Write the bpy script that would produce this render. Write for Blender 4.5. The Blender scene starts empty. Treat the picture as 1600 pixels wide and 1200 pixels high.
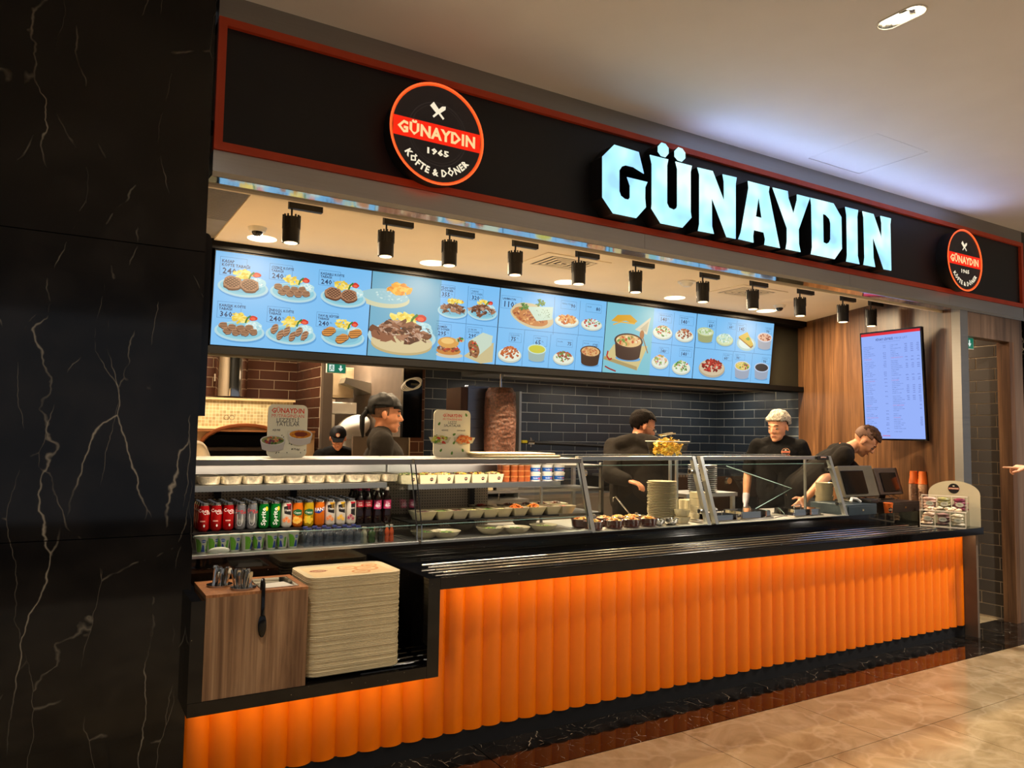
import bpy, bmesh, math, random
import numpy as np
from mathutils import Vector, Matrix, noise
from mathutils.geometry import tessellate_polygon
random.seed(7)
SC = bpy.context.scene
COL = SC.collection
PI = math.pi

# ------------------------------------------------------------------ camera
CF, CYAW, CPITCH, CROLL, CH = 1173.66, .539454, .0672361, .0159606, 1.6
_w = Vector((math.sin(CYAW)*math.cos(CPITCH), math.cos(CYAW)*math.cos(CPITCH), math.sin(CPITCH)))
_r0 = Vector((math.cos(CYAW), -math.sin(CYAW), 0)); _u0 = _r0.cross(_w)
_r = math.cos(CROLL)*_r0 + math.sin(CROLL)*_u0
_u = -math.sin(CROLL)*_r0 + math.cos(CROLL)*_u0
cam_data = bpy.data.cameras.new('camera'); cam = bpy.data.objects.new('camera', cam_data); COL.objects.link(cam)
cam_data.sensor_fit = 'HORIZONTAL'; cam_data.sensor_width = 36; cam_data.lens = CF*36/1600; cam_data.clip_start = .02
cam.matrix_world = Matrix(((_r.x, _u.x, -_w.x, 0), (_r.y, _u.y, -_w.y, 0), (_r.z, _u.z, -_w.z, CH), (0, 0, 0, 1)))
SC.camera = cam

# ------------------------------------------------------------------ world, colour management, mall lamps
W = bpy.data.worlds.new('world'); SC.world = W; W.use_nodes = True
W.node_tree.nodes['Background'].inputs[0].default_value = (.60, .61, .66, 1)
W.node_tree.nodes['Background'].inputs[1].default_value = .34
vs = SC.view_settings
vs.view_transform = 'Standard'; vs.look = 'None'; vs.exposure = 0.0; vs.gamma = 1.0; vs.use_curve_mapping = False

def lamp(name, kind, loc, energy, color, size=.2, size_y=None, direction=(0, 0, -1), spot=60, blend=.5, spread=180):
    d = bpy.data.lights.new(name, kind); d.energy = energy; d.color = color
    if kind == 'AREA':
        d.shape = 'RECTANGLE' if size_y else 'DISK'; d.size = size
        if size_y: d.size_y = size_y
        d.spread = math.radians(spread)
    elif kind == 'SPOT':
        d.spot_size = math.radians(spot); d.spot_blend = blend; d.shadow_soft_size = size
    o = bpy.data.objects.new(name, d); COL.objects.link(o); o.location = loc
    o.rotation_euler = Vector(direction).to_track_quat('-Z', 'Y').to_euler()
    return o
WARM = (1, .74, .45); WARM2 = (1, .82, .62)
# downlights of the mall ceiling (the visible twin one and those further out, added as fill)
for (x, y, e) in ((6.6, 2.0, 105), (.14, 2.1, 20), (3.26, .4, 26), (1.2, -.4, 14), (3.2, -1.2, 36), (6.5, -1.2, 46), (-.8, -2, 16), (9.5, 1.4, 60)):
    lamp('mall_light', 'AREA', (x, y, 3.54), e, (1, .91, .81), .14, spread=130)
for s_ in (-1, 1): lamp('twin_lamp', 'SPOT', (3.262, 1.975+s_*.055, 3.588), 34, WARM2, .03, spot=120, blend=.6)
# light spilling upward from the lit letters of the sign
lamp('sign_glow', 'AREA', (4.95, 3.37, 3.32), 7, (.42, .56, 1), 3.2, .03, (0, -.8, .6))
# lamps built into the extractor hood, fill light added in the side corridor
for x in (4.1, 5.2, 6.3, 7.0): lamp('hood_lamp', 'AREA', (x, 6.62, 2.17), 4, (1, .88, .72), .5, .2, (0, .0, -1))
lamp('corridor_fill', 'AREA', (7.1, 4.4, 2.9), 30, WARM2, .15, spread=170)
# recessed discs of the shop ceiling
DISCS = [(1.163, 5.43), (2.49, 5.43), (3.79, 5.43), (5.09, 5.43), (6.40, 5.43)]
for (x, y) in DISCS:
    lamp('disc_light', 'AREA', (x, y, 2.94), 78, WARM, .2, spread=175)
# kitchen lamps behind the menu screens
for (x, y, z, e) in ((1.3, 7.3, 2.9, 60), (2.7, 8.3, 2.9, 60), (4.4, 6.1, 2.9, 24), (6.3, 6.1, 2.9, 24)):
    lamp('kitchen_light', 'AREA', (x, y, z), e, WARM2 if x < 3 else WARM, .35, spread=170)
# ceiling light of the sandwich: LED strip under the worktop edge
lamp('led_strip', 'AREA', (4.1, 3.40, .836), 5, (1, .72, .42), 4.8, .012, (0, .35, -1))
lamp('led_strip_low', 'AREA', (1.07, 3.40, .424), 1.0, (1, .72, .42), 1.1, .012, (0, .35, -1))
# lighting tubes of the chilled cases, under their top boards
lamp('case_tube', 'AREA', (1.1, 3.96, 1.42), 3.8, WARM2, 1.1, .02, (0, .25, -1))
lamp('case_tube', 'AREA', (2.25, 3.96, 1.42), 3.8, WARM2, 1.1, .02, (0, .25, -1))

# ------------------------------------------------------------------ helpers
def ray(px, py): return _w + _r*((px-800)/CF) + _u*((600-py)/CF)
CO = Vector((0, 0, CH))
def aty(px, py, Y): d = ray(px, py); return CO + d*(Y/d.y)
def atx(px, py, X): d = ray(px, py); return CO + d*(X/d.x)
def atz(px, py, Z): d = ray(px, py); return CO + d*((Z-CH)/d.z)

def lin(c):
    c = c/255.0
    return c/12.92 if c <= .04045 else ((c+.055)/1.055)**2.4
def rgb(r, g=None, b=None):
    if g is None: r, g, b = r
    return (lin(r), lin(g), lin(b), 1)

def newmat(name):
    m = bpy.data.materials.new(name); m.use_nodes = True
    nt = m.node_tree; b = nt.nodes['Principled BSDF']
    return m, nt, b
def N(nt, t, **kw):
    n = nt.nodes.new(t)
    for k, v in kw.items():
        if k.startswith('i_'): n.inputs[k[2:].replace('_', ' ')].default_value = v
        else: setattr(n, k, v)
    return n
def L(nt, a, b): nt.links.new(a, b)
def ramp(nt, stops):
    r = N(nt, 'ShaderNodeValToRGB'); e = r.color_ramp.elements
    while len(e) < len(stops): e.new(.5)
    for i, (p, c) in enumerate(stops): e[i].position = p; e[i].color = c
    return r
def pmat(name, col, rough=.5, metal=0., spec=.5, var=.06, scale=8., bump=0., bscale=None, emit=None, estr=0., coat=0., alpha=1., trans=0., world=False, stretch=(1, 1, 1)):
    m, nt, b = newmat(name)
    tc = N(nt, 'ShaderNodeTexCoord'); mp = N(nt, 'ShaderNodeMapping'); mp.inputs['Scale'].default_value = stretch
    if world: g = N(nt, 'ShaderNodeNewGeometry'); L(nt, g.outputs['Position'], mp.inputs[0])
    else: L(nt, tc.outputs['Object'], mp.inputs[0])
    nz = N(nt, 'ShaderNodeTexNoise'); nz.inputs['Scale'].default_value = scale; nz.inputs['Detail'].default_value = 3
    L(nt, mp.outputs[0], nz.inputs['Vector'])
    c = rgb(*col)
    lo = tuple(max(0, x*(1-var*2)) for x in c[:3])+(1,); hi = tuple(min(1, x*(1+var*2)) for x in c[:3])+(1,)
    r = ramp(nt, [(.3, lo), (.7, hi)]); L(nt, nz.outputs[0], r.inputs[0]); L(nt, r.outputs[0], b.inputs['Base Color'])
    b.inputs['Roughness'].default_value = rough; b.inputs['Metallic'].default_value = metal
    b.inputs['Specular IOR Level'].default_value = spec; b.inputs['Coat Weight'].default_value = coat
    b.inputs['Transmission Weight'].default_value = trans
    if bump:
        n2 = N(nt, 'ShaderNodeTexNoise'); n2.inputs['Scale'].default_value = bscale or scale*4; L(nt, mp.outputs[0], n2.inputs['Vector'])
        bp = N(nt, 'ShaderNodeBump'); bp.inputs['Strength'].default_value = bump; bp.inputs['Distance'].default_value = .01
        L(nt, n2.outputs[0], bp.inputs['Height']); L(nt, bp.outputs[0], b.inputs['Normal'])
    if emit:
        b.inputs['Emission Color'].default_value = rgb(*emit); b.inputs['Emission Strength'].default_value = estr
    return m
def emitmat(name, col, s):
    m, nt, b = newmat(name)
    nz = N(nt, 'ShaderNodeTexNoise'); nz.inputs['Scale'].default_value = 6
    c = rgb(*col); r = ramp(nt, [(.3, tuple(x*.93 for x in c[:3])+(1,)), (.7, c)])
    g = N(nt, 'ShaderNodeNewGeometry'); L(nt, g.outputs['Position'], nz.inputs['Vector']); L(nt, nz.outputs[0], r.inputs[0])
    b.inputs['Base Color'].default_value = (.02, .02, .02, 1); b.inputs['Roughness'].default_value = .4
    L(nt, r.outputs[0], b.inputs['Emission Color']); b.inputs['Emission Strength'].default_value = s
    return m
def attrmat(name, emission=0., rough=.5, spec=.4):
    m, nt, b = newmat(name)
    a = N(nt, 'ShaderNodeAttribute'); a.attribute_name = 'Col'
    b.inputs['Roughness'].default_value = rough; b.inputs['Specular IOR Level'].default_value = spec
    if emission:
        b.inputs['Base Color'].default_value = (.01, .01, .01, 1)
        L(nt, a.outputs['Color'], b.inputs['Emission Color']); b.inputs['Emission Strength'].default_value = emission
    else: L(nt, a.outputs['Color'], b.inputs['Base Color'])
    return m
def glassmat(name, tint=(.93, .97, .95), refl=.9, rough=.0, base=.04, ior=1.45):
    m = bpy.data.materials.new(name); m.use_nodes = True; nt = m.node_tree; nt.nodes.clear()
    out = N(nt, 'ShaderNodeOutputMaterial'); mx = N(nt, 'ShaderNodeMixShader'); t = N(nt, 'ShaderNodeBsdfTransparent'); g = N(nt, 'ShaderNodeBsdfGlossy')
    t.inputs[0].default_value = tint+(1,); g.inputs['Roughness'].default_value = rough
    nz = N(nt, 'ShaderNodeTexNoise'); nz.inputs['Scale'].default_value = 3
    gg = N(nt, 'ShaderNodeNewGeometry'); dt = N(nt, 'ShaderNodeVectorMath', operation='DOT_PRODUCT'); L(nt, gg.outputs['Incoming'], dt.inputs[0]); L(nt, gg.outputs['Normal'], dt.inputs[1])
    ab = N(nt, 'ShaderNodeMath', operation='ABSOLUTE'); L(nt, dt.outputs['Value'], ab.inputs[0]); om = N(nt, 'ShaderNodeMath', operation='SUBTRACT'); om.inputs[0].default_value = 1; L(nt, ab.outputs[0], om.inputs[1])
    pw = N(nt, 'ShaderNodeMath', operation='POWER'); pw.inputs[1].default_value = 5; L(nt, om.outputs[0], pw.inputs[0]); sc_ = N(nt, 'ShaderNodeMath', operation='MULTIPLY_ADD'); sc_.inputs[1].default_value = 1-base; sc_.inputs[2].default_value = base; L(nt, pw.outputs[0], sc_.inputs[0])
    ma = N(nt, 'ShaderNodeMath', operation='MULTIPLY'); ma.inputs[1].default_value = refl
    L(nt, sc_.outputs[0], ma.inputs[0]); L(nt, ma.outputs[0], mx.inputs[0]); L(nt, t.outputs[0], mx.inputs[1]); L(nt, g.outputs[0], mx.inputs[2]); L(nt, mx.outputs[0], out.inputs[0])
    return m

def wood(name, c1, c2, c3, scale=1., rough=.4, axis='z'):
    m, nt, b = newmat(name)
    g = N(nt, 'ShaderNodeNewGeometry'); mp = N(nt, 'ShaderNodeMapping')
    mp.inputs['Scale'].default_value = (9*scale, 9*scale, .55*scale)
    L(nt, g.outputs['Position'], mp.inputs[0])
    n1 = N(nt, 'ShaderNodeTexNoise'); n1.inputs['Scale'].default_value = 1.0; n1.inputs['Detail'].default_value = 8; n1.inputs['Roughness'].default_value = .62; n1.inputs['Distortion'].default_value = .8
    L(nt, mp.outputs[0], n1.inputs['Vector'])
    r = ramp(nt, [(.3, rgb(*c1)), (.5, rgb(*c2)), (.68, rgb(*c3))]); L(nt, n1.outputs[0], r.inputs[0])
    mp2 = N(nt, 'ShaderNodeMapping'); mp2.inputs['Scale'].default_value = (90*scale, 90*scale, 2.5*scale); L(nt, g.outputs['Position'], mp2.inputs[0])
    n2 = N(nt, 'ShaderNodeTexNoise'); n2.inputs['Scale'].default_value = 1.; n2.inputs['Detail'].default_value = 4; L(nt, mp2.outputs[0], n2.inputs['Vector'])
    mx = N(nt, 'ShaderNodeMix', data_type='RGBA', blend_type='MULTIPLY'); mx.inputs[0].default_value = .45
    r2 = ramp(nt, [(.35, (.35, .3, .27, 1)), (.6, (1, 1, 1, 1))]); L(nt, n2.outputs[0], r2.inputs[0])
    L(nt, r.outputs[0], mx.inputs[6]); L(nt, r2.outputs[0], mx.inputs[7]); L(nt, mx.outputs[2], b.inputs['Base Color'])
    b.inputs['Roughness'].default_value = rough
    return m

def marble_black(name, vein=1.0, rough=.06, sc=1.0):
    m, nt, b = newmat(name)
    g = N(nt, 'ShaderNodeNewGeometry')
    # displaced coordinates
    nd = N(nt, 'ShaderNodeTexNoise'); nd.inputs['Scale'].default_value = 2.2*sc; nd.inputs['Detail'].default_value = 5; L(nt, g.outputs['Position'], nd.inputs['Vector'])
    sub = N(nt, 'ShaderNodeVectorMath', operation='SUBTRACT'); L(nt, nd.outputs['Color'], sub.inputs[0]); sub.inputs[1].default_value = (.5, .5, .5)
    scl = N(nt, 'ShaderNodeVectorMath', operation='SCALE'); scl.inputs['Scale'].default_value = .2; L(nt, sub.outputs[0], scl.inputs[0])
    add = N(nt, 'ShaderNodeVectorMath', operation='ADD'); L(nt, g.outputs['Position'], add.inputs[0]); L(nt, scl.outputs[0], add.inputs[1])
    def veins(scale, width, rot, seed):
        mp = N(nt, 'ShaderNodeMapping'); mp.inputs['Scale'].default_value = scale; mp.inputs['Rotation'].default_value = rot; mp.inputs['Location'].default_value = (seed, seed*1.7, seed*.6)
        L(nt, add.outputs[0], mp.inputs[0])
        v = N(nt, 'ShaderNodeTexVoronoi', feature='DISTANCE_TO_EDGE'); v.inputs['Scale'].default_value = 1.; L(nt, mp.outputs[0], v.inputs['Vector'])
        r = ramp(nt, [(0, (1, 1, 1, 1)), (width, (0, 0, 0, 1))]); L(nt, v.outputs['Distance'], r.inputs[0])
        n = N(nt, 'ShaderNodeTexNoise'); n.inputs['Scale'].default_value = 3.1*sc; L(nt, mp.outputs[0], n.inputs['Vector'])
        r2 = ramp(nt, [(.47, (0, 0, 0, 1)), (.6, (1, 1, 1, 1))]); L(nt, n.outputs[0], r2.inputs[0])
        mu = N(nt, 'ShaderNodeMath', operation='MULTIPLY'); L(nt, r.outputs[0], mu.inputs[0]); L(nt, r2.outputs[0], mu.inputs[1])
        return mu
    a = veins((2.4*sc, 2.4*sc, .42*sc), .004, (0, .28, 0), 3.1); c = veins((5.0*sc, 5.0*sc, 1.3*sc), .006, (0, -.3, 0), 9.4)
    mu = N(nt, 'ShaderNodeMath', operation='MULTIPLY'); mu.inputs[1].default_value = .4; L(nt, c.outputs[0], mu.inputs[0])
    ad = N(nt, 'ShaderNodeMath', operation='ADD', use_clamp=True); L(nt, a.outputs[0], ad.inputs[0]); L(nt, mu.outputs[0], ad.inputs[1])
    fac = N(nt, 'ShaderNodeMath', operation='MULTIPLY'); fac.inputs[1].default_value = vein; L(nt, ad.outputs[0], fac.inputs[0])
    nb = N(nt, 'ShaderNodeTexNoise'); nb.inputs['Scale'].default_value = 5; nb.inputs['Detail'].default_value = 6; L(nt, add.outputs[0], nb.inputs['Vector'])
    base = ramp(nt, [(.4, rgb(13, 11, 9)), (.72, rgb(31, 27, 23))]); L(nt, nb.outputs[0], base.inputs[0])
    mx = N(nt, 'ShaderNodeMix', data_type='RGBA'); L(nt, fac.outputs[0], mx.inputs[0]); L(nt, base.outputs[0], mx.inputs[6]); mx.inputs[7].default_value = rgb(172, 160, 138)
    L(nt, mx.outputs[2], b.inputs['Base Color']); b.inputs['Roughness'].default_value = rough
    b.inputs['Specular IOR Level'].default_value = .45
    return m

def marble_beige(name):
    m, nt, b = newmat(name)
    g = N(nt, 'ShaderNodeNewGeometry')
    n1 = N(nt, 'ShaderNodeTexNoise'); n1.inputs['Scale'].default_value = 2.6; n1.inputs['Detail'].default_value = 9; n1.inputs['Roughness'].default_value = .62; n1.inputs['Distortion'].default_value = 1.1
    L(nt, g.outputs['Position'], n1.inputs['Vector'])
    r = ramp(nt, [(.28, rgb(122, 102, 70)), (.5, rgb(150, 130, 96)), (.75, rgb(172, 152, 116))]); L(nt, n1.outputs[0], r.inputs[0])
    nd = N(nt, 'ShaderNodeTexNoise'); nd.inputs['Scale'].default_value = 3; nd.inputs['Detail'].default_value = 4; L(nt, g.outputs['Position'], nd.inputs['Vector'])
    add = N(nt, 'ShaderNodeVectorMath', operation='MULTIPLY_ADD'); L(nt, nd.outputs['Color'], add.inputs[0]); add.inputs[1].default_value = (.5, .5, .5); L(nt, g.outputs['Position'], add.inputs[2])
    v = N(nt, 'ShaderNodeTexVoronoi', feature='DISTANCE_TO_EDGE'); v.inputs['Scale'].default_value = 3.2; L(nt, add.outputs[0], v.inputs['Vector'])
    r2 = ramp(nt, [(0, (.22, .22, .22, 1)), (.07, (0, 0, 0, 1))]); L(nt, v.outputs['Distance'], r2.inputs[0])
    mx = N(nt, 'ShaderNodeMix', data_type='RGBA'); L(nt, r2.outputs[0], mx.inputs[0]); L(nt, r.outputs[0], mx.inputs[6]); mx.inputs[7].default_value = rgb(200, 182, 150)
    L(nt, mx.outputs[2], b.inputs['Base Color']); b.inputs['Roughness'].default_value = .13
    return m

def granite(name):
    m, nt, b = newmat(name)
    g = N(nt, 'ShaderNodeNewGeometry'); v = N(nt, 'ShaderNodeTexVoronoi'); v.inputs['Scale'].default_value = 26; L(nt, g.outputs['Position'], v.inputs['Vector'])
    r = ramp(nt, [(.0, rgb(190, 175, 140)), (.055, rgb(12, 10, 9)), (1, rgb(9, 8, 8))]); L(nt, v.outputs['Distance'], r.inputs[0])
    L(nt, r.outputs[0], b.inputs['Base Color']); b.inputs['Roughness'].default_value = .07
    return m
def steel(name, col=(150, 146, 138), rough=.28, aniso=(1, 1, 40)):
    m, nt, b = newmat(name)
    g = N(nt, 'ShaderNodeNewGeometry'); mp = N(nt, 'ShaderNodeMapping'); mp.inputs['Scale'].default_value = aniso; L(nt, g.outputs['Position'], mp.inputs[0])
    n = N(nt, 'ShaderNodeTexNoise'); n.inputs['Scale'].default_value = 3; n.inputs['Detail'].default_value = 4; L(nt, mp.outputs[0], n.inputs['Vector'])
    c = rgb(*col); r = ramp(nt, [(.3, tuple(x*.93 for x in c[:3])+(1,)), (.7, c)]); L(nt, n.outputs[0], r.inputs[0]); L(nt, r.outputs[0], b.inputs['Base Color'])
    rr = ramp(nt, [(.3, (rough*.9,)*3+(1,)), (.7, (rough*1.1,)*3+(1,))]); L(nt, n.outputs[0], rr.inputs[0]); L(nt, rr.outputs[0], b.inputs['Roughness'])
    b.inputs['Metallic'].default_value = 1
    return m

M = {}
M['marble'] = marble_black('black_marble', .8, .06, .9); M['marble_floor'] = marble_black('black_marble_floor', 1.2, .05, 1.7)
M['beige'] = marble_beige('beige_marble'); M['granite'] = granite('black_granite')
M['wood'] = wood('walnut_veneer', (62, 40, 24), (106, 73, 46), (138, 98, 62), 1.0)
M['wood_front_lit'] = wood('walnut_veneer_front_lit', (78, 60, 46), (104, 82, 64), (122, 98, 78), 1.0)  # front light mixed into this greyer copy of the veneer
M['woodbox'] = wood('box_veneer', (112, 78, 50), (158, 120, 84), (184, 146, 106), 1.3)
M['orange'] = pmat('orange_lacquer', (250, 122, 0), .25, coat=.2, var=.02)
M['frame_orange'] = pmat('orange_frame', (196, 66, 22), .45, var=.03)
M['panel_black'] = pmat('black_fascia', (16, 15, 15), .5, var=.1, world=True, scale=2)
M['steel'] = steel('brushed_steel', (190, 188, 184), .36); M['steel_dark'] = steel('dull_steel', (160, 158, 154), .42); M['mirror'] = pmat('polished_steel', (206, 204, 200), .06, 1., var=.02, world=True, scale=2, bump=.10, bscale=3.2)
M['chrome'] = pmat('chrome', (210, 208, 200), .12, 1., var=.02)
M['alu'] = pmat('satin_aluminium', (196, 200, 196), .32, 1., var=.03, world=True)
M['ceil_mall'] = pmat('mall_plaster', (232, 230, 230), .9, var=.01, world=True, scale=3)
M['ceil_shop'] = pmat('shop_plaster', (240, 224, 196), .9, var=.01, world=True, scale=3)
M['grout'] = pmat('pale_grout', (176, 158, 130), .9, var=.05, world=True)
M['grout_grey'] = pmat('grey_grout', (172, 178, 176), .9, var=.05, world=True)
M['tile_dark'] = pmat('charcoal_tile', (46, 56, 68), .4, var=.12, world=True, scale=1.5, bump=.12, bscale=9)
M['tile_brown'] = pmat('brown_tile', (86, 52, 36), .28, var=.12, world=True, scale=1.5)
M['tile_corr'] = pmat('umber_tile', (84, 76, 66), .3, var=.1, world=True, scale=1.5)
M['black'] = pmat('matt_black', (14, 13, 13), .55, var=.1)
M['bezel'] = pmat('screen_bezel', (7, 7, 8), .6, spec=.15, var=.05)
M['grout_pale'] = pmat('cream_grout', (226, 208, 176), .9, var=.04, world=True)
M['black_gloss'] = pmat('gloss_black', (8, 8, 9), .12, var=.1)
M['black_soft'] = pmat('black_powder_coat', (22, 20, 19), .5, var=.05)
M['greenblack'] = pmat('dark_olive_panel', (34, 35, 26), .5, var=.05, world=True)
M['white'] = pmat('white_plastic', (226, 222, 210), .4, var=.02)
M['cream'] = pmat('cream_plastic', (226, 210, 170), .42, var=.03)
M['porcelain'] = pmat('cream_porcelain', (204, 192, 158), .25, var=.02)
M['grey'] = pmat('grey_board', (128, 122, 112), .6, var=.04)
M['wall'] = pmat('kitchen_paint', (176, 158, 130), .8, var=.03, world=True)
M['taupe'] = pmat('taupe_cladding', (92, 78, 64), .6, var=.05, world=True)
M['skin'] = pmat('skin', (196, 132, 98), .5, var=.06, scale=20, spec=.35); M['skin2'] = pmat('skin_lighter', (208, 148, 112), .5, var=.06, scale=20, spec=.35)
M['hair'] = pmat('dark_hair', (20, 14, 11), .85, spec=.12, var=.3, scale=60, bump=.8, bscale=160, stretch=(1, 1, .3)); M['hair2'] = pmat('brown_hair', (66, 44, 28), .8, spec=.15, var=.3, scale=60, bump=.8, bscale=160)
M['net'] = pmat('hair_net', (168, 160, 142), .8, var=.35, scale=70, bump=.6, bscale=150)
M['cloth_black'] = pmat('black_cotton', (15, 14, 13), .9, spec=.12, var=.15, scale=14, bump=.5, bscale=18)
M['cloth_char'] = pmat('charcoal_cotton', (29, 25, 21), .9, spec=.12, var=.12, scale=12, bump=.6, bscale=16)
M['cloth_grey'] = pmat('grey_apron_cloth', (84, 80, 70), .9, var=.1, scale=12, bump=.5, bscale=16)
M['cloth_white'] = pmat('white_cotton', (222, 210, 188), .9, var=.04, scale=12, bump=.4, bscale=16)
M['satin'] = pmat('black_satin', (12, 11, 11), .65, spec=.2, var=.2, scale=12, bump=.5, bscale=22)
M['glove'] = pmat('pale_glove', (206, 196, 206), .5, var=.04)
M['eyewhite'] = pmat('eye_white', (120, 108, 98), .6, spec=.1, var=.02); M['eyedark'] = pmat('iris', (22, 14, 10), .2, var=.02); M['lips'] = pmat('lips', (150, 82, 66), .5, var=.05)
M['glass'] = glassmat('case_glass', (.97, .99, .985), .8); M['glass_dark'] = glassmat('tinted_glass', (.8, .86, .84), 1.)
M['glass_edge'] = pmat('polished_glass_edge', (168, 214, 206), .15, var=.02, emit=None)
M['pet'] = glassmat('clear_bottle', (.72, .82, .92), 1., .12, .14)
M['print'] = attrmat('print_ink'); M['screen'] = attrmat('screen_picture', 1.0, .6, .0)
M['signlit'] = attrmat('lit_sign_print', 1.0)

# ------------------------------------------------------------------ mesh building
class MB:
    def __init__(s): s.v = []; s.f = []; s.m = []
    def add(s, verts, faces, mi=0):
        o = len(s.v); s.v += [tuple(v) for v in verts]; s.f += [tuple(i+o for i in f) for f in faces]; s.m += [mi]*len(faces); return s
    def box(s, x0, x1, y0, y1, z0, z1, mi=0, T=None):
        v = [Vector(p) for p in ((x0, y0, z0), (x1, y0, z0), (x1, y1, z0), (x0, y1, z0), (x0, y0, z1), (x1, y0, z1), (x1, y1, z1), (x0, y1, z1))]
        if T: v = [T @ p for p in v]
        return s.add(v, [(3, 2, 1, 0), (4, 5, 6, 7), (0, 1, 5, 4), (1, 2, 6, 5), (2, 3, 7, 6), (3, 0, 4, 7)], mi)
    def hexa(s, v, mi=0):
        return s.add(v, [(3, 2, 1, 0), (4, 5, 6, 7), (0, 1, 5, 4), (1, 2, 6, 5), (2, 3, 7, 6), (3, 0, 4, 7)], mi)
    def lathe(s, prof, n=20, T=None, mi=0, sx=1, sy=1):
        vs = []
        for (r, z) in prof:
            for k in range(n):
                a = 2*PI*k/n; p = Vector((r*math.cos(a)*sx, r*math.sin(a)*sy, z)); vs.append(T @ p if T else p)
        fs = []
        for i in range(len(prof)-1):
            for k in range(n):
                a = i*n+k; b = i*n+(k+1) % n; fs.append((a, b, b+n, a+n))
        if prof[0][0] > 1e-5: fs.append(tuple(range(n-1, -1, -1)))
        if prof[-1][0] > 1e-5: q = (len(prof)-1)*n; fs.append(tuple(range(q, q+n)))
        return s.add(vs, fs, mi)
    def cyl(s, p0, p1, r0, r1=None, n=12, mi=0):
        p0 = Vector(p0); p1 = Vector(p1); r1 = r0 if r1 is None else r1
        d = p1-p0; T = Matrix.Translation(p0) @ d.to_track_quat('Z', 'Y').to_matrix().to_4x4()
        return s.lathe([(r0, 0), (r1, d.length)], n, T, mi)
    def tube(s, pts, r, n=8, mi=0):
        pts = [Vector(p) for p in pts]; vs = []; up = Vector((0, 0, 1)); prev = None
        for i, p in enumerate(pts):
            d = (pts[min(i+1, len(pts)-1)]-pts[max(i-1, 0)]).normalized()
            a = prev if prev else (d.orthogonal().normalized())
            a = (a-d*a.dot(d)); a = a.normalized() if a.length > 1e-6 else d.orthogonal().normalized(); prev = a; b = d.cross(a)
            rr = r[i] if isinstance(r, (list, tuple)) else r
            for k in range(n): t = 2*PI*k/n; vs.append(p+a*(rr*math.cos(t))+b*(rr*math.sin(t)))
        fs = []
        for i in range(len(pts)-1):
            for k in range(n): a = i*n+k; b = i*n+(k+1) % n; fs.append((a, b, b+n, a+n))
        fs.append(tuple(range(n-1, -1, -1))); q = (len(pts)-1)*n; fs.append(tuple(range(q, q+n)))
        return s.add(vs, fs, mi)
    def ell(s, c, r, nu=12, nv=8, mi=0, T=None, noise_amp=0, seed=0):
        c = Vector(c); vs = []
        for i in range(nv+1):
            ph = -PI/2+PI*i/nv
            for k in range(nu):
                a = 2*PI*k/nu; d = Vector((math.cos(ph)*math.cos(a), math.cos(ph)*math.sin(a), math.sin(ph)))
                q = 1+(noise_amp*noise.noise(d*2.3+Vector((seed, seed*.7, 1.3))) if noise_amp else 0)
                p = Vector((d.x*r[0], d.y*r[1], d.z*r[2]))*q
                if T: p = T.to_3x3() @ p
                vs.append(c+p)
        fs = [(i*nu+k, i*nu+(k+1) % nu, (i+1)*nu+(k+1) % nu, (i+1)*nu+k) for i in range(nv) for k in range(nu)]
        return s.add(vs, fs, mi)
    def prism(s, loops, T, depth, mi=0, mi_side=None):
        """loops: [outer, hole...] in 2D; T maps (u, v, d) to 3D; face at d=0, back at d=depth"""
        tris = tessellate_polygon([[Vector((p[0], p[1], 0)) for p in l] for l in loops])
        flat = [p for l in loops for p in l]; n = len(flat)
        vs = [T(p[0], p[1], 0) for p in flat]+[T(p[0], p[1], depth) for p in flat]
        s.add(vs, [tuple(t) for t in tris], mi)
        o = len(s.v)-2*n
        ms = mi if mi_side is None else mi_side
        s.f += [tuple(i+n+o for i in reversed(t)) for t in tris]; s.m += [ms]*len(tris)
        b = 0
        for l in loops:
            k = len(l)
            for i in range(k): s.f.append((o+b+i, o+b+(i+1) % k, o+n+b+(i+1) % k, o+n+b+i)); s.m.append(ms)
            b += k
        return s
    def mesh(s, name, mats, smooth=None, fixn=False):
        me = bpy.data.meshes.new(name); me.from_pydata(s.v, [], s.f)
        for m in mats: me.materials.append(m)
        if len(mats) > 1: me.polygons.foreach_set('material_index', s.m)
        if fixn:
            bm = bmesh.new(); bm.from_mesh(me); bmesh.ops.recalc_face_normals(bm, faces=bm.faces); bm.to_mesh(me); bm.free()
        if smooth is not None:
            me.shade_smooth(); me.set_sharp_from_angle(angle=math.radians(smooth))
        me.update(); return me
    def build(s, name, mats, parent=None, loc=None, rot=None, smooth=None, bevel=0, fixn=False):
        if not isinstance(mats, (list, tuple)): mats = [mats]
        o = bpy.data.objects.new(name, s.mesh(name, mats, smooth, fixn)); COL.objects.link(o)
        if parent: o.parent = parent
        if loc is not None: o.location = loc
        if rot is not None: o.rotation_euler = rot
        if bevel:
            b = o.modifiers.new('bevel', 'BEVEL'); b.width = bevel; b.segments = 2; b.limit_method = 'ANGLE'; b.angle_limit = math.radians(40)
        return o

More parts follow.
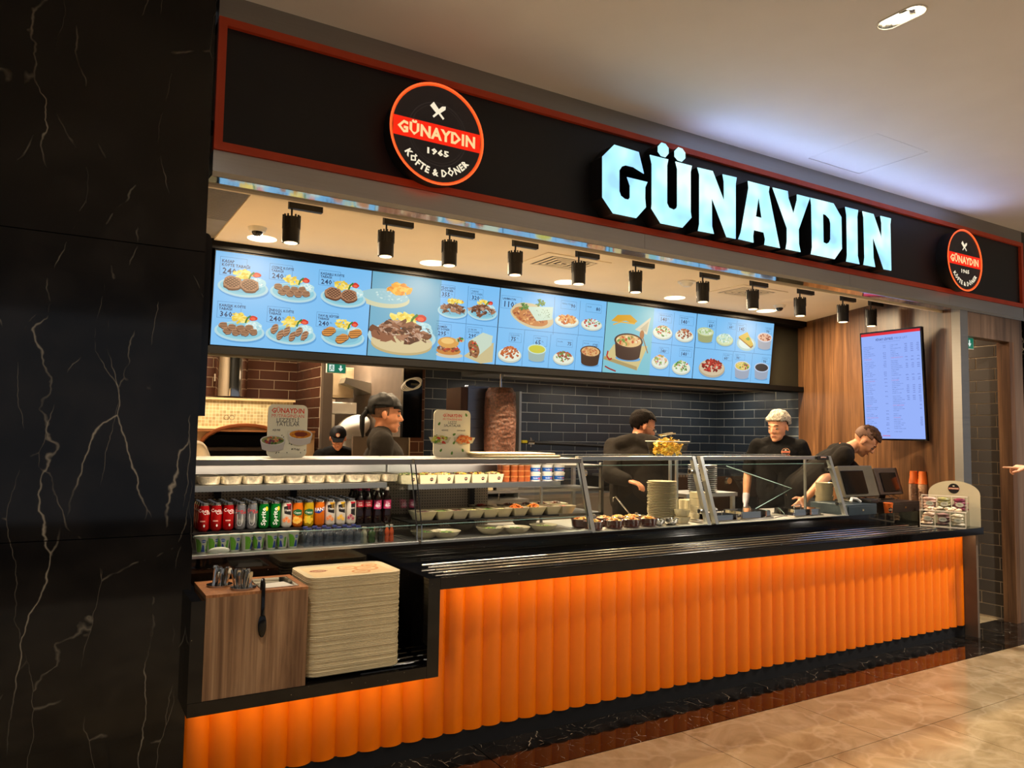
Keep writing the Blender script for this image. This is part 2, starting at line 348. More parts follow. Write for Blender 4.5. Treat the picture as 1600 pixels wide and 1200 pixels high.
def tag(o, label=None, cat=None, group=None, kind=None):
    if label: o['label'] = label
    if cat: o['category'] = cat
    if group: o['group'] = group
    if kind: o['kind'] = kind
    return o
def thing(name, label, cat, loc=(0, 0, 0), rotz=0, group=None):
    o = bpy.data.objects.new(name, None); COL.objects.link(o); o.empty_display_size = .05
    o.location = loc; o.rotation_euler = (0, 0, rotz); return tag(o, label, cat, group)
def dup(root, loc=None, rotz=None, label=None, group=None):
    r = root.copy(); COL.objects.link(r)
    if loc is not None: r.location = loc
    if rotz is not None: r.rotation_euler[2] = rotz
    if label: r['label'] = label
    if group: r['group'] = group
    for ch in list(root.children):
        c = ch.copy(); COL.objects.link(c); c.parent = r
        for g in list(ch.children):
            d = g.copy(); COL.objects.link(d); d.parent = c
    return r
def struct(name, mb, m, parent=None, **kw):
    o = mb.build(name, m, parent, **kw)
    if not parent: o['kind'] = 'structure'
    return o
ORD = ['first', 'second', 'third', 'fourth', 'fifth', 'sixth', 'seventh', 'eighth', 'ninth', 'tenth', 'eleventh', 'twelfth', 'thirteenth', 'fourteenth', 'fifteenth', 'sixteenth']
def nth(i):
    if i < len(ORD): return ORD[i]
    k = i+1; return f"{k}{'th' if 10 <= k % 100 <= 20 else {1: 'st', 2: 'nd', 3: 'rd'}.get(k % 10, 'th')}"

# ------------------------------------------------------------------ glyph cache
def make_glyphs(chars, offset):
    G = {}; objs = []
    for ch in chars:
        for t in (ch, ch+ch):
            cu = bpy.data.curves.new('g', 'FONT'); cu.body = t; cu.resolution_u = 1; cu.offset = offset; cu.size = 1
            o = bpy.data.objects.new('g', cu); COL.objects.link(o); objs.append((ch, len(t), o))
    bpy.context.view_layer.update(); dg = bpy.context.evaluated_depsgraph_get()
    W1 = {}
    for ch, n, o in objs:
        me = o.evaluated_get(dg).to_mesh(); v = [(p.co.x, p.co.y) for p in me.vertices]; f = [tuple(p.vertices) for p in me.polygons]
        if n == 1: G[ch] = [v, f, 0]; W1[ch] = max([p[0] for p in v] or [0])
        else: G[ch][2] = max([p[0] for p in v] or [.3])-W1[ch]
        o.evaluated_get(dg).to_mesh_clear()
    for ch, n, o in objs:
        cu = o.data; bpy.data.objects.remove(o); bpy.data.curves.remove(cu)
    G[' '] = [[], [], .28]
    return G
_chars = sorted(set("ABCDEFGHIJKLMNOPQRSTUVWXYZabcdefghijklmnopqrstuvwxyz0123456789&.,/-ĞÜŞİÖÇğüşıöç"))
GB = make_glyphs(_chars, .022); GR = make_glyphs(_chars, 0.0); GX = make_glyphs(sorted(set('GÜNAYDIKÖFTEDR&1965')), .04)
CAPH = max(p[1] for p in GR['H'][0])

class Ink:
    """flat print: coloured polygons in (u, v), stacked in thin layers"""
    def __init__(s, step=2.5e-5): s.v = []; s.f = []; s.c = []; s.k = 1; s.step = step
    def _add(s, pts, faces, col):
        o = len(s.v); d = s.k*s.step; s.k += 1
        s.v += [(p[0], p[1], d) for p in pts]; s.f += [tuple(i+o for i in f) for f in faces]; s.c += [rgb(*col)]*len(faces)
    def poly(s, pts, col): 
        if len(pts) > 4:
            t = tessellate_polygon([[Vector((p[0], p[1], 0)) for p in pts]]); s._add(pts, [tuple(x) for x in t], col)
        else: s._add(pts, [tuple(range(len(pts)))], col)
    def rect(s, u0, v0, u1, v1, col): s._add([(u0, v0), (u1, v0), (u1, v1), (u0, v1)], [(0, 1, 2, 3)], col)
    def frame(s, u0, v0, u1, v1, w, col):
        s.rect(u0, v0, u1, v0+w, col); s.k -= 1; s.rect(u0, v1-w, u1, v1, col); s.k -= 1; s.rect(u0, v0, u0+w, v1, col); s.k -= 1; s.rect(u1-w, v0, u1, v1, col)
    def disc(s, u, v, ru, rv, col, n=28, wob=0, rot=0, seed=0):
        pts = []
        for i in range(n):
            a = 2*PI*i/n; q = 1+(wob*noise.noise(Vector((math.cos(a)*2, math.sin(a)*2, seed*3.1+u*13))) if wob else 0)
            x = ru*math.cos(a)*q; y = rv*math.sin(a)*q
            pts.append((u+x*math.cos(rot)-y*math.sin(rot), v+x*math.sin(rot)+y*math.cos(rot)))
        s._add(pts, [tuple(range(n))], col)
    def ring(s, u, v, r0, r1, col, n=48, sy=1):
        pts = [(u+r*math.cos(2*PI*i/n), v+sy*r*math.sin(2*PI*i/n)) for r in (r0, r1) for i in range(n)]
        s._add(pts, [(i, (i+1) % n, n+(i+1) % n, n+i) for i in range(n)], col)
    def line(s, a, b, w, col):
        d = Vector((b[0]-a[0], b[1]-a[1])); d = d.normalized()*w/2; n = (-d.y, d.x)
        s._add([(a[0]+n[0], a[1]+n[1]), (a[0]-n[0], a[1]-n[1]), (b[0]-n[0], b[1]-n[1]), (b[0]+n[0], b[1]+n[1])], [(0, 1, 2, 3)], col)
    def curve(s, pts, w, col):
        for i in range(len(pts)-1): s.line(pts[i], pts[i+1], w, col); s.k -= 1
        s.k += 1
    def blobs(s, n, u, v, ru, rv, r, cols, seed=1, dome=0., asp=1.4, wob=.5):
        rnd = random.Random(seed); L_ = []
        for i in range(n):
            a = rnd.uniform(0, 2*PI); q = math.sqrt(rnd.random())
            L_.append((u+ru*q*math.cos(a), v+rv*q*math.sin(a)+dome*(1-q*q), rnd))
        L_.sort(key=lambda t: -t[1])
        for x, y, _ in L_: s.disc(x, y, r*rnd.uniform(.7, 1.3)*asp, r*rnd.uniform(.6, 1.1), rnd.choice(cols), 8, wob, rnd.uniform(-.8, .8), i)
    def textw(s, t, size, G=None, sp=0):
        G = G or GB; return sum((G.get(c, G[' '])[2]+sp) for c in t)*size/CAPH
    def text(s, t, u, v, size, col, align='l', G=None, sp=0, sx=1., rot=0.):
        G = G or GB; k = size/CAPH; w = s.textw(t, size, G, sp)*sx
        x = 0 if align == 'l' else (-w/2 if align == 'c' else -w)
        ca, sa = math.cos(rot), math.sin(rot); vs = []; fs = []
        for ch in t:
            g = G.get(ch, G[' ']); o = len(vs)
            for p in g[0]:
                a = x+p[0]*k*sx; b = p[1]*k; vs.append((u+a*ca-b*sa, v+a*sa+b*ca))
            fs += [tuple(i+o for i in f) for f in g[1]]; x += (g[2]+sp)*k*sx
        if vs: s._add(vs, fs, col)
    def arctext(s, t, cu, cv, R, size, col, mid=-PI/2, G=None, sp=.03):
        G = G or GB; k = size/CAPH; w = s.textw(t, size, G, sp); a = mid-w/2/R; vs = []; fs = []
        for ch in t:
            g = G.get(ch, G[' ']); adv = (g[2]+sp)*k; o = len(vs); am = a+adv/2/R
            for p in g[0]:
                x = p[0]*k-adv/2; y = p[1]*k; r = R-y; an = am+x/R
                vs.append((cu+r*math.cos(an), cv+r*math.sin(an)))
            fs += [tuple(i+o for i in f) for f in g[1]]; a += adv/R
        s._add(vs, fs, col)
    def split(s, L_=.006):
        """cut wide faces into narrow upright strips so that they can follow a curved surface"""
        V = []; F = []; C = []
        for f, c in zip(s.f, s.c):
            P = [s.v[i] for i in f]; u0 = min(p[0] for p in P); u1 = max(p[0] for p in P)
            n = max(1, math.ceil((u1-u0)/L_))
            if n == 1: o = len(V); V += P; F.append(tuple(range(o, o+len(P)))); C.append(c); continue
            for k in range(n):
                a, b = u0+(u1-u0)*k/n, u0+(u1-u0)*(k+1)/n; Q = P
                for lim, sg in ((a, 1), (b, -1)):
                    R_ = []
                    for i in range(len(Q)):
                        p, q = Q[i], Q[(i+1) % len(Q)]; ip = sg*(p[0]-lim) >= 0; iq = sg*(q[0]-lim) >= 0
                        if ip: R_.append(p)
                        if ip != iq: t = (lim-p[0])/(q[0]-p[0]); R_.append((lim, p[1]+(q[1]-p[1])*t, p[2]))
                    Q = R_
                    if len(Q) < 3: break
                if len(Q) >= 3: o = len(V); V += Q; F.append(tuple(range(o, o+len(Q)))); C.append(c)
        s.v, s.f, s.c = V, F, C
    def build(s, name, mat, parent, Tf, bent=False):
        if bent: s.split()
        vs = [Tf(*p) for p in s.v]
        me = bpy.data.meshes.new(name); me.from_pydata(vs, [], s.f); me.materials.append(mat)
        ca = me.color_attributes.new('Col', 'FLOAT_COLOR', 'CORNER')
        arr = np.concatenate([np.tile(np.array(c, dtype=np.float32), len(f)) for c, f in zip(s.c, s.f)])
        ca.data.foreach_set('color', arr); me.update()
        o = bpy.data.objects.new(name, me); COL.objects.link(o)
        if parent: o.parent = parent
        return o
def wrapT(R, z0=0, turn=0, k=1.0):
    """bend print round an upright cylinder of radius R, centred on the side facing -y"""
    def T(u, v, d): a = u/R+turn; q = R+d*3+.0003; return (q*math.sin(a), -q*math.cos(a), z0+v)
    return T
def planeT(o, ux=(1, 0, 0), uz=(0, 0, 1), nrm=(0, -1, 0)):
    o = Vector(o); ux = Vector(ux); uz = Vector(uz); n = Vector(nrm)
    return lambda u, v, d: tuple(o+ux*u+uz*v+n*d)

OR = (246, 84, 28); CRM = (250, 232, 200)
def logo(ink, u, v, R, full=True, black=(24, 18, 16), ring=(246, 84, 28), band=(250, 36, 10), txt=(255, 214, 150), small=(250, 236, 205), bandw=.96):
    ink.disc(u, v, R, R, ring, 48 if full else 20); ink.disc(u, v, R*.955, R*.955, black, 48 if full else 20)
    if full:
        ink.ring(u, v, R*.62, R*.635, (46, 38, 34)); ink.ring(u, v, R*.57, R*.58, (46, 38, 34))
    h = R*.19; w = R*bandw*math.cos(math.asin(.19))
    ink.poly([(u-w, v-h), (u+w, v-h), (u+w, v+h), (u-w, v+h)], band)
    s = R*.215; tw = ink.textw('GÜNAYDIN', s, GX, .03); ink.text('GÜNAYDIN', u-w*.9, v-s/2, s, txt, sx=w*1.8/tw, G=GX, sp=.03)
    if not full:
        ink.disc(u, v+R*.5, R*.22, R*.1, small, 6); return
    # crossed cleaver and knife
    c, d = .7071, .7071
    def q(a, b, sg): x = a*c-b*d; y = a*d+b*c; return (u+sg*x*R, v+R*.44+y*R)
    ink.poly([q(-.02, -.03, 1), q(.17, -.045, 1), q(.22, .0, 1), q(.15, .045, 1), q(-.02, .04, 1)], small)
    ink.poly([q(-.16, -.02, 1), q(-.02, -.02, 1), q(-.02, .025, 1), q(-.16, .02, 1)], small)
    ink.poly([q(.0, -.05, -1), q(.2, -.06, -1), q(.21, .06, -1), q(.0, .05, -1)], small)
    ink.poly([q(-.16, -.02, -1), q(.0, -.02, -1), q(.0, .025, -1), q(-.16, .025, -1)], small)
    ink.text('1965', u, v-R*.42, R*.11, small, 'c', sx=1.5, G=GX, sp=.04)
    ink.arctext('KÖFTE & DÖNER', u, v, R*.84, R*.13, small, sp=.07, G=GX)

YF = 3.486
# ------------------------------------------------------------------ floor
fl = struct('floor', MB().box(-6, 14, -8, 3.125, -.06, -.006), M['taupe'])
for i in range(-3, 12):
    for j in range(0, 7):
        x0 = .28+i*.9; y1 = 3.118-j*.6
        xo = x0+(.45 if j % 2 else 0)
        t = MB().box(0, .896, -.596, 0, -.012, 0).build('floor_tile', M['beige'], fl, (xo, y1, 0)) if 'ftile' not in globals() else None
        if t: ftile = t
        else:
            t = ftile.copy(); COL.objects.link(t); t.location = (xo, y1, 0)
fb = struct('floor.001', MB().box(-6, 14, 3.12, 3.66, -.06, -.012), M['black_soft'])
for k, x0 in enumerate((-2.6, -1.08, .44, 1.9, 3.36, 4.82, 6.28, 7.74)):
    MB().box(0, 1.455 if k > 1 else 1.517, 3.121, 3.66, -.012, .0015).build('marble_slab', M['marble_floor'], fb, (x0, 0, 0))
struct('floor.002', MB().box(6.5, 9, 3.66, 9.6, -.06, .0), M['beige'])
struct('floor.003', MB().box(.2, 7.42, 4.5, 9.6, -.06, .1), pmat('kitchen_floor', (196, 184, 162), .4, world=True, var=.04))

# ------------------------------------------------------------------ left and right marble pillars (slabs)
wl = struct('wall_left', MB().box(-6, .5, 3.52, 4.4, 0, 3.565), M['black_soft'])
for (x0, x1) in ((-1.7, .508), (-3.95, -1.703), (-6, -3.953)):
    for (z0, z1) in ((0, 1.153), (1.157, 2.375), (2.379, 3.563)):
        MB().box(x0, x1, YF, 3.519, z0, z1).build('marble_slab', M['marble'], wl)
wr = struct('wall_right', MB().box(7.56, 13, 3.52, 9.5, 0, 3.565), M['black_soft'])
for (x0, x1) in ((7.605, 9.1), (9.103, 11), (11.003, 13)):
    for (z0, z1) in ((0, 1.153), (1.157, 2.375), (2.379, 3.563)):
        MB().box(x0, x1, YF, 3.519, z0, z1).build('marble_slab', M['marble'], wr)
# ------------------------------------------------------------------ ceilings
b = MB()
# mall ceiling with a cut for the twin downlight and the access panel groove
dlc = Vector((3.262, 1.975)); hx0, hx1, hy0, hy1 = 4.40, 4.97, 2.84, 3.36
def stadium(cx, cy, L_, r, n=10, ang=0):
    pts = []
    for k in range(n+1): a = -PI/2+PI*k/n; pts.append((L_/2+r*math.cos(a), r*math.sin(a)))
    for k in range(n+1): a = PI/2+PI*k/n; pts.append((-L_/2+r*math.cos(a), r*math.sin(a)))
    return [(cx+x*math.cos(ang)-y*math.sin(ang), cy+x*math.sin(ang)+y*math.cos(ang)) for x, y in pts]
b.prism([[(-6, -8), (14, -8), (14, 3.66), (-6, 3.66)], stadium(dlc.x, dlc.y, .12, .052, ang=PI/2)[::-1], [(hx0, hy0), (hx0, hy1), (hx1, hy1), (hx1, hy0)]], lambda u, v, d: (u, v, 3.565+d), .06)
struct('ceiling', b, M['ceil_mall'], fixn=True)
tag(MB().box(hx0+.004, hx1-.004, hy0+.004, hy1-.004, 3.566, 3.58).build('access_panel', M['ceil_mall']), 'square access panel flush in the grey mall ceiling above the sign', 'panel')
t = thing('twin_downlight', 'oblong recessed downlight with two lamps in the mall ceiling', 'light', (dlc.x, dlc.y, 3.565))
b = MB(); o_ = stadium(0, 0, .12, .058, ang=PI/2); i_ = stadium(0, 0, .12, .05, ang=PI/2)
b.prism([o_, i_[::-1]], lambda u, v, d: (u, v, -.004+d), .012); b.build('rim', M['white'], t, fixn=True)
b = MB(); n = len(i_)
b.add([(x, y, 0) for x, y in i_]+[(x*.9, y*.9, .045) for x, y in i_], [(k, (k+1) % n, n+(k+1) % n, n+k) for k in range(n)]+[tuple(range(n, 2*n))])
b.build('reflector', M['chrome'], t)
M['lampface'] = emitmat('lamp_face', (255, 236, 205), 9.0); M['lampface2'] = emitmat('spot_face', (255, 214, 160), 6.0)
for s_ in (-1, 1): MB().lathe([(.001, .03), (.036, .03), (.036, .042)], 20, Matrix.Translation((0, s_*.055, 0))).build('lamp', M['lampface'], t)
# shop ceiling
ZC = 2.96
struct('ceiling.001', MB().box(.88, 8.2, 3.66, 9.6, ZC, ZC+.08), M['ceil_shop'])
cl = struct('ceiling.002', MB().box(.3, .88, 3.66, 9.6, ZC+.012, ZC+.08), M['grey'])
g0 = None
for k in range(0, 60):    # ribbed metal panels beside the plaster
    y = 3.68+k*.024
    if abs(y-4.42) < .02: continue
    if g0 is None: g0 = MB().box(.3, .872, 0, .013, ZC, ZC+.012).build('ceiling_rib', M['grey'], cl, (0, y, 0))
    else: c = g0.copy(); COL.objects.link(c); c.location = (0, y, 0)
# ------------------------------------------------------------------ fascia
fs = struct('trim_1', MB().box(.522, 7.6, YF, YF+.17, 3.454, 3.565), M['steel_dark'])
lowb = MB(); xs = [.522, 3.02, 5.03, 6.37, 7.6]
for a, c in zip(xs, xs[1:]): lowb.box(a+.001, c-.001, YF, YF+.178, 2.745, 2.843)
struct('trim_2', lowb, M['steel'])
struct('trim_3', MB().box(.522, 7.6, YF-.004, YF+.003, 2.722, 2.746), M['chrome'])
struct('trim_4', MB().hexa([(.52, YF+.003, 2.724), (7.6, YF+.003, 2.724), (7.6, YF+.178, 2.738), (.52, YF+.178, 2.738), (.52, YF+.003, 2.726), (7.6, YF+.003, 2.726), (7.6, YF+.178, 2.744), (.52, YF+.178, 2.744)]), M['mirror'])
struct('wall_front', MB().box(.52, 7.6, YF+.18, YF+.2, 2.727, 3.565), M['ceil_shop'])
t = thing('fascia_panel', 'long black fascia board in a thin orange frame above the counter', 'signboard', (4.06, YF, 2.85))
MB().box(.56, 7.56, YF+.012, YF+.03, 2.88, 3.42).build('panel', M['panel_black'], t, (-4.06, -YF, -2.85))
for a in ((.522, 7.598, 3.418, 3.454), (.522, 7.598, 2.845, 2.881)):
    MB().box(a[0], a[1], YF-.012, YF+.03, a[2], a[3]).build('frame_bar', M['frame_orange'], t, (-4.06, -YF, -2.85))
for a in ((.522, .558), (7.562, 7.598)):
    MB().box(a[0], a[1], YF-.012, YF+.03, 2.881, 3.418).build('frame_bar', M['frame_orange'], t, (-4.06, -YF, -2.85))

# lit letters
A0 = (930, 215); B0 = (1080, 250); C0 = (1240, 290)
LET = [
 ('G', A0, [[(240,88),(545,180),(610,450),(505,385),(480,368),(385,345),(335,360),(303,410),(303,670),(322,725),(370,765),(415,775),(437,750),(437,600),(400,493),(655,555),(627,620),(625,760),(635,870),(515,1005),(225,945),(92,745),(92,235)]]),
 ('U', A0, [[(685,215),(915,272),(900,350),(900,820),(925,875),(985,902),(1020,880),(1028,850),(1028,390),(1005,298),(1210,352),(1195,430),(1195,930),(1205,1000),(1092,1125),(820,1070),(705,885),(710,830),(710,330)]]),
 ('dot', A0, [[(830,60),(880,78),(918,130),(918,200),(880,245),(825,228),(787,175),(787,108)]]),
 ('dot', A0, [[(1040,120),(1090,138),(1127,190),(1127,258),(1085,300),(1035,283),(995,235),(995,165)]]),
 ('N', B0, [[(80,92),(270,137),(432,562),(414,490),(412,270),(395,178),(570,218),(557,300),(557,985),(445,962),(258,465),(262,830),(285,922),(88,885),(105,800),(105,180)]]),
 ('A', B0, [[(712,262),(980,332),(970,400),(1110,1100),(918,1060),(928,990),(910,905),(785,875),(775,950),(780,1032),(592,988),(625,900),(720,350)], [(845,450),(885,725),(810,705)]]),
 ('Y', B0, [[(1020,343),(1208,388),(1218,480),(1280,672),(1325,500),(1325,430),(1485,470),(1345,870),(1348,1050),(1368,1150),(1185,1112),(1200,1020),(1200,850)]]),
 ('D', C0, [[(212,150),(500,222),(598,395),(605,790),(515,918),(220,857),(235,770),(225,240)], [(368,352),(405,365),(450,415),(465,470),(465,670),(445,710),(415,728),(375,708)]]),
 ('I', C0, [[(648,265),(808,305),(797,390),(803,880),(825,982),(662,948),(672,870),(665,370)]]),
 ('N', C0, [[(862,320),(1000,355),(1115,695),(1103,620),(1102,470),(1087,378),(1218,410),(1210,490),(1222,1062),(1130,1045),(990,630),(1000,900),(1022,1018),(878,990),(890,900),(878,400)]]),
]
YL = 3.375
def letter_mat():
    m, nt, b = newmat('lit_letter')
    g = N(nt, 'ShaderNodeNewGeometry'); v = N(nt, 'ShaderNodeTexNoise'); v.inputs['Scale'].default_value = 5.5; v.inputs['Detail'].default_value = 1; L(nt, g.outputs['Position'], v.inputs['Vector'])
    r = ramp(nt, [(.3, (.30, .62, .98, 1)), (.5, (.42, .90, 1.0, 1)), (.72, (.72, 1., 1., 1))]); L(nt, v.outputs[0], r.inputs[0])
    b.inputs['Base Color'].default_value = (.05, .05, .05, 1); L(nt, r.outputs[0], b.inputs['Emission Color']); b.inputs['Emission Strength'].default_value = 1.3
    return m
M['letter'] = letter_mat()
sign = thing('shop_sign', 'large white back-lit letters reading GÜNAYDIN on black fascia', 'sign', (4.9, YF, 2.9))
for (nm, (ox, oy), loops) in LET:
    L3 = []
    for lp in loops:
        q = [aty(ox+p[0]/8, oy+p[1]/8, YL) for p in lp]; L3.append([(p.x, p.z) for p in q])
    b = MB().prism(L3, lambda u, v, d: (u-4.9, YL+.004+d-YF, v-2.9), YF+.012-YL-.004)
    body = b.build('letter', M['black_soft'], sign, fixn=True)
    b = MB().prism(L3, lambda u, v, d: (u-4.9, YL+d-YF, v-2.9), .0045)
    b.build('lit_face', M['letter'], body, fixn=True)
# round lit logo signs
def round_sign(cx, cz, R, label):
    t = thing('round_sign', label, 'sign', (cx, YF, cz))
    MB().lathe([(R*.985, 0), (R*.985, .1)], 64, Matrix.Rotation(PI/2, 4, 'X')).build('drum', M['black_soft'], t, (0, .012, 0), smooth=40)
    k = Ink(4e-5); logo(k, 0, 0, R)
    k.build('lit_print', M['signlit'], t, planeT((0, -.089, 0)))
    tb = MB(); tb.tube([(R*math.cos(a*PI/32), 0, R*math.sin(a*PI/32)) for a in range(65)], R*.018, 6)
    tb.build('neon_ring', emitmat('neon_orange', (255, 92, 40), 1.6), t, (0, -.093, 0))
    k2 = MB().box(-R*.93, R*.93, -.006, 0, -R*.19, R*.19)
    return t
round_sign(1.572, 3.116, .258, 'round lit logo sign near the left pillar, orange ring and red band')
round_sign(6.452, 3.122, .258, 'round lit logo sign at the right end of the fascia')

# black rounded guard board beside the pillar
b = MB(); pts = [(0, 0), (.05, 0), (.05, .78)]+[(.025+.025*math.cos(a*PI/8), .78+.05*math.sin(a*PI/8)) for a in range(1, 8)]+[(0, .78)]
p = aty(321, 650, 3.6)
b.prism([pts], lambda u, v, d: (u, d, v), .3)
tag(b.build('guard_board', M['black_gloss'], None, (p.x-.052, 3.6, p.z), fixn=True), 'narrow black board with rounded top beside the marble pillar', 'panel')

# ------------------------------------------------------------------ tiled walls
def tile_wall(name, org, u, W_, z0, z1, mat, gmat, tw=.333, th=.108, off=0., thick=.05, g=.0065, skip=None, zoff=0.):
    org = Vector(org); u = Vector(u).normalized(); nrm = Vector((u.y, -u.x, 0))   # nrm points to the viewer's side
    a = org; c = org+u*W_; d = -nrm*thick
    wall = MB().hexa([(a.x, a.y, z0), (c.x, c.y, z0), (c.x+d.x, c.y+d.y, z0), (a.x+d.x, a.y+d.y, z0), (a.x, a.y, z1), (c.x, c.y, z1), (c.x+d.x, c.y+d.y, z1), (a.x+d.x, a.y+d.y, z1)])
    wo = struct(name, wall, gmat, fixn=True)
    cache = {}; rot = math.atan2(u.y, u.x)
    r0 = math.floor((z0-zoff)/th); r = r0
    while zoff+r*th < z1-.01:
        za = max(z0, zoff+r*th); zb = min(z1, zoff+(r+1)*th)
        s0 = -tw*((off+(.5 if r % 2 else 0)) % 1.0)
        while s0 < W_-.01:
            ua = max(0, s0); ub = min(W_, s0+tw); cu = (ua+ub)/2; cz = (za+zb)/2
            if ub-ua > .02 and zb-za > .02 and not (skip and skip(cu, cz)):
                key = (round(ub-ua, 3), round(zb-za, 3))
                w2, h2 = (ub-ua)/2-g/2, (zb-za)/2-g/2
                if key not in cache: cache[key] = MB().add([(-w2, 0, -h2), (w2, 0, -h2), (w2, 0, h2), (-w2, 0, h2), (-w2+.0015, -.004, -h2+.0015), (w2-.0015, -.004, -h2+.0015), (w2-.0015, -.004, h2-.0015), (-w2+.0015, -.004, h2-.0015)],
                    [(4, 5, 6, 7), (0, 1, 5, 4), (1, 2, 6, 5), (2, 3, 7, 6), (3, 0, 4, 7)]).mesh('tile', [mat])
                o = bpy.data.objects.new('tile', cache[key]); COL.objects.link(o); o.parent = wo
                q = org+u*cu; o.location = (q.x, q.y, cz); o.rotation_euler = (0, 0, rot)
            s0 += tw
        r += 1
    return wo
tile_wall('wall_back', (3.21, 7.15, 0), (1, 0, 0), 4.24, 1.0, 2.42, M['tile_dark'], M['grout_grey'], off=.18, zoff=1.961-.108*9)
tile_wall('wall_side', (7.45, 7.15, 0), (0, -1, 0), 1.45, 1.0, ZC, M['tile_dark'], M['grout_grey'], off=.1, zoff=1.961-.108*9)
tile_wall('wall_pizza', (.4, 8.8, 0), (1, 0, 0), 1.94, 1.3, 2.75, M['tile_brown'], M['grout'], off=.45, zoff=.02)
tile_wall('wall_pizza_side', (2.34, 8.8, 0), (0, -1, 0), .95, 1.3, 2.75, M['tile_brown'], M['grout'], off=.2, zoff=.02)
tile_wall('wall_column', (3.05, 7.1, 0), (1, 0, 0), .155, 1.0, 2.3, M['tile_brown'], M['grout'], off=0, zoff=.0, tw=.2)
tile_wall('wall_corridor', (7.38, 5.6, 0), (0, -1, 0), 1.99, .0, 2.96, M['tile_corr'], M['grout_pale'], off=.12, zoff=.014, skip=lambda u, z: u < .5)
struct('wall_rear', MB().box(.2, 8.5, 9.55, 9.65, 0, 3), M['wall'])
struct('wall_rear_left', MB().box(.2, .4, 4.4, 9.6, 0, 3), M['wall'])
b = MB().box(2.345, 2.45, 7.78, 7.9, .1, 2.96); struct('wall_pier', b, M['taupe'])
b = MB().box(3.03, 3.2, 7.16, 9.5, .1, 2.96); struct('wall_partition', b, M['taupe'])
struct('ceiling_kitchen_beam', MB().box(3.2, 7.5, 7.2, 7.3, 2.42, 2.96), M['wall'])

# ------------------------------------------------------------------ veneered wall on the right, door surround
a = Vector((6.53, 3.492)); c = Vector((7.44, 5.84)); dr = (c-a).normalized(); nn = Vector((dr.y, -dr.x))   # nn toward +x
def wallseg(s0, s1, z0=0, z1=2.96, off=0., th=.1):
    p = a+dr*s0-nn*off; q = a+dr*s1-nn*off; e = nn*th
    return MB().hexa([(p.x, p.y, z0), (p.x+e.x, p.y+e.y, z0), (q.x+e.x, q.y+e.y, z0), (q.x, q.y, z0), (p.x, p.y, z1), (p.x+e.x, p.y+e.y, z1), (q.x+e.x, q.y+e.y, z1), (q.x, q.y, z1)])
LW = (c-a).length
ww = struct('wall_veneer', wallseg(.07, LW, 0, 2.96, 0, .09), M['wood_front_lit'], fixn=True)
for (s0, s1) in ((.03, .62), (.622, 1.24), (1.242, 1.86), (1.862, LW)):
    wallseg(s0+.001, s1-.001, 0, 2.96, .012, .014).build('veneer_panel', M['wood'], ww, fixn=True)
struct('trim_5', MB().box(6.525, 6.645, 3.487, 3.56, 0, 2.73), M['steel_dark'])
struct('door_1', MB().box(6.645, 7.41, YF+.004, YF+.1, 2.51, 2.73), M['wood_front_lit'])
b = MB().box(7.335, 7.41, YF+.004, 3.6, 0, 2.51); struct('trim_6', b, M['wood'])
struct('trim_7', MB().box(7.41, 7.56, YF+.004, 3.52, 0, 2.73), M['wood_front_lit'])
# exit sign in the corridor
def exit_sign(name, c, w, h, man, label, yaw=0):
    t = thing(name, label, 'sign', c, yaw)
    MB().box(-w/2, w/2, -.015, .015, -h/2, h/2).build('housing', M['white'], t)
    k = Ink(6e-5); k.rect(-w/2*.96, -h/2*.93, w/2*.96, h/2*.93, (0, 112, 84))
    x = w*.22 if man else 0; s = h*.3
    k.rect(x-s*.28, -s*.1, x+s*.28, s*1.0, (235, 245, 240)); k.poly([(x-s*.9, 0), (x, -s*1.05), (x+s*.9, 0), (x+s*.35, 0), (x, s*.05), (x-s*.35, 0)], (235, 245, 240))
    if man:
        x = -w*.25; k.rect(x-s*.9, -s*1.1, x+s*.9, s*1.15, (225, 238, 230)); k.disc(x+s*.1, s*.8, s*.22, s*.22, (0, 112, 84), 10)
        for (p, q) in (((x, .5), (x+.1, -.2)), ((x, .45), (x-.5, .1)), ((x, .45), (x+.55, .3)), ((x+.1, -.2), (x+.6, -.6)), ((x+.1, -.2), (x-.4, -.5)), ((x-.4, -.5), (x-.7, -.95))):
            k.line((x+(p[0]-x)*s, p[1]*s), (x+(q[0]-x)*s, q[1]*s), s*.25, (0, 112, 84))
    k.build('lit_print', attrmat('exit_print', .9), t, planeT((0, -.0155, 0)))
    return t
p = aty(525, 575.5, 7.5); exit_sign('exit_sign', p, .2, .1, True, 'green exit sign with running figure and down arrow, kitchen doorway')
p = aty(1514, 537, 3.56); e_ = exit_sign('exit_sign', (p.x-.02, 3.56, p.z), .13, .1, False, 'green exit sign with white arrow at the corridor opening'); MB().box(-.06, .06, -.01, .01, .05, .062).build('bracket', M['black_soft'], e_); MB().box(-.01, .01, -.008, .008, .05, max(.07, 2.51-p.z)).build('bracket_arm', M['black_soft'], e_)

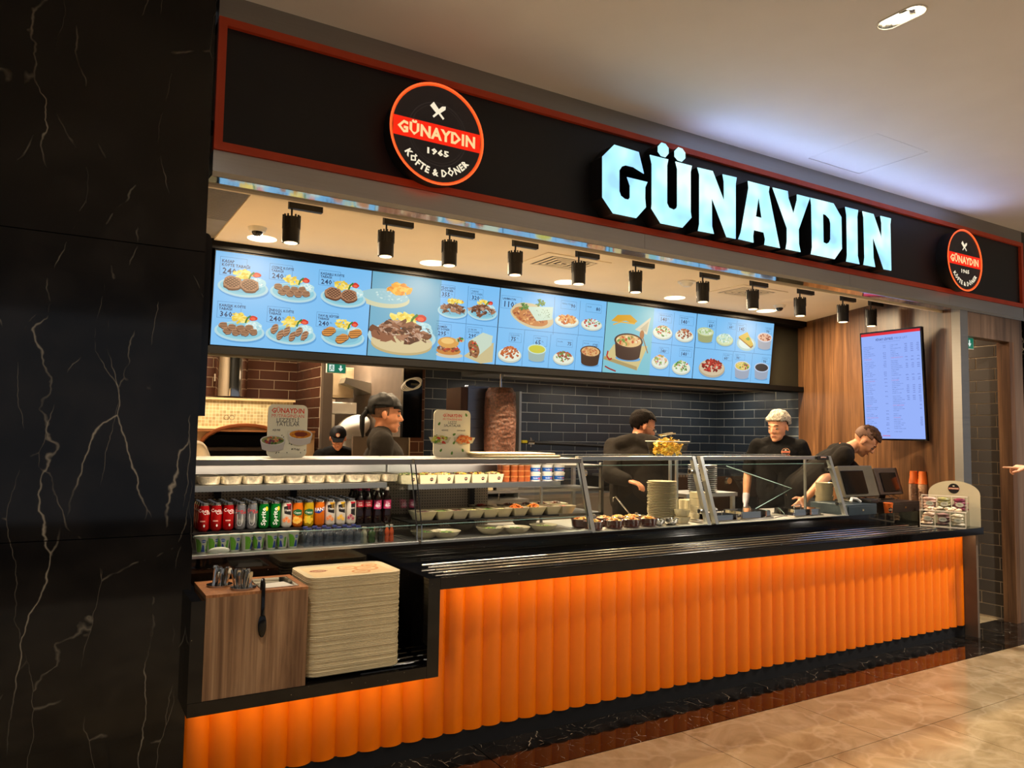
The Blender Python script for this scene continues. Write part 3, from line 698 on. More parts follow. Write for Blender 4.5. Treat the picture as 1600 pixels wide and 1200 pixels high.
# ------------------------------------------------------------------ serving counter
YC, ZT, YR = 3.352, .90, 3.78          # front edge, top, back riser
ct = thing('serving_counter', 'long serving counter with orange fluted front and black granite top', 'counter', (0, 0, 0))
MB().box(1.62, 6.55, YC, YR+.02, .842, ZT).build('worktop', M['granite'], ct, bevel=.002)
b = MB().box(1.557, 1.619, YC, YR+.02, .43, ZT); b.build('notch_side', M['granite'], ct)
MB().box(.494, 1.557, YC, YR+.02, .43, .487).build('lower_shelf', M['granite'], ct, bevel=.002)
MB().box(.494, .548, YC, YR, .487, .895).build('left_cheek', M['granite'], ct)
MB().box(.52, 1.62, YR, YR+.02, .487, 1.0).build('notch_back', M['granite'], ct)
MB().box(1.62, 6.55, YR, YR+.02, ZT, 1.0).build('riser', M['granite'], ct)
MB().box(.515, 6.52, 3.53, 4.4, .09, .43).build('carcass', M['black_soft'], ct)
MB().box(1.62, 6.52, 3.53, 4.4, .43, .84).build('carcass', M['black_soft'], ct)
MB().box(.505, 6.52, 3.505, 3.6, .0, .09).build('plinth', M['black'], ct)
MB().box(.52, 6.52, YR+.03, 4.5, .84, .975).build('equipment_deck', M['steel_dark'], ct)
def flute(w, z0, z1):
    n = 9; b = MB(); vs = []
    for z in (z0, z1):
        for k in range(n):
            t = k/(n-1); vs.append((t*w, -.026*math.sin(PI*t)**.8, z))
    fsx = [(k, k+1, n+k+1, n+k) for k in range(n-1)]+[tuple(range(n-1, -1, -1))]+[tuple(range(n, 2*n))]
    b.add(vs, fsx); return b.mesh('flute', [M['orange']], smooth=50)
wA = (6.52-1.619)/44; fA = flute(wA, .088, .8415); wB = (1.619-.5)/10; fB = flute(wB, .088, .4295)
for k in range(44):
    o = bpy.data.objects.new('flute', fA); COL.objects.link(o); o.parent = ct; o.location = (1.619+k*wA, 3.512, 0)
for k in range(10):
    o = bpy.data.objects.new('flute', fB); COL.objects.link(o); o.parent = ct; o.location = (.5+k*wB, 3.512, 0)
for k, y in enumerate((3.41, 3.487, 3.565, 3.64)):
    b = MB(); b.tube([(1.66-.004*k, y, .912), (5.97, y, .912)], .0055, 8)
    for x in np.arange(1.75, 5.96, .6): b.cyl((x, y, .9), (x, y, .91), .004, n=6)
    b.build('tray_rail', M['chrome'], ct)
MB().box(6.52, 6.55, 3.40, 3.52, 0, .842).build('end_post', M['taupe'], ct)
for k in range(4):
    MB().tube([(1.25, 3.42+k*.075, .497), (1.545, 3.42+k*.075, .497)], .0055, 6).build('tray_rail', M['chrome'], ct)

# ------------------------------------------------------------------ cutlery box, trays
bx = thing('cutlery_box', 'wooden cutlery and napkin box standing in the counter notch', 'box', (.55, YC+.004, .487))
bw, bd, bh = .425, .32, .428
b = MB(); b.box(0, bw, 0, .012, 0, bh-.012); b.box(0, bw, bd-.012, bd, 0, bh-.012); b.box(0, .012, .012, bd-.012, 0, bh-.012); b.box(bw-.012, bw, .012, bd-.012, 0, bh-.012); b.box(.012, bw-.012, .012, bd-.012, 0, .012)
b.build('carcass', M['woodbox'], bx)
b = MB()
def circ(cx, cy, r, n=24): return [(cx+r*math.cos(2*PI*i/n), cy+r*math.sin(2*PI*i/n)) for i in range(n)]
H1, H2 = (.085, .19), (.165, .085); rc = .05
b.prism([[(0, 0), (bw, 0), (bw, bd), (0, bd)], circ(*H1, rc)[::-1], circ(*H2, rc)[::-1], [(.225, .03), (.225, .26), (.395, .26), (.395, .03)]], lambda u, v, d: (u, v, bh-.012+d), .012)
b.build('top_board', wood('box_top_veneer', (140, 84, 44), (178, 116, 66), (200, 140, 86), 1.6), bx, fixn=True)
for (cx, cy) in (H1, H2):
    MB().lathe([(rc-.003, -.12), (rc-.001, -.12), (rc-.001, .004), (rc+.005, .005), (rc+.005, .007), (rc-.003, .006)], 24, Matrix.Translation((cx, cy, bh))).build('steel_cup', M['chrome'], bx, smooth=40)
b = MB(); b.box(.227, .393, .032, .034, bh-.07, bh+.003); b.box(.227, .393, .256, .258, bh-.07, bh+.003); b.box(.227, .229, .034, .256, bh-.07, bh+.003); b.box(.391, .393, .034, .256, bh-.07, bh+.003); b.box(.227, .393, .032, .258, bh-.072, bh-.07)
b.build('napkin_pan', M['chrome'], bx)
for k in range(5):
    b = MB(); T = Matrix.Translation((.55+.31+.008*k-.015, YC+.004+.13+.01*(k % 2), .487+bh-.068+.012*k)) @ Matrix.Rotation(.25*(k-2)*.4, 4, 'Z')
    b.box(-.06, .06, -.075, .075, 0, .010, 0, T)
    tag(b.build('napkin_pack', M['white'], bevel=.003), f'white paper packet in the steel pan of the wooden box, {nth(k)} from the bottom', 'napkins', 'paper packets in the box')
def cutlery(kind):
    b = MB()
    # handle end up; implements stand head down
    pts = [(-.0035, -.10), (.0035, -.10), (.0055, .045), (.0085, .075), (.006, .086), (-.006, .086), (-.0085, .075), (-.0055, .045)]
    b.prism([pts], lambda u, v, d: (u, d, v), .0016+.0006*kind)
    return b.mesh('cutlery', [M['chrome']], fixn=True)
cm = [cutlery(0), cutlery(1)]; rnd = random.Random(3)
for gi, (cx, cy) in enumerate((H1, H2)):
    for k in range(34):
        a = rnd.uniform(0, 2*PI); q = math.sqrt(rnd.random())*.036
        o = bpy.data.objects.new('cutlery', cm[gi]); COL.objects.link(o)
        o.location = (.55+cx+q*math.cos(a), YC+.004+cy+q*math.sin(a), .487+bh-.012+rnd.uniform(-.006, .012))
        o.rotation_euler = (-q*math.sin(a)*5.5, q*math.cos(a)*5.5, rnd.uniform(0, PI))
        tag(o, ('steel cutlery handle in the rear left cup of the wooden box', 'steel cutlery handle in the front cup of the wooden box')[gi], 'cutlery', ('cutlery in the rear cup', 'cutlery in the front cup')[gi])
# black tongs over the front
b = MB(); tx, ty = .55+.228, YC-.004
b.tube([(tx, ty+.022, .487+bh-.05), (tx, ty+.02, .487+bh+.03), (tx, ty+.008, .487+bh+.045), (tx, ty-.004, .487+bh+.03), (tx, ty-.006, .487+bh-.10)], .0085, 8)
b.ell((tx, ty-.006, .487+bh-.145), (.018, .006, .05), 12, 8)
tag(b.build('serving_tongs', M['black_gloss'], smooth=40), 'black plastic tongs hooked over the front of the wooden box', 'tongs')

# tray stack
def rounded(w, d, r, n=4, cx=0, cy=0):
    pts = []
    for (sx, sy, a0) in ((1, 1, 0), (-1, 1, PI/2), (-1, -1, PI), (1, -1, 3*PI/2)):
        for k in range(n+1):
            a = a0+PI/2*k/n; pts.append((cx+sx*(w/2-r)+r*math.cos(a), cy+sy*(d/2-r)+r*math.sin(a)))
    return pts
def tray_mesh(w, d, r, hgt, mat, name='tray'):
    b = MB(); o = rounded(w, d, r); i1 = rounded(w-.012, d-.012, r-.006); i2 = rounded(w-.05, d-.05, r-.02); n = len(o)
    rings = [[(x*.988, y*.988, 0) for x, y in o], [(x, y, hgt-.002) for x, y in o], [(x, y, hgt) for x, y in i1], [(x, y, hgt*.35) for x, y in i2]]
    vs = [p for rg in rings for p in rg]; fs = []
    for q in range(3):
        for k in range(n): fs.append((q*n+k, q*n+(k+1) % n, (q+1)*n+(k+1) % n, (q+1)*n+k))
    fs.append(tuple(range(n-1, -1, -1))); fs.append(tuple(range(3*n, 4*n)))
    b.add(vs, fs); return b
NT = 60; tw_, td_ = .452, .33
p0 = aty(481, 1060, YC+.02); p1 = aty(626, 884, YC+.02)
xt = (p0.x+aty(625, 1040, YC+.02).x)/2; ztop = .944
tm = tray_mesh(tw_, td_, .05, .0085, M['cream']).mesh('tray', [M['cream']], smooth=35)
dz = (ztop-.505)/NT; rnd = random.Random(5)
for k in range(NT):
    o = bpy.data.objects.new('serving_tray', tm); COL.objects.link(o)
    o.location = (xt+rnd.uniform(-.0016, .0016)-.0*k, YC+.03+td_/2+rnd.uniform(-.0016, .0016), .5045+k*dz)
    o.scale = (1, 1, dz/.0085*.985); o.rotation_euler = (0, 0, rnd.uniform(-.006, .006))
    r_ = NT-k
    tag(o, 'cream serving tray on top of the tall stack, with printed liner' if r_ == 1 else f'cream serving tray in the tall stack, {nth(r_-1)} from the top', 'tray', 'stacked cream trays')
    ttop = o
k = Ink(1e-4); k.rect(-.19, -.13, .19, .13, (228, 200, 150)); k.disc(-.13, .02, .04, .03, (150, 60, 40), 20); k.disc(-.13, .02, .034, .012, (228, 200, 150), 20); k.text('GÜNAYDIN', -.13, .014, .012, (140, 50, 34), 'c')
for (u, v, r_) in ((.02, .05, .05), (.1, .0, .06), (.05, -.07, .045), (.14, .07, .04)): k.ring(u, v, r_*.75, r_, (214, 150, 92)); k.disc(u, v, r_*.5, r_*.3, (222, 168, 112), 16, .3)
k.build('paper_liner', M['print'], ttop, lambda u, v, d: (u, v, .0035+d))
b = MB(); b.add([(0, 0, 0), (.028, .004, .002), (.02, .02, .006), (.0, .014, .001)], [(0, 1, 2, 3), (3, 2, 1, 0)])
q = aty(628, 948, YC+.1)
# ------------------------------------------------------------------ menu screens
YB0, YB1 = 5.76, 5.685      # bottom / top depth of the tilted screen plane
z_b, z_t = aty(329, 538, YB0).z, aty(337, 391, YB1).z
pn = Vector((0, -(z_t-z_b), (YB1-YB0))).normalized()      # normal, towards viewer
P0 = Vector((0, YB0, z_b)); vdir = Vector((0, YB1-YB0, z_t-z_b)).normalized()
if pn.y > 0: pn = -pn
def scr(px, py):
    d = ray(px, py); t = (P0-CO).dot(pn)/d.dot(pn); p = CO+d*t; return (p.x, (p-P0).dot(vdir))
XS = [(scr(337, 391)[0]+scr(329, 538)[0])/2-.004, (scr(578.7, 423.7)[0]+scr(570, 554.5)[0])/2, (scr(780.5, 452)[0]+scr(770.7, 570)[0])/2, (scr(947, 473.7)[0]+scr(937, 582.5)[0])/2, (scr(1089, 491.6)[0]+scr(1079, 592)[0])/2, (scr(1211, 507.6)[0]+scr(1201, 601)[0])/2]
wm = (XS[5]-XS[0])/5; XS = [XS[0]+wm*i for i in range(6)]
HS = (z_t-z_b)/vdir.z
bulk = MB(); yb = YB0+.07
zq = z_b-.065
bulk.box(.4, XS[0]-.02, 5.72, 5.9, zq, ZC); bulk.box(XS[5]+.012, 7.44, 5.84, 5.95, zq, ZC)
bulk.box(.4, 7.45, yb+.02, 5.98, zq, ZC)
struct('wall_menu', bulk, M['greenblack'])
mb = MB(); mb.box(.4, 7.4, YB0-.03, yb+.02, z_b-.065, z_b-.012); mb.box(.4, 7.4, YB1-.02, yb+.02, z_t+.012, z_t+.10)
struct('trim_8', mb, M['bezel'])
BLUE = (122, 190, 240)
PD = dict()
def food(k, kind, u, v, w, h, seed=0):
    """u, v centre; w, h size of the picture in metres"""
    k.k = 30; rd = random.Random(seed)
    meat = [(112, 66, 44), (140, 88, 62), (86, 48, 34), (164, 116, 88)]; grill = (74, 40, 28)
    fries = [(240, 214, 90), (226, 190, 60), (248, 228, 130)]; green = [(64, 130, 44), (96, 160, 60), (40, 100, 36)]
    if kind in ('kofte', 'kofte_fingers', 'kofte_small', 'chicken', 'doner', 'doner2'):
        k.disc(u+.006, v-h*.24, w*.5, h*.3, (92, 160, 214), 30); k.disc(u, v-h*.18, w*.5, h*.31, (176, 214, 222), 30); k.disc(u, v-h*.16, w*.45, h*.26, (136, 200, 216), 30); k.disc(u, v-h*.16, w*.36, h*.2, (122, 186, 208), 26)
        if kind != 'doner2':
            k.disc(u+w*.27, v+h*.02, w*.17, h*.17, (180, 222, 226), 20, .15, 0, seed); k.blobs(26, u+w*.27, v+h*.03, w*.14, h*.12, w*.018, [(206, 236, 238), (160, 208, 220), (222, 240, 236)], seed)
        k.blobs(34, u-w*.02, v+h*.24, w*.18, h*.14, w*.03, fries, seed+1, 0, 1.5)
        k.disc(u+w*.25, v+h*.27, w*.085, h*.085, (206, 40, 30), 14, .2); k.disc(u+w*.25, v+h*.25, w*.05, h*.045, (234, 96, 70), 12)
        k.curve([(u+w*.1, v+h*.1), (u+w*.13, v+h*.25), (u+w*.2, v+h*.34)], w*.035, (44, 116, 40))
    if kind == 'kofte':
        for (a, c_) in ((-.22, -.05), (.12, -.08)):
            k.disc(u+a*w, v+(c_-.05)*h, w*.19, h*.21, (96, 54, 36), 20, .2, 0, seed); k.disc(u+a*w, v+c_*h, w*.185, h*.195, (170, 122, 90), 20, .2, 0, seed)
            for t in (-.9, -.45, 0, .45, .9):
                for sg in (1, -1):
                    q = math.sqrt(1.5-t*t); s0, s1 = (-t-q)/2, (-t+q)/2
                    k.line((u+a*w+sg*(t+s0)*w*.175, v+c_*h+s0*h*.185), (u+a*w+sg*(t+s1)*w*.175, v+c_*h+s1*h*.185), w*.013, grill)
    elif kind in ('kofte_small', 'kofte_fingers', 'chicken'):
        n = {'kofte_small': 8, 'kofte_fingers': 6, 'chicken': 3}[kind]
        for i in range(n):
            x = u-w*.33+w*.6*i/(n-1); y = v-h*.02-h*.14*(i % 2)-h*.05*math.sin(PI*i/(n-1)); r_ = w*(.085 if kind == 'kofte_small' else .06 if kind == 'kofte_fingers' else .16)
            c1 = (176, 130, 96) if kind != 'chicken' else (214, 142, 66); L_ = h*(.10 if kind == 'kofte_small' else .17 if kind == 'kofte_fingers' else .13); ro = .0 if kind == 'kofte_small' else -.5 if kind == 'kofte_fingers' else .3
            k.disc(x, y-h*.02, r_*1.05, L_*1.05, (92, 50, 34), 14, .25, ro, i); k.disc(x, y, r_, L_, c1, 14, .25, ro, i)
            for t in (-.5, 0, .5): k.line((x-r_*.8, y+t*L_-.15*L_), (x+r_*.8, y+t*L_+.15*L_), w*.013, grill)
    elif kind in ('doner', 'doner2'):
        k.blobs(46, u-w*.03, v-h*.1, w*.4, h*.2, w*.05, meat+[(186, 148, 124)], seed, h*.12, 1.7, .8)
        for i in range(60):
            x = u-w*.4+w*.76*rd.random(); y = v-h*.24+h*.3*rd.random(); a = rd.uniform(-1.2, .4)-.6*(x-u)/w
            k.line((x, y), (x+w*.06*math.cos(a), y+w*.06*math.sin(a)), w*.012, rd.choice(meat+[(206, 176, 156), (70, 38, 28)])); k.k = min(k.k, 200)
        if kind == 'doner2': k.blobs(16, u+w*.1, v+h*.26, w*.2, h*.1, w*.035, fries, seed)
    elif kind == 'burger':
        k.disc(u+w*.02, v-h*.34, w*.46, h*.12, (206, 196, 170), 24); k.disc(u-w*.02, v-h*.18, w*.42, h*.16, (196, 128, 60), 22)
        k.blobs(44, u-w*.02, v-h*.08, w*.4, h*.11, w*.04, meat+[(200, 50, 40), (220, 190, 150), (160, 60, 40)], seed); k.disc(u-w*.05, v+h*.16, w*.36, h*.22, (214, 158, 78), 22); k.disc(u-w*.08, v+h*.22, w*.22, h*.12, (236, 194, 116), 18)
        k.disc(u+w*.34, v+h*.3, w*.16, h*.1, (190, 190, 150), 14); k.blobs(10, u+w*.34, v+h*.32, w*.12, h*.07, w*.03, green+[(210, 60, 40)], seed)
    elif kind == 'wrap':
        k.poly([(u-w*.5, v-h*.3), (u+w*.1, v-h*.5), (u+w*.5, v-h*.42), (u+w*.5, v+h*.2), (u, v+h*.1)], (200, 186, 140))
        k.poly([(u-w*.35, v+h*.2), (u-w*.1, v-h*.35), (u+w*.42, v+h*.12), (u+w*.45, v+h*.42), (u+w*.1, v+h*.5)], (196, 214, 196)); k.disc(u-w*.17, v-h*.05, w*.17, h*.3, (150, 96, 56), 20, .1, .5)
        k.blobs(34, u-w*.17, v-h*.05, w*.14, h*.24, w*.035, meat+[(214, 60, 40), (220, 196, 120), (90, 140, 60)], seed)
    elif kind == 'lahmacun':
        k.disc(u, v-h*.05, w*.5, h*.38, (206, 190, 150), 30, .05, -.15); k.disc(u-w*.05, v-h*.08, w*.42, h*.26, (188, 118, 62), 26, .08, -.2); k.blobs(60, u-w*.05, v-h*.1, w*.38, h*.2, w*.02, [(168, 80, 44), (206, 140, 80), (140, 60, 34), (222, 170, 110)], seed)
        k.poly([(u-w*.14, v+h*.22), (u+w*.46, v+h*.3), (u+w*.46, v-h*.1), (u+w*.1, v-h*.2)], (190, 216, 200)); k.blobs(30, u+w*.24, v+h*.05, w*.18, h*.16, w*.008, [(90, 130, 90), (150, 180, 160)], seed)
        for a in (-.22, .15): k.blobs(22, u+a*w, v+h*(.2 if a < 0 else .38), w*.1, h*.1, w*.022, green, seed+2)
    elif kind == 'pie':
        k.disc(u+w*.04, v-h*.12, w*.5, h*.36, (176, 206, 204), 28); k.disc(u+w*.04, v-h*.1, w*.4, h*.27, (214, 232, 226), 26)
        k.poly([(u-w*.4, v+h*.12), (u+w*.05, v+h*.42), (u+w*.42, v-h*.2), (u+w*.3, v-h*.33)], (150, 96, 34)); k.poly([(u-w*.4, v+h*.18), (u+w*.05, v+h*.46), (u+w*.42, v-h*.13), (u+w*.28, v-h*.25)], (206, 176, 62)); k.disc(u+w*.1, v+h*.12, w*.1, h*.08, (80, 150, 50), 12, .4)
    elif kind[0:4] == 'bowl':
        _, rim, cont = kind.split(':'); rim = eval(rim); cont = eval(cont)
        dark = tuple(int(c_*.8) for c_ in rim)
        k.disc(u+w*.02, v-h*.42, w*.44, h*.1, (96, 160, 212), 24); n = 20
        pts = [(u-w*.48, v+h*.18)]+[(u+w*.42*math.cos(PI+PI*i/n), v-h*.32+h*.16*math.sin(PI+PI*i/n)) for i in range(n+1)]+[(u+w*.48, v+h*.18)]
        k.poly(pts, dark); k.disc(u, v+h*.18, w*.5, h*.26, rim, 30); k.disc(u, v+h*.18, w*.44, h*.21, cont[0], 28)
        if len(cont) > 1: k.blobs(44, u, v+h*.17, w*.38, h*.16, w*.05, cont, seed, h*.06, 1.1, .2)
    elif kind[0:5] == 'plate':
        _, pl, cont, dome = kind.split(':'); pl = eval(pl); cont = eval(cont)
        k.disc(u+w*.01, v-h*.24, w*.5, h*.3, (92, 160, 214), 28); k.disc(u, v-h*.16, w*.5, h*.34, tuple(int(c_*.88) for c_ in pl), 30); k.disc(u, v-h*.12, w*.47, h*.3, pl, 30)
        k.blobs(80, u, v-h*.06, w*.37, h*.24, w*.035, cont, seed, h*float(dome), 1.5, .5)
def price(k, u0, v1, u1, v0, lines, num, ink_=(26, 52, 92), fs=None, numside=False):
    k.k = 12; k.frame(u0, v0, u1, v1, .0022, (70, 120, 170)); H_ = v1-v0; n = len(lines)
    if numside:
        k.text(lines[0], u0+.012, v0+H_*.55, H_*.16, ink_, G=GR); k.text(num, u1-.012, v0+H_*.25, H_*.42, ink_, 'r', sp=.04); return
    s = fs or H_*.15; y = v1-H_*.1
    for ln in lines: y -= s*1.35; k.text(ln, u0+.012, y, s, ink_, G=GR if s < .016 else GB)
    sz = max(.03, (y-v0)*.62); k.text(num, u0+.02, v0+(y-v0-sz)/2, sz, ink_, sp=.05); k.text('TL', u0+.024+k.textw(num, sz, sp=.05), v0+(y-v0-sz)/2+sz*.55, sz*.35, ink_, G=GR)
W_ = "(226,232,214)"; 
GREENS = "[(90,150,60),(130,180,80),(200,220,170),(200,70,50),(60,110,50),(230,226,200)]"
SCN = [
 [('kofte', 340, 420, 416, 465), ('kofte_small', 422, 495, 425, 473), ('kofte', 501, 572, 433, 481), ('kofte_small', 335, 414, 484, 534), ('kofte_fingers', 415, 494, 490, 539), ('chicken', 502, 570, 494, 543)],
 [('doner', 575, 682, 478, 550), ('doner2', 684, 731, 462, 498), ('doner', 731, 777, 464, 501), ('burger', 679, 725, 522, 561), ('wrap', 725, 771, 519, 568)],
 [('lahmacun', 797, 866, 466, 516), (f'plate:{W_}:[(214,130,60),(226,160,90),(190,90,40),(236,190,120)]:.06', 867, 905, 483, 512), (f'plate:{W_}:[(222,236,230),(196,70,70),(120,160,90),(206,226,222)]:.05', 908, 941, 490, 517),
  (f'plate:{W_}:[(190,96,46),(212,120,60),(170,80,40)]:.2', 778, 815, 532, 567), ("bowl:(190,222,214):[(198,196,60)]", 824, 853, 536, 566), (f'plate:{W_}:[(150,70,44),(176,96,60),(90,140,60)]:.15', 864, 897, 540, 571), ("bowl:(78,48,36):[(220,176,120),(206,150,90),(190,110,70)]", 906, 938, 538, 573)],
 [("bowl:(74,46,40):[(226,190,130),(214,160,96),(196,84,50),(236,214,170),(120,150,70)]", 959, 1004, 518, 564), (f'plate:{W_}:{GREENS}:.16', 1020, 1051, 500, 531), (f'plate:{W_}:[(160,80,50),(190,110,70),(130,60,40),(206,196,170)]:.2', 1055, 1084, 506, 535), (f'plate:{W_}:[(190,120,140),(120,160,70),(220,200,190),(230,160,60)]:.2', 1018, 1045, 546, 577), (f'plate:{W_}:{GREENS}:.2', 1050, 1079, 555, 586)],
 [("bowl:(196,204,140):[(206,220,190),(160,190,120),(226,232,210)]", 1089, 1115, 510, 536), (f'plate:(206,220,176):[(190,222,206),(160,200,180),(220,236,226)]:.08', 1119, 1146, 513, 541), ('pie', 1150, 1180, 517, 549), ("bowl:(206,212,226):[(226,180,150),(140,50,34)]", 1183, 1206, 518, 547),
  (f'plate:(206,190,160):[(176,40,34),(150,30,28),(206,70,56),(120,24,24)]:.06', 1092, 1133, 548, 590), ("bowl:(190,206,230):[(214,190,90),(96,140,60),(150,60,70),(226,206,130)]", 1147, 1172, 562, 593), ("bowl:(190,206,230):[(48,44,48)]", 1178, 1201, 565, 594)],
]
BOX = [
 [(344.5, 400, 386, 429, ['KASAP', 'KÖFTE TABAĞI'], '240'), (422, 411, 457, 436, ['CIZBIZ KÖFTE', 'TABAĞI'], '240'), (499, 421, 532, 445, ['KAŞARLI KÖFTE', 'TABAĞI'], '240'), (340, 470, 377, 496, ['KARIŞIK KÖFTE', 'TABAĞI'], '360'), (418, 478, 453, 503, ['İNEGÖL KÖFTE', 'TABAĞI'], '240'), (495, 487, 528, 510, ['TAVUK BİFTEK', 'TABAĞI'], '240')],
 [(688, 444, 711, 464, ['PİLAV ÜSTÜ', 'ET DÖNER'], '355'), (735, 450, 755, 469, ['TABAK', 'ET DÖNER'], '320'), (682, 505, 705, 525, ['TOMBİK', 'ET DÖNER'], '295'), (730, 510, 753, 529, ['DÜRÜM', 'ET DÖNER'], '295')],
 [(784, 461, 815, 481, ['LAHMACUN'], '110'), (877, 469, 901, 482, ['PİRİNÇ PİLAVI'], '90'), (916, 474, 940, 487, ['CACIK'], '80'), (796, 520, 815, 534, ['İÇLİ KÖFTE'], '75'), (834, 524, 855, 540, ['ÇORBA'], '65'), (870, 529, 895, 541, ['DOLMA'], '75'), (911, 532, 936, 543, ['FASULYE'], '125')],
 [(1030, 489, 1050, 503, ['MEVSİM SALATA'], '140'), (1062, 493, 1084, 507, ['GAVURDAĞ'], '140'), (1030, 542, 1045, 551, ['SALATA'], '140'), (1062, 544, 1081, 557, ['ÇOBAN SALATA'], '140')],
 [(1106, 500, 1118, 513, ['HAYDARİ'], '60'), (1138, 504, 1150, 514, ['CACIK'], '60'), (1153, 505, 1166, 518, ['KADAYIF'], '145'), (1196, 511, 1206, 521, ['KAZANDİBİ'], '90'), (1130, 552, 1144, 563, ['ACILI EZME'], '60'), (1149, 553, 1164, 562, ['AŞURE'], '90'), (1191, 558, 1203, 568, ['SUPANGLE'], '90')],
]
LINES = [[], [((732, 447), (724, 565)), ((682, 501), (776, 511))], [((867, 464), (864, 523)), ((907, 470), (903, 526)), ((776, 511), (942, 527)), ((820, 516), (815, 572)), ((861, 522), (856, 575)), ((902, 526), (897, 578))],
 [((1054, 488), (1045, 588)), ((1017, 535), (1083, 543))], [((1120, 497), (1117, 546)), ((1152, 501), (1148, 549)), ((1182, 505), (1178, 552)), ((1085, 543), (1206, 555)), ((1146, 549), (1142, 594)), ((1176, 552), (1172, 597))]]
names = ['six meatball plates', 'a big döner plate', 'lahmacun, rice and soup', 'a brown bowl of beans', 'starters, pie and puddings']
pos = ['leftmost of the five', 'second of the five from the left', 'middle one of the five', 'fourth of the five from the left', 'rightmost of the five']
for i in range(5):
    x0, x1 = XS[i], XS[i+1]; cx = (x0+x1)/2
    lab = f'menu screen showing {names[i]}, {pos[i]}'
    t = thing('menu_screen', lab, 'screen', (cx, YB0, z_b), 0, 'menu screens over the kitchen')
    q = Matrix(((1, 0, 0), (0, vdir.y, -pn.y), (0, vdir.z, -pn.z)))
    def TF(u, v, d, cx=cx): p = vdir*v + pn*(d); return (u-cx, p.y, p.z)
    b = MB(); e = .0
    b.add([TF(x0, -.012, -.05), TF(x1, -.012, -.05), TF(x1, HS+.012, -.05), TF(x0, HS+.012, -.05), TF(x0, -.012, -.002), TF(x1, -.012, -.002), TF(x1, HS+.012, -.002), TF(x0, HS+.012, -.002)],
          [(3, 2, 1, 0), (4, 5, 6, 7), (0, 1, 5, 4), (1, 2, 6, 5), (2, 3, 7, 6), (3, 0, 4, 7)])
    b.build('casing', M['bezel'], t, fixn=True)
    k = Ink(); k.rect(x0+.004, 0, x1-.004, HS, BLUE if i not in (1, 3) else (122, 190, 242)); k.k = 5
    if i == 1: k.rect(x0+.004, 0, scr(686, 500)[0], HS, (108, 172, 200))
    if i == 3: k.rect(x0+.004, 0, scr(1018, 540)[0], HS, (124, 192, 206))
    if i in (1,):
        a = scr(612, 462); k.disc(a[0]-.06, a[1]-.03, .22, .075, (206, 206, 170), 30); k.disc(a[0]-.05, a[1]-.01, .2, .06, (150, 196, 206), 30); k.blobs(40, a[0]+.0, a[1]+.0, .14, .04, .008, [(190, 220, 220), (160, 200, 210)], 3)
        k.blobs(40, a[0]+.06, a[1]+.06, .1, .035, .02, [(236, 160, 40), (220, 130, 30), (246, 190, 80)], 5)
        a = scr(628, 540); k.disc(a[0], a[1]+.01, .27, .09, (190, 170, 120), 30); k.disc(a[0], a[1]+.03, .27, .09, (214, 196, 150), 30)
    if i == 3:
        k.poly([scr(943, 561), scr(959, 538), scr(1012, 541), scr(995, 579)], (206, 190, 134)); k.poly([scr(943, 561), scr(995, 579), scr(995, 573), scr(944, 556)], (170, 150, 100))
        k.poly([scr(992, 515), scr(1017, 496), scr(1011, 523)], (214, 206, 178)); k.poly([scr(1000, 514), scr(1014, 502), scr(1010, 519)], (190, 180, 150))
        k.curve([scr(1002, 520), scr(1006, 533), scr(1012, 552)], .012, (150, 110, 70)); k.disc(*scr(1003, 523), .03, .045, (170, 110, 66), 14)
        k.poly([scr(955, 501), scr(965, 492), scr(985, 492), scr(996, 502), scr(990, 507), scr(978, 501), scr(966, 503)], (216, 160, 40)); k.curve([scr(958, 507), scr(970, 503), scr(992, 506)], .012, (226, 176, 66))
        k.curve([scr(950, 548), scr(948, 556), scr(952, 562), scr(956, 560)], .016, (176, 30, 26)); k.curve([scr(945, 572), scr(952, 576), scr(962, 580)], .014, (150, 30, 34))
    for (a, c) in LINES[i]: k.line(scr(*a), scr(*c), .0035, (60, 112, 160))
    for j, (kind, xa, xb, ya, yb_) in enumerate(SCN[i]):
        A_ = scr(xa, (ya+yb_)/2); B_ = scr(xb, (ya+yb_)/2); C_ = scr((xa+xb)/2, yb_); D_ = scr((xa+xb)/2, ya)
        food(k, kind, (A_[0]+B_[0])/2, (C_[1]+D_[1])/2, B_[0]-A_[0], D_[1]-C_[1], i*10+j)
    for (xa, ya, xb, yb_, ln, num) in BOX[i]:
        A_ = scr(xa, ya); xm = scr(xb, (ya+yb_)/2)[0]; C_ = scr(xa, yb_)
        price(k, A_[0], A_[1], xm, C_[1], ln, num, numside=(i in (2,) and num in ('90', '80', '125') or (i == 2 and ln[0] == 'DOLMA')))
    k.build('picture', M['screen'], t, TF)

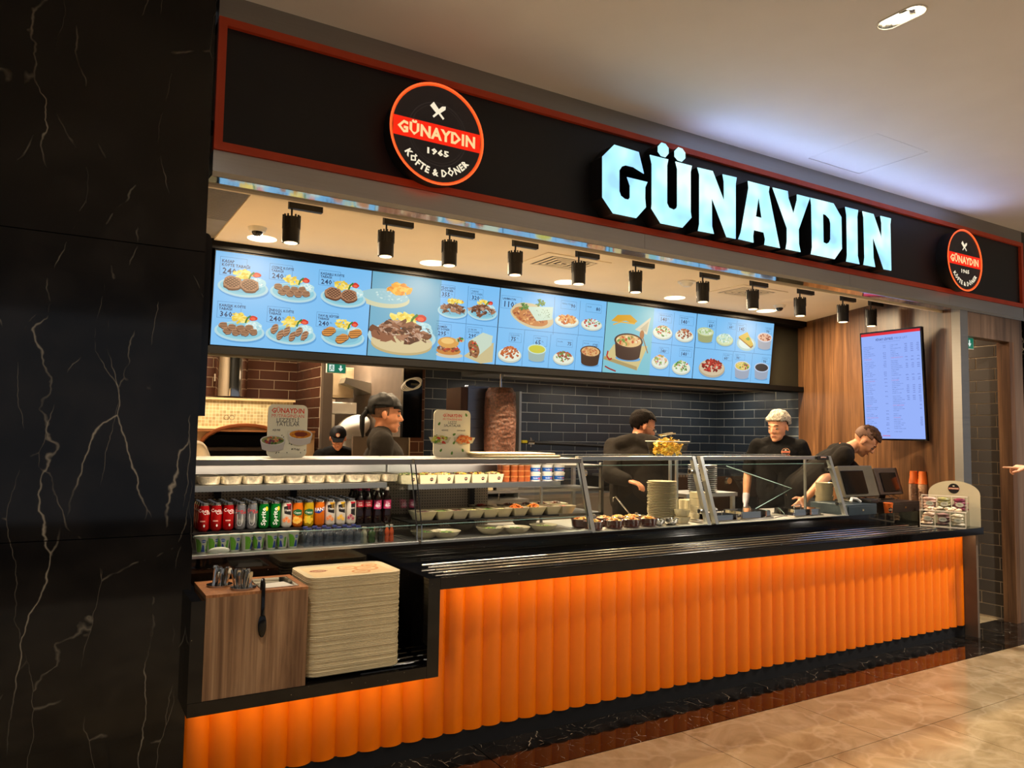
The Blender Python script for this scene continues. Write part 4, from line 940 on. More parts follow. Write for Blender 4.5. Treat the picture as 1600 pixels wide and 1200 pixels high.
# tall price list screen on the veneered wall
XT = 6.60
TL = atx(1350, 524, XT); TR = atx(1443.6, 513.7, XT-.0); BL = atx(1357, 685, XT); BR = atx(1449, 686.7, XT)
hh = ((TL.z-BL.z)+(TR.z-BR.z))/2; ww_ = ((TL.y-TR.y)+(BL.y-BR.y))/2; tilt = .055
t = thing('price_screen', 'tall portrait price list screen on the veneered wall', 'screen', (XT, (TL.y+TR.y)/2, BL.z+.0))
t.rotation_euler = (0, 0, -PI/2)   # local x runs toward -y (viewer's right), local -y faces -x
def TP(u, v, d): return (u, -d+(-tilt)*(v), v)
b = MB(); c8 = []
for (u, v) in ((-ww_/2-.012, -.015), (ww_/2+.012, -.015), (ww_/2+.012, hh+.015), (-ww_/2-.012, hh+.015)): c8.append((u, v))
b.add([TP(u, v, -.035) for u, v in c8]+[TP(u, v, -.001) for u, v in c8], [(3, 2, 1, 0), (4, 5, 6, 7), (0, 1, 5, 4), (1, 2, 6, 5), (2, 3, 7, 6), (3, 0, 4, 7)])
b.build('casing', M['black_gloss'], t, fixn=True)
b = MB().box(-.08, .04, .03, .05, hh*.35, hh*.6); b.box(-.05, .0, .05, .12, hh*.42, hh*.5); b.build('wall_bracket', M['black'], t)
k = Ink(); k.rect(-ww_/2, 0, ww_/2, hh, (150, 178, 250)); k.rect(-ww_/2, hh-.025, ww_/2, hh, (226, 44, 56))
k.text('FİYAT LİSTESİ', -.14, hh-.075, .018, (40, 50, 120), G=GB); k.text('/ PRICE LIST', .03, hh-.075, .018, (90, 110, 180), G=GR)
k.rect(-.1, hh-.092, .1, hh-.09, (110, 130, 200)); rnd = random.Random(8)
wd = ['KÖFTE', 'PİLAV', 'SALATA', 'DÖNER', 'ET', 'TABAĞI', 'MENÜ', 'TAVUK', 'ÇORBA', 'DÜRÜM', 'AYRAN', 'SU']
y = hh-.13; row = 0
while y > .05:
    c_ = (72, 92, 165) if rnd.random() > .12 else (200, 60, 110)
    k.k = 20; k.text(' '.join(rnd.choice(wd) for _ in range(rnd.choice((2, 3)))), -ww_/2+.02, y, .0072, c_, G=GR)
    if rnd.random() < .5: k.text(str(rnd.choice((60, 75, 90, 140, 240)))+' TL', -.045, y, .0072, (60, 70, 150), 'r', G=GB)
    k.text(' '.join(rnd.choice(wd) for _ in range(rnd.choice((2, 3)))), .0, y, .0072, c_, G=GR)
    if rnd.random() < .6:
        for q_ in range(1 if y < hh*.35 else 3): k.text(str(rnd.choice((60, 75, 90, 140, 240)))+'TL', ww_/2-.015-q_*.055, y, .0072, (60, 70, 150), 'r', G=GB)
    y -= .0168; row += 1
    if row % 9 == 8: y -= .012
k.text('GÜNAYDIN', -.12, .022, .01, (226, 60, 70), G=GB)
k.build('picture', M['screen'], t, TP)

# ------------------------------------------------------------------ track spots and ceiling fittings
SP = [(455, 360), (603, 382), (702, 397), (805, 411), (904, 431), (993, 440), (1098, 456), (1176, 468), (1250, 477), (1317, 487), (1361, 495)]
YS = 4.4; body_m = None
def spot_thing(x, z, label):
    t = thing('track_spot', label, 'spotlight', (x, YS, ZC), 0, 'row of black track spots')
    MB().box(-.02, .18, -.018, .018, -.055, 0).build('driver_box', M['black_soft'], t, bevel=.002)
    b = MB(); b.cyl((0, 0, z+.055-ZC), (0, 0, -.03), .006, n=8); b.build('stem', M['black_soft'], t)
    b = MB().lathe([(.046, -.075), (.05, -.073), (.05, .075), (.0, .075)], 24, Matrix.Translation((0, 0, z-ZC)))
    for k in range(14):
        a = 2*PI*k/14; T = Matrix.Translation((0, 0, z-ZC)) @ Matrix.Rotation(a, 4, 'Z')
        b.box(.044, .0525, -.004, .004, .01, .088, 0, T)
    b.build('lamp_body', M['black_soft'], t, smooth=40)
    MB().lathe([(.0, -.0765), (.038, -.0765), (.038, -.072)], 20, Matrix.Translation((0, 0, z-ZC))).build('lamp', M['lampface2'], t)
    return t
base = None
for i, (px, py) in enumerate(SP):
    p = aty(px, py, YS)
    lab = f'black cylindrical track spot, {nth(i)} from the left in the ceiling row'
    if base is None: base = spot_thing(p.x, p.z, lab); zb = p.z
    else: dup(base, (p.x, YS, ZC+(p.z-zb)*.0), None, lab)
    lamp('spot_light', 'SPOT', (p.x, YS, p.z-.09), 45, (1, .74, .45), .035, direction=(.0, .0, -1), spot=95, blend=.7)
for i, (x, y) in enumerate(DISCS):
    o = MB().lathe([(.0, -.003), (.085, -.003), (.1, -.001), (.1, .002)], 28).build('ceiling_disc_light', [emitmat('disc_glow', (255, 232, 190), 3.5)] if i == 0 else [disc_m], None, (x, y, ZC-.001))
    if i == 0: disc_m = o.data.materials[0]
    tag(o, f'round glowing recessed ceiling light before the menu screens, {nth(i)} from the left', 'light', 'recessed ceiling lights')
def vent(x0, x1, y0, y1, label):
    t = thing('ceiling_vent', label, 'vent', ((x0+x1)/2, (y0+y1)/2, ZC)); w = (x1-x0)/2; d = (y1-y0)/2
    b = MB(); b.prism([[(-w, -d), (w, -d), (w, d), (-w, d)], [(-w*.72, -d*.72), (-w*.72, d*.72), (w*.72, d*.72), (w*.72, -d*.72)]], lambda u, v, q: (u, v, -.006+q), .006); b.build('frame', M['ceil_shop'], t, fixn=True)
    MB().box(-w*.72, w*.72, -d*.72, d*.72, -.001, .0).build('backing', M['black_soft'], t)
    for s_ in (.66, .5, .34, .17):
        b = MB(); o_ = [(-w*s_, -d*s_), (w*s_, -d*s_), (w*s_, d*s_), (-w*s_, d*s_)]; s2 = s_-.085; i_ = [(-w*s2, -d*s2), (-w*s2, d*s2), (w*s2, d*s2), (w*s2, -d*s2)]
        b.prism([o_, i_], lambda u, v, q: (u, v, -.008+q), .004); b.build('slat', M['ceil_shop'], t, fixn=True)
vent(3.05, 3.65, 4.6, 5.05, 'square louvred air vent in the shop ceiling above the middle screens')
vent(5.12, 5.72, 4.6, 5.05, 'square louvred air vent in the shop ceiling towards the right wall')
for (x, y, lab) in ((4.637, 4.796, 'white round smoke detector beside the right ceiling vent'),):
    tag(MB().lathe([(0, -.045), (.03, -.045), (.05, -.03), (.055, -.015), (.075, -.012), (.08, 0)], 24).build('smoke_detector', M['white'], None, (x, y, ZC-.0), smooth=35), lab, 'detector')
for i, (x, y, lab) in enumerate(((1.07, 5.15, 'small dome camera behind the first track spot on the left'), (6.231, 5.118, 'small dome camera by the rightmost ceiling light'))):
    t = thing('dome_camera', lab, 'camera', (x, y, ZC)); MB().lathe([(.0, -.03), (.05, -.028), (.062, 0)], 24).build('housing', M['white'], t, smooth=40)
    MB().lathe([(0, -.06), (.02, -.056), (.034, -.04), (.036, -.028)], 20).build('dome', M['black_gloss'], t, smooth=60)
for i, (x, y, lab) in enumerate(((4.52, 5.46, 'flat round white ceiling speaker near the fifth spot'), (6.12, 4.86, 'flat round ceiling speaker left of the ninth spot'))):
    tag(MB().lathe([(0, -.008), (.1, -.008), (.115, 0)], 28).build('ceiling_speaker', M['ceil_shop'], None, (x, y, ZC), smooth=30), lab, 'speaker')

# ------------------------------------------------------------------ display cases
YB_, YTp, ZB_, ZTp = 3.80, 3.905, 1.0, 1.455
X1, X2, X3, X4, X5 = .53, 1.705, 2.862, 3.93, 5.40
cs = thing('display_case', 'open chilled drinks case with steel shelves beside the marble pillar', 'display case', (X1, YB_, ZB_))
def W3(parent): l = parent.location; return (-l.x, -l.y, -l.z)
def bld(b, name, m, t, **kw): o = b.build(name, m, t, W3(t), **kw); return o
def case_shell(t, xa, xb, backx=None):
    bld(MB().box(xa, xb, YB_-.02, YB_+.03, ZB_-.001, ZB_+.016), 'front_rail', M['alu'], t, bevel=.002)
    bld(MB().box(xa, xb, YTp-.01, 4.42, ZTp-.03, ZTp), 'top_board', M['steel_dark'], t, bevel=.002)
    bld(MB().box(xa, xb, YB_+.03, 4.5, ZB_-.022, ZB_-.004), 'deck', M['steel_dark'], t)
    bx_ = backx or xb
    bld(MB().box(xa, bx_, 4.47, 4.5, ZB_-.004, ZTp-.03), 'back_panel', M['perf'], t)
    bld(MB().box(xa, xb, 4.30, 4.33, 1.355, ZTp-.03), 'top_duct', M['steel'], t)
    x = xa+.22
    while x < bx_: bld(MB().box(x, x+.035, 4.44, 4.47, ZB_-.004, 1.36), 'upright', M['black_soft'], t); x += .42
    b = MB(); b.add([(xa, YB_+.01, ZB_+.012), (xb, YB_+.01, ZB_+.012), (xb, YB_+.032, ZB_+.095), (xa, YB_+.032, ZB_+.095), (xa, YB_+.014, ZB_+.012), (xb, YB_+.014, ZB_+.012), (xb, YB_+.036, ZB_+.095), (xa, YB_+.036, ZB_+.095)],
        [(3, 2, 1, 0), (4, 5, 6, 7), (0, 1, 5, 4), (1, 2, 6, 5), (3, 0, 4, 7)]); bld(b, 'front_glass', M['glass'], t)
    bld(MB().box(xa, xb, YB_+.031, YB_+.037, ZB_+.095, ZB_+.098), 'glass_rim', M['glass_edge'], t)
def side_glass(t, x, black=True):
    b = MB(); v = [(x, YB_+.005, ZB_+.012), (x, 4.42, ZB_+.012), (x, 4.42, ZTp-.03), (x, YTp+.002, ZTp-.03)]
    b.hexa(v+[(p[0]+.005, p[1], p[2]) for p in v]); bld(b, 'side_glass', M['glass'], t, fixn=True)
    b = MB(); b.cyl((x+.0025, YB_+.004, ZB_+.10), (x+.0025, YTp-.001, ZTp-.03), .004, n=6); bld(b, 'seal_strip', M['black'], t)
    b = MB(); b.cyl((x+.0025, YB_-.004, ZB_+.012), (x+.0025, YB_+.002, ZB_+.10), .004, n=6); bld(b, 'corner_clip', M['chrome'], t)
m, nt, b_ = newmat('perforated_panel')
g_ = N(nt, 'ShaderNodeNewGeometry'); mp_ = N(nt, 'ShaderNodeMapping'); mp_.inputs['Scale'].default_value = (55, 55, 55); L(nt, g_.outputs['Position'], mp_.inputs[0])
v_ = N(nt, 'ShaderNodeTexVoronoi'); v_.inputs['Randomness'].default_value = 0; v_.inputs['Scale'].default_value = 1; L(nt, mp_.outputs[0], v_.inputs['Vector'])
r_ = ramp(nt, [(.22, rgb(30, 28, 26)), (.28, rgb(150, 142, 128))]); L(nt, v_.outputs['Distance'], r_.inputs[0]); L(nt, r_.outputs[0], b_.inputs['Base Color']); b_.inputs['Roughness'].default_value = .5
M['perf'] = m
case_shell(cs, X1, X2-.012)
side_glass(cs, X2-.02)
SH1 = (4.05, 1.318); SH2 = (4.06, 1.083)
bld(MB().box(X1, X2-.10, SH1[0], 4.44, SH1[1]-.006, SH1[1]), 'shelf', M['steel'], cs); bld(MB().box(X1, X2-.10, SH1[0]-.004, SH1[0], SH1[1]-.03, SH1[1]+.0), 'shelf_lip', M['alu'], cs)
bld(MB().box(X1, X2-.10, SH2[0], 4.44, SH2[1]-.01, SH2[1]), 'shelf', M['black_soft'], cs)
c2 = thing('display_case', 'chilled glass salad case with two shelves left of the slanted glass counters', 'display case', (X2, YB_, ZB_))
case_shell(c2, X2+.002, X3-.005, 2.5); side_glass(c2, X2+.008); side_glass(c2, X3-.02)
bld(MB().box(X2+.03, X3-.06, SH1[0], 4.44, SH1[1]-.006-.015, SH1[1]-.015), 'shelf', M['steel'], c2); bld(MB().box(X2+.03, X3-.06, SH1[0]-.004, SH1[0], SH1[1]-.045, SH1[1]-.015), 'shelf_lip', M['alu'], c2)
bld(MB().box(X2+.03, X3-.08, SH2[0]-.03, 4.44, SH2[1]+.0, SH2[1]+.008), 'shelf', M['black_soft'], c2)
bld(MB().box(X3-.11, X3-.095, 4.2, 4.215, ZB_, ZTp-.03), 'corner_post', M['alu'], c2)
ZD = ZB_-.004
def frame_case(xa, xb, label, latch=False):
    t = thing('glass_counter', label, 'display case', (xa, YB_, ZB_))
    yb, yt = 3.80, 3.955
    for x in (xa, xb-.03):
        v = [(x, yb-.015, ZB_), (x+.03, yb-.015, ZB_), (x+.03, yb+.02, ZB_), (x, yb+.02, ZB_), (x, yt-.018, ZTp+.012), (x+.03, yt-.018, ZTp+.012), (x+.03, yt+.017, ZTp+.012), (x, yt+.017, ZTp+.012)]
        bld(MB().hexa(v), 'post', M['alu'], t, fixn=True)
        for z in (1.09, 1.36):
            y = yb+(yt-yb)*(z-ZB_)/(ZTp-ZB_); s_ = 1 if x == xa else -1; xc = x+.03 if x == xa else x
            b = MB(); b.cyl((xc+s_*.002, y+.012, z), (xc+s_*.03, y+.012, z), .018, n=16); bld(b, 'glass_clamp', M['chrome'], t, smooth=40)
            b = MB(); b.cyl((xc+s_*.0295, y+.012, z), (xc+s_*.031, y+.012, z), .013, n=16); bld(b, 'clamp_pad', M['black'], t)
    bld(MB().box(xa+.03, xb-.03, yt-.015, yt+.012, ZTp-.016, ZTp+.012), 'top_rail', M['alu'], t, bevel=.002)
    bld(MB().box(xa+.0, xb-.0, yt+.012, 4.38, ZTp+.002, ZTp+.010), 'glass_top', M['glass'], t)
    bld(MB().box(xa, xb, 4.38, 4.40, ZTp-.012, ZTp+.012), 'rear_rail', M['alu'], t)
    bld(MB().box(xa, xb, yb-.02, yb+.03, ZB_-.002, ZB_+.004), 'front_rail', M['alu'], t)
    f = lambda z: yb+.028+(yt-yb)*(z-ZB_)/(ZTp-ZB_)
    v = [(xa+.045, f(1.03), 1.03), (xb-.045, f(1.03), 1.03), (xb-.045, f(1.03)+.006, 1.03), (xa+.045, f(1.03)+.006, 1.03), (xa+.045, f(1.405), 1.405), (xb-.045, f(1.405), 1.405), (xb-.045, f(1.405)+.006, 1.405), (xa+.045, f(1.405)+.006, 1.405)]
    bld(MB().hexa(v), 'front_glass', M['glass'], t, fixn=True)
    bld(MB().box(xa+.045, xb-.045, f(1.405), f(1.405)+.006, 1.405, 1.4075), 'glass_rim', M['glass_edge'], t)
    bld(MB().box(xa, xb, YB_+.03, 4.5, ZD-.02, ZD), 'deck', M['steel'], t)
    return t
c3 = frame_case(X3, X4-.04, 'slanted glass counter frame over casseroles and plate stack')
for px in (1047, 1057):
    p = aty(px, 760, 4.3); bld(MB().box(p.x-.008, p.x+.008, 4.29, 4.31, ZD, ZTp-.01), 'rear_post', M['alu'], c3)
c4 = frame_case(X4+.005, X5, 'slanted glass counter frame over the steel pan lids')
p = aty(1258, 760, 4.3); bld(MB().box(p.x-.007, p.x+.007, 4.29, 4.31, ZD, ZTp-.01), 'rear_post', M['alu'], c4)
p = aty(1282, 718, 3.95); bld(MB().box(p.x-.07, p.x+.07, 3.925, 3.938, ZTp-.02, ZTp+.014), 'latch', M['black_soft'], c4, bevel=.004)
bld(MB().box(p.x-.035, p.x+.035, 3.921, 3.925, ZTp-.002, ZTp+.008), 'latch_plate', M['chrome'], c4)
a, b1, c_ = aty(1135, 728, 4.25), aty(1237, 763, 4.2), aty(1175, 798, 4.15)
b = MB(); b.add([a, b1, c_, a+Vector((0, .006, 0)), b1+Vector((0, .006, 0)), c_+Vector((0, .006, 0))], [(0, 1, 2), (3, 5, 4)]); bld(b, 'glass_wing', M['glass'], c4)
b = MB(); b.tube([a, b1, c_], .0035, 6); bld(b, 'glass_wing_rim', pmat('wing_edge', (190, 226, 222), .2, emit=None), c4)

# ------------------------------------------------------------------ drinks
Rc, Hc = .0285, .145
def can_mesh(side, top=M['chrome']):
    b = MB().lathe([(.0, .003), (.019, .0), (.0235, .004), (Rc, .014), (Rc, Hc-.018), (Rc-.001, Hc-.014)], 20, mi=0)
    b.lathe([(Rc-.001, Hc-.014), (.024, Hc-.003), (.0245, Hc), (.0225, Hc-.001), (.022, Hc-.005), (.0, Hc-.005)], 20, mi=1)
    b.box(-.006, .006, -.012, .004, Hc-.005, Hc-.0035, 1)
    return b.mesh('drink_can', [side, top], smooth=40)
red = pmat('red_can', (190, 16, 18), .25, .4, var=.02); sil = pmat('silver_can', (176, 176, 178), .25, .8, var=.02); grn = pmat('green_can', (6, 128, 40), .25, .4, var=.02)
wht = pmat('white_can', (224, 216, 200), .3, .1, var=.02); org = pmat('orange_can', (236, 118, 16), .25, .3, var=.05); yel = pmat('yellow_can', (206, 170, 20), .25, .3, var=.05)
def can(kind):
    side = {'cola': red, 'light': sil, 'sprite': grn, 'peach': wht, 'orange': org, 'lemon': yel, 'fanta': org, 'capo': wht, 'capy': wht, 'cherry': wht}[kind]
    o = bpy.data.objects.new('drink_can', can_mesh(side)); COL.objects.link(o); k = Ink(3e-5); w = Rc
    if kind == 'cola': k.text('Coca', -.026, .098, .016, (240, 226, 220), sx=1.1); k.text('Cola', .0, .086, .016, (240, 226, 220), sx=1.0); k.rect(-.012, .05, .012, .056, (236, 170, 160)); k.disc(.008, .03, .004, .007, (236, 226, 220), 10)
    elif kind == 'light': k.text('Coca', -.027, .094, .014, (196, 40, 44)); k.text('Cola', .002, .084, .014, (196, 40, 44)); k.curve([(-.012, .082), (-.012, .035), (-.006, .024), (.006, .024), (.012, .035), (.012, .082)], .0018, (226, 226, 228))
    elif kind == 'sprite': k.disc(.018, .105, .008, .012, (240, 210, 20), 12); k.text('Sprite', .012, .018, .0215, (240, 246, 236), rot=PI/2, sx=1.25)
    elif kind in ('peach', 'cherry', 'capo', 'capy'):
        c = {'peach': (196, 30, 50), 'cherry': (190, 24, 44), 'capo': (206, 150, 20), 'capy': (214, 170, 20)}[kind]
        k.poly([(-.004, .128), (.027, .128), (.027, .085), (.008, .095)], c); k.poly([(-.016, .112), (.026, .122), (.026, .066), (-.012, .076)] if kind != 'cherry' else [(0, .115), (.026, .122), (.026, .05), (.0, .06)], (30, 26, 26))
        k.text('Cappy', -.012, .090, .009, (240, 236, 226)); f = {'peach': (236, 120, 60), 'cherry': (150, 30, 90), 'capo': (226, 130, 70), 'capy': (232, 180, 40)}[kind]
        for (u, v) in ((0, .05), (.012, .036), (-.012, .04)): k.disc(u, v, .0105, .0105, f, 14); k.ring(u, v, .006, .008, (246, 200, 150), 14)
    elif kind in ('orange', 'lemon'):
        k.poly([(-.026, .088), (.0, .098), (.026, .092), (.026, .066), (.0, .062), (-.026, .072)], (26, 96, 50)); k.text('Cappy', -.018, .074, .010, (230, 240, 220)); k.blobs(12, 0, .04, .022, .018, .008, [(250, 176, 50), (240, 140, 30), (250, 200, 90)] if kind == 'orange' else [(226, 206, 60), (236, 190, 40)], 3)
    elif kind == 'fanta': k.poly([(-.027, .074), (.0, .07), (.027, .088), (.027, .098), (-.027, .084)], (20, 50, 140)); k.text('FANTA', -.026, .079, .018, (240, 244, 250), rot=.12)
    k.build('can_print', M['print'], o, wrapT(Rc), True)
    return o
kinds = ['cola']*3+['light']*2+['sprite']*2+['peach', 'orange', 'lemon', 'fanta', 'capo', 'capy', 'cherry']
desc = {'cola': 'red cola can', 'light': 'silver cola can', 'sprite': 'green lemonade can', 'peach': 'white juice can with red corner and fruit', 'orange': 'orange juice can with green band', 'lemon': 'yellow juice can with green band', 'fanta': 'orange soda can with blue lettering', 'capo': 'white juice can with orange fruit', 'capy': 'white juice can with yellow fruit', 'cherry': 'white juice can with dark berry print'}
proto = {}; xa = aty(318, 812, 4.12).x; xb = aty(548, 800, 4.12).x
for r_ in range(4):
    for i, kd in enumerate(kinds):
        x = xa+(xb-xa)*i/13; y = 4.12+r_*.0592
        lab = f'{desc[kd]}, {nth(i)} column from the left, ' + ('front row' if r_ == 0 else f'{nth(r_)} row back')
        if kd not in proto: o = can(kd); proto[kd] = o
        else: o = dup(proto[kd])
        o.location = (x, y, SH2[1]+.0005); o.rotation_euler = (0, 0, -.25+.03*((i*7+r_*3) % 5-2)); tag(o, lab, 'can', 'drink cans on the middle shelf')
# plastic cola bottles
def bottle(r, h, glassm, liquid, capm, lab=None, name='drink_bottle', capr=.4):
    prof = [(0, .002), (r*.8, 0), (r, r*.3), (r, h*.28), (r*.86, h*.36), (r*.86, h*.42), (r, h*.5), (r*.98, h*.64), (r*.6, h*.78), (r*.4, h*.84), (r*.38, h*.92)]
    o = MB().lathe(prof, 18).build(name, [liquid], None, smooth=50)
    MB().lathe([(r*capr, 0), (r*capr*1.04, .002), (r*capr*1.04, h*.085), (0, h*.09)], 16, Matrix.Translation((0, 0, h*.9))).build('cap', capm, o, smooth=40)
    return o
colam = pmat('cola', (26, 10, 8), .08, var=.05, coat=.6); capr = pmat('magenta_cap', (150, 24, 60), .4); capw = pmat('white_cap', (226, 214, 196), .4)
pb = {}
for r_ in range(3):
    for i, px in enumerate((562, 575, 590, 605)):
        kd = 0 if i < 2 else 1; x = aty(px, 800, 4.12).x; y = 4.13+r_*.065
        lab = ('cola bottle with magenta cap and red label' if kd == 0 else 'cola bottle with white cap and pink label')+f', {nth(i)} bottle column, '+('front row' if r_ == 0 else f'{nth(r_)} row back')
        if kd not in pb:
            o = bottle(.0275, .205, None, colam, capr if kd == 0 else capw); k = Ink(3e-5)
            if kd == 0: 
                for j in range(8): k.rect(-.028+.007*j, .095, -.021+.007*j, .132, (176, 20, 44)); k.k -= 1
                k.k += 1; k.text('Coca', -.016, .116, .009, (240, 226, 220)); k.text('Cola', -.01, .102, .009, (240, 226, 220))
            else:
                for j in range(7): k.rect(-.0245+.007*j, .08, -.0175+.007*j, .13, (196, 50, 100)); k.k -= 1
                k.k += 1; k.blobs(14, 0, .105, .014, .016, .005, [(240, 226, 230), (226, 150, 180)], 4)
            k.build('bottle_label', M['print'], o, wrapT(.0278)); pb[kd] = o
        else: o = dup(pb[kd])
        o.location = (x, y, SH2[1]+.0005); o.rotation_euler = (0, 0, -.2); tag(o, lab, 'bottle', 'cola bottles on the middle shelf')
# foil pans
b = MB(); n = 28; vs = []
for q, (r, z) in enumerate([(.042, 0), (.055, .004), (.062, .042), (.067, .044), (.067, .047), (.06, .046), (.0, .043)]):
    for k in range(n): a = 2*PI*k/n; rr = r+(.0014 if (k % 2 and 0 < q < 3) else 0); vs.append((rr*math.cos(a), rr*math.sin(a), z))
b.add(vs, [(q*n+k, q*n+(k+1) % n, (q+1)*n+(k+1) % n, (q+1)*n+k) for q in range(6) for k in range(n)]+[tuple(range(n-1, -1, -1))])
foilm = b.mesh('foil_pan', [pmat('foil', (206, 196, 170), .32, .7, var=.15, scale=60)], smooth=25)
for r_ in range(2):
    for i, px in enumerate((327, 361, 394, 428, 460.5, 492, 521.5, 552.6, 579.5, 607)):
        o = bpy.data.objects.new('foil_pan', foilm); COL.objects.link(o); o.location = (aty(px, 750, 4.125).x, 4.125+.136*r_, SH1[1]+.0005); o.rotation_euler = (0, 0, i*.7); o.scale = (.9, .9, .95)
        tag(o, f'round crinkled foil pan on the top shelf, {nth(i)} from the left, '+('front row' if not r_ else 'back row'), 'pan', 'foil pans on the top shelf')
        b = MB().lathe([(0, .001), (.058, .001)], 20); bo = b.build('lid', pmat('foil_lid', (214, 200, 160), .4, .3, var=.2, scale=30) if (r_ == 0 and i == 0) else lidm, o, (0, 0, .046)); lidm = bo.data.materials[0]
# yoghurt drink cups and packets on the case floor
cupw = pmat('cup_white', (214, 214, 196), .4)
cy = None
for i, px in enumerate((315, 331, 349, 367, 385, 404, 423, 441, 457)):
    x = aty(px, 862, 3.97).x; h = .084
    if cy is None:
        cy = MB().lathe([(0, .001), (.022, 0), (.033, h-.004), (.035, h-.002), (.035, h), (0, h+.0005)], 22).build('yoghurt_cup', cupw, smooth=40)
        k = Ink(3e-5); k.poly([(-.034, .008), (-.022, .008), (-.016, .07), (-.034, .074)], (104, 176, 30)); k.k -= 1; k.poly([(-.022, .008), (-.006, .008), (-.006, .05), (-.016, .07)], (104, 176, 30)); k.poly([(.016, .01), (.03, .01), (.03, .06), (.022, .06)], (90, 160, 40)); k.poly([(-.008, .008), (.014, .008), (.006, .04), (-.001, .044)], (24, 66, 160)); k.disc(.004, .06, .010, .008, (30, 70, 170), 14); k.curve([(.016, .03), (.02, .045), (.018, .06)], .003, (150, 190, 90)); k.text('ayran', -.006, .058, .006, (230, 240, 245))
        k.build('cup_print', M['print'], cy, lambda u, v, d: ((.0225+v*.135+d*3)*math.sin(u/.028), -(.0225+v*.135+d*3)*math.cos(u/.028), v), True); o = cy
    else: o = dup(cy)
    o.location = (x, 3.975+.004*(i % 2), ZD+.0005); o.rotation_euler = (0, 0, (.0, .5, -.4, .2, .8, -.2, .4, -.6, .3)[i])
    tag(o, f'white and green yoghurt drink cup on the case floor, {nth(i)} from the left', 'cup', 'yoghurt cups in the drinks case')
p = aty(342, 866, 3.9)
tag(MB().ell((0, 0, .018), (.05, .02, .018), 16, 8).build('yoghurt_packet', cupw, None, (p.x, 3.9, ZD)), 'small white yoghurt packet lying before the drink cups', 'packet')
wb = None
for r_ in range(2):
    for i, px in enumerate((478, 493, 508, 524, 540, 554)):
        x = aty(px, 858, 4.0).x
        if wb is None:
            wb = MB().lathe([(0, .002), (.026, 0), (.029, .008), (.029, .05), (.026, .066), (.012, .082), (.011, .09)], 18).build('water_bottle', M['pet'], smooth=50)
            MB().lathe([(.013, 0), (.013, .01), (0, .0105)], 14, Matrix.Translation((0, 0, .088))).build('cap', pmat('blue_cap', (60, 70, 130), .4), wb); o = wb
        else: o = dup(wb)
        o.location = (x, 3.95+.075*r_, ZD+.0005); tag(o, f'small clear water bottle on the case floor, {nth(i)} from the left, '+('front row' if not r_ else 'back row'), 'bottle', 'water bottles in the drinks case')
def smallb(px, col, cap, h, r, lab, y=3.96):
    o = bottle(r, h, None, pmat('bottle_tint', col, .12, var=.05, coat=.5), pmat('cap_tint', cap, .4), name='small_bottle', capr=.62); o.location = (aty(px, 855, y).x, y, ZD+.0005); tag(o, lab, 'bottle')
smallb(568, (150, 148, 120), (180, 176, 150), .09, .019, 'small pale bottle on the case floor left of the green one')
smallb(580, (40, 70, 20), (30, 110, 40), .085, .021, 'small green bottle with green cap and yellow band')
smallb(594, (16, 22, 16), (20, 26, 24), .09, .017, 'small dark bottle right of the green capped one')
for i, px in enumerate((604, 611)): smallb(px, (206, 84, 34), (196, 190, 176), .095, .013, ('left', 'right')[i]+' slim orange bottle at the end of the case floor')

# ------------------------------------------------------------------ salad case contents
def logo_patch(o, c, R, T=None, nm='logo_print'):
    k = Ink(6e-5); logo(k, 0, 0, R, False, txt=(240, 220, 190), band=(150, 40, 24), ring=(40, 30, 26)); return k.build(nm, M['print'], o, T or planeT(c))
def pile(b, n, cx, cy, rx, ry, z, s, seed, nm, dome=.02, flat=.6):
    rd = random.Random(seed)
    for i in range(n):
        a = rd.uniform(0, 2*PI); q = math.sqrt(rd.random())
        T = Matrix.Rotation(rd.uniform(0, PI), 4, 'Z') @ Matrix.Rotation(rd.uniform(-.6, .6), 4, 'X')
        b.ell((cx+rx*q*math.cos(a), cy+ry*q*math.sin(a), z+dome*(1-q*q)), (s*rd.uniform(.8, 1.5), s*rd.uniform(.5, .9), s*flat), 6, 4, rd.randrange(nm), T)
FM = {n_: pmat('food_'+n_, c, .5, var=.15, scale=40) for n_, c in dict(green=(86, 132, 50), lgreen=(170, 184, 90), yellow=(226, 180, 60), brown=(120, 66, 36), dark=(64, 34, 30), orange=(232, 120, 40), red=(176, 50, 34), cream=(226, 206, 150), purple=(96, 44, 60)).items()}
def lunchbox(x, y, z, mats, seed, lab, first=[None]):
    w, d, h = .055, .05, .05
    if first[0] is None:
        b = MB(); v = [(-w*.86, -d*.86, 0), (w*.86, -d*.86, 0), (w*.86, d*.86, 0), (-w*.86, d*.86, 0), (-w, -d, h), (w, -d, h), (w, d, h), (-w, d, h)]
        b.add(v, [(3, 2, 1, 0), (0, 1, 5, 4), (1, 2, 6, 5), (2, 3, 7, 6), (3, 0, 4, 7), (4, 5, 6, 7)]); first[0] = b.mesh('food_box', [M['porcelain']])
    o = bpy.data.objects.new('food_box', first[0]); COL.objects.link(o); o.location = (x, y, z)
    b = MB(); pile(b, 42, 0, 0, w*.85, d*.8, h+.002, .009, seed, len(mats), .008); tag(b.build('food', mats, o, smooth=60), kind='stuff')
    logo_patch(o, None, .011, planeT((.022, -d*.93-.001, .024), (1, 0, 0), (0, -.14, 1), (0, -1, -.14)))
    tag(o, lab, 'box', 'food boxes on the upper shelf')
for i, px in enumerate((635, 664, 691, 717.5, 744, 769)):
    lunchbox(aty(px, 752, 4.13).x+.0, 4.13, SH1[1]-.0145, [FM['yellow'], FM['lgreen'], FM['cream'], FM['brown']] if i else [FM['green'], FM['cream']], 40+i, f'cream logo food box with topping, {nth(i)} from the left on the upper shelf')
jar = None; jm = pmat('brown_jar', (150, 74, 30), .3, var=.15)
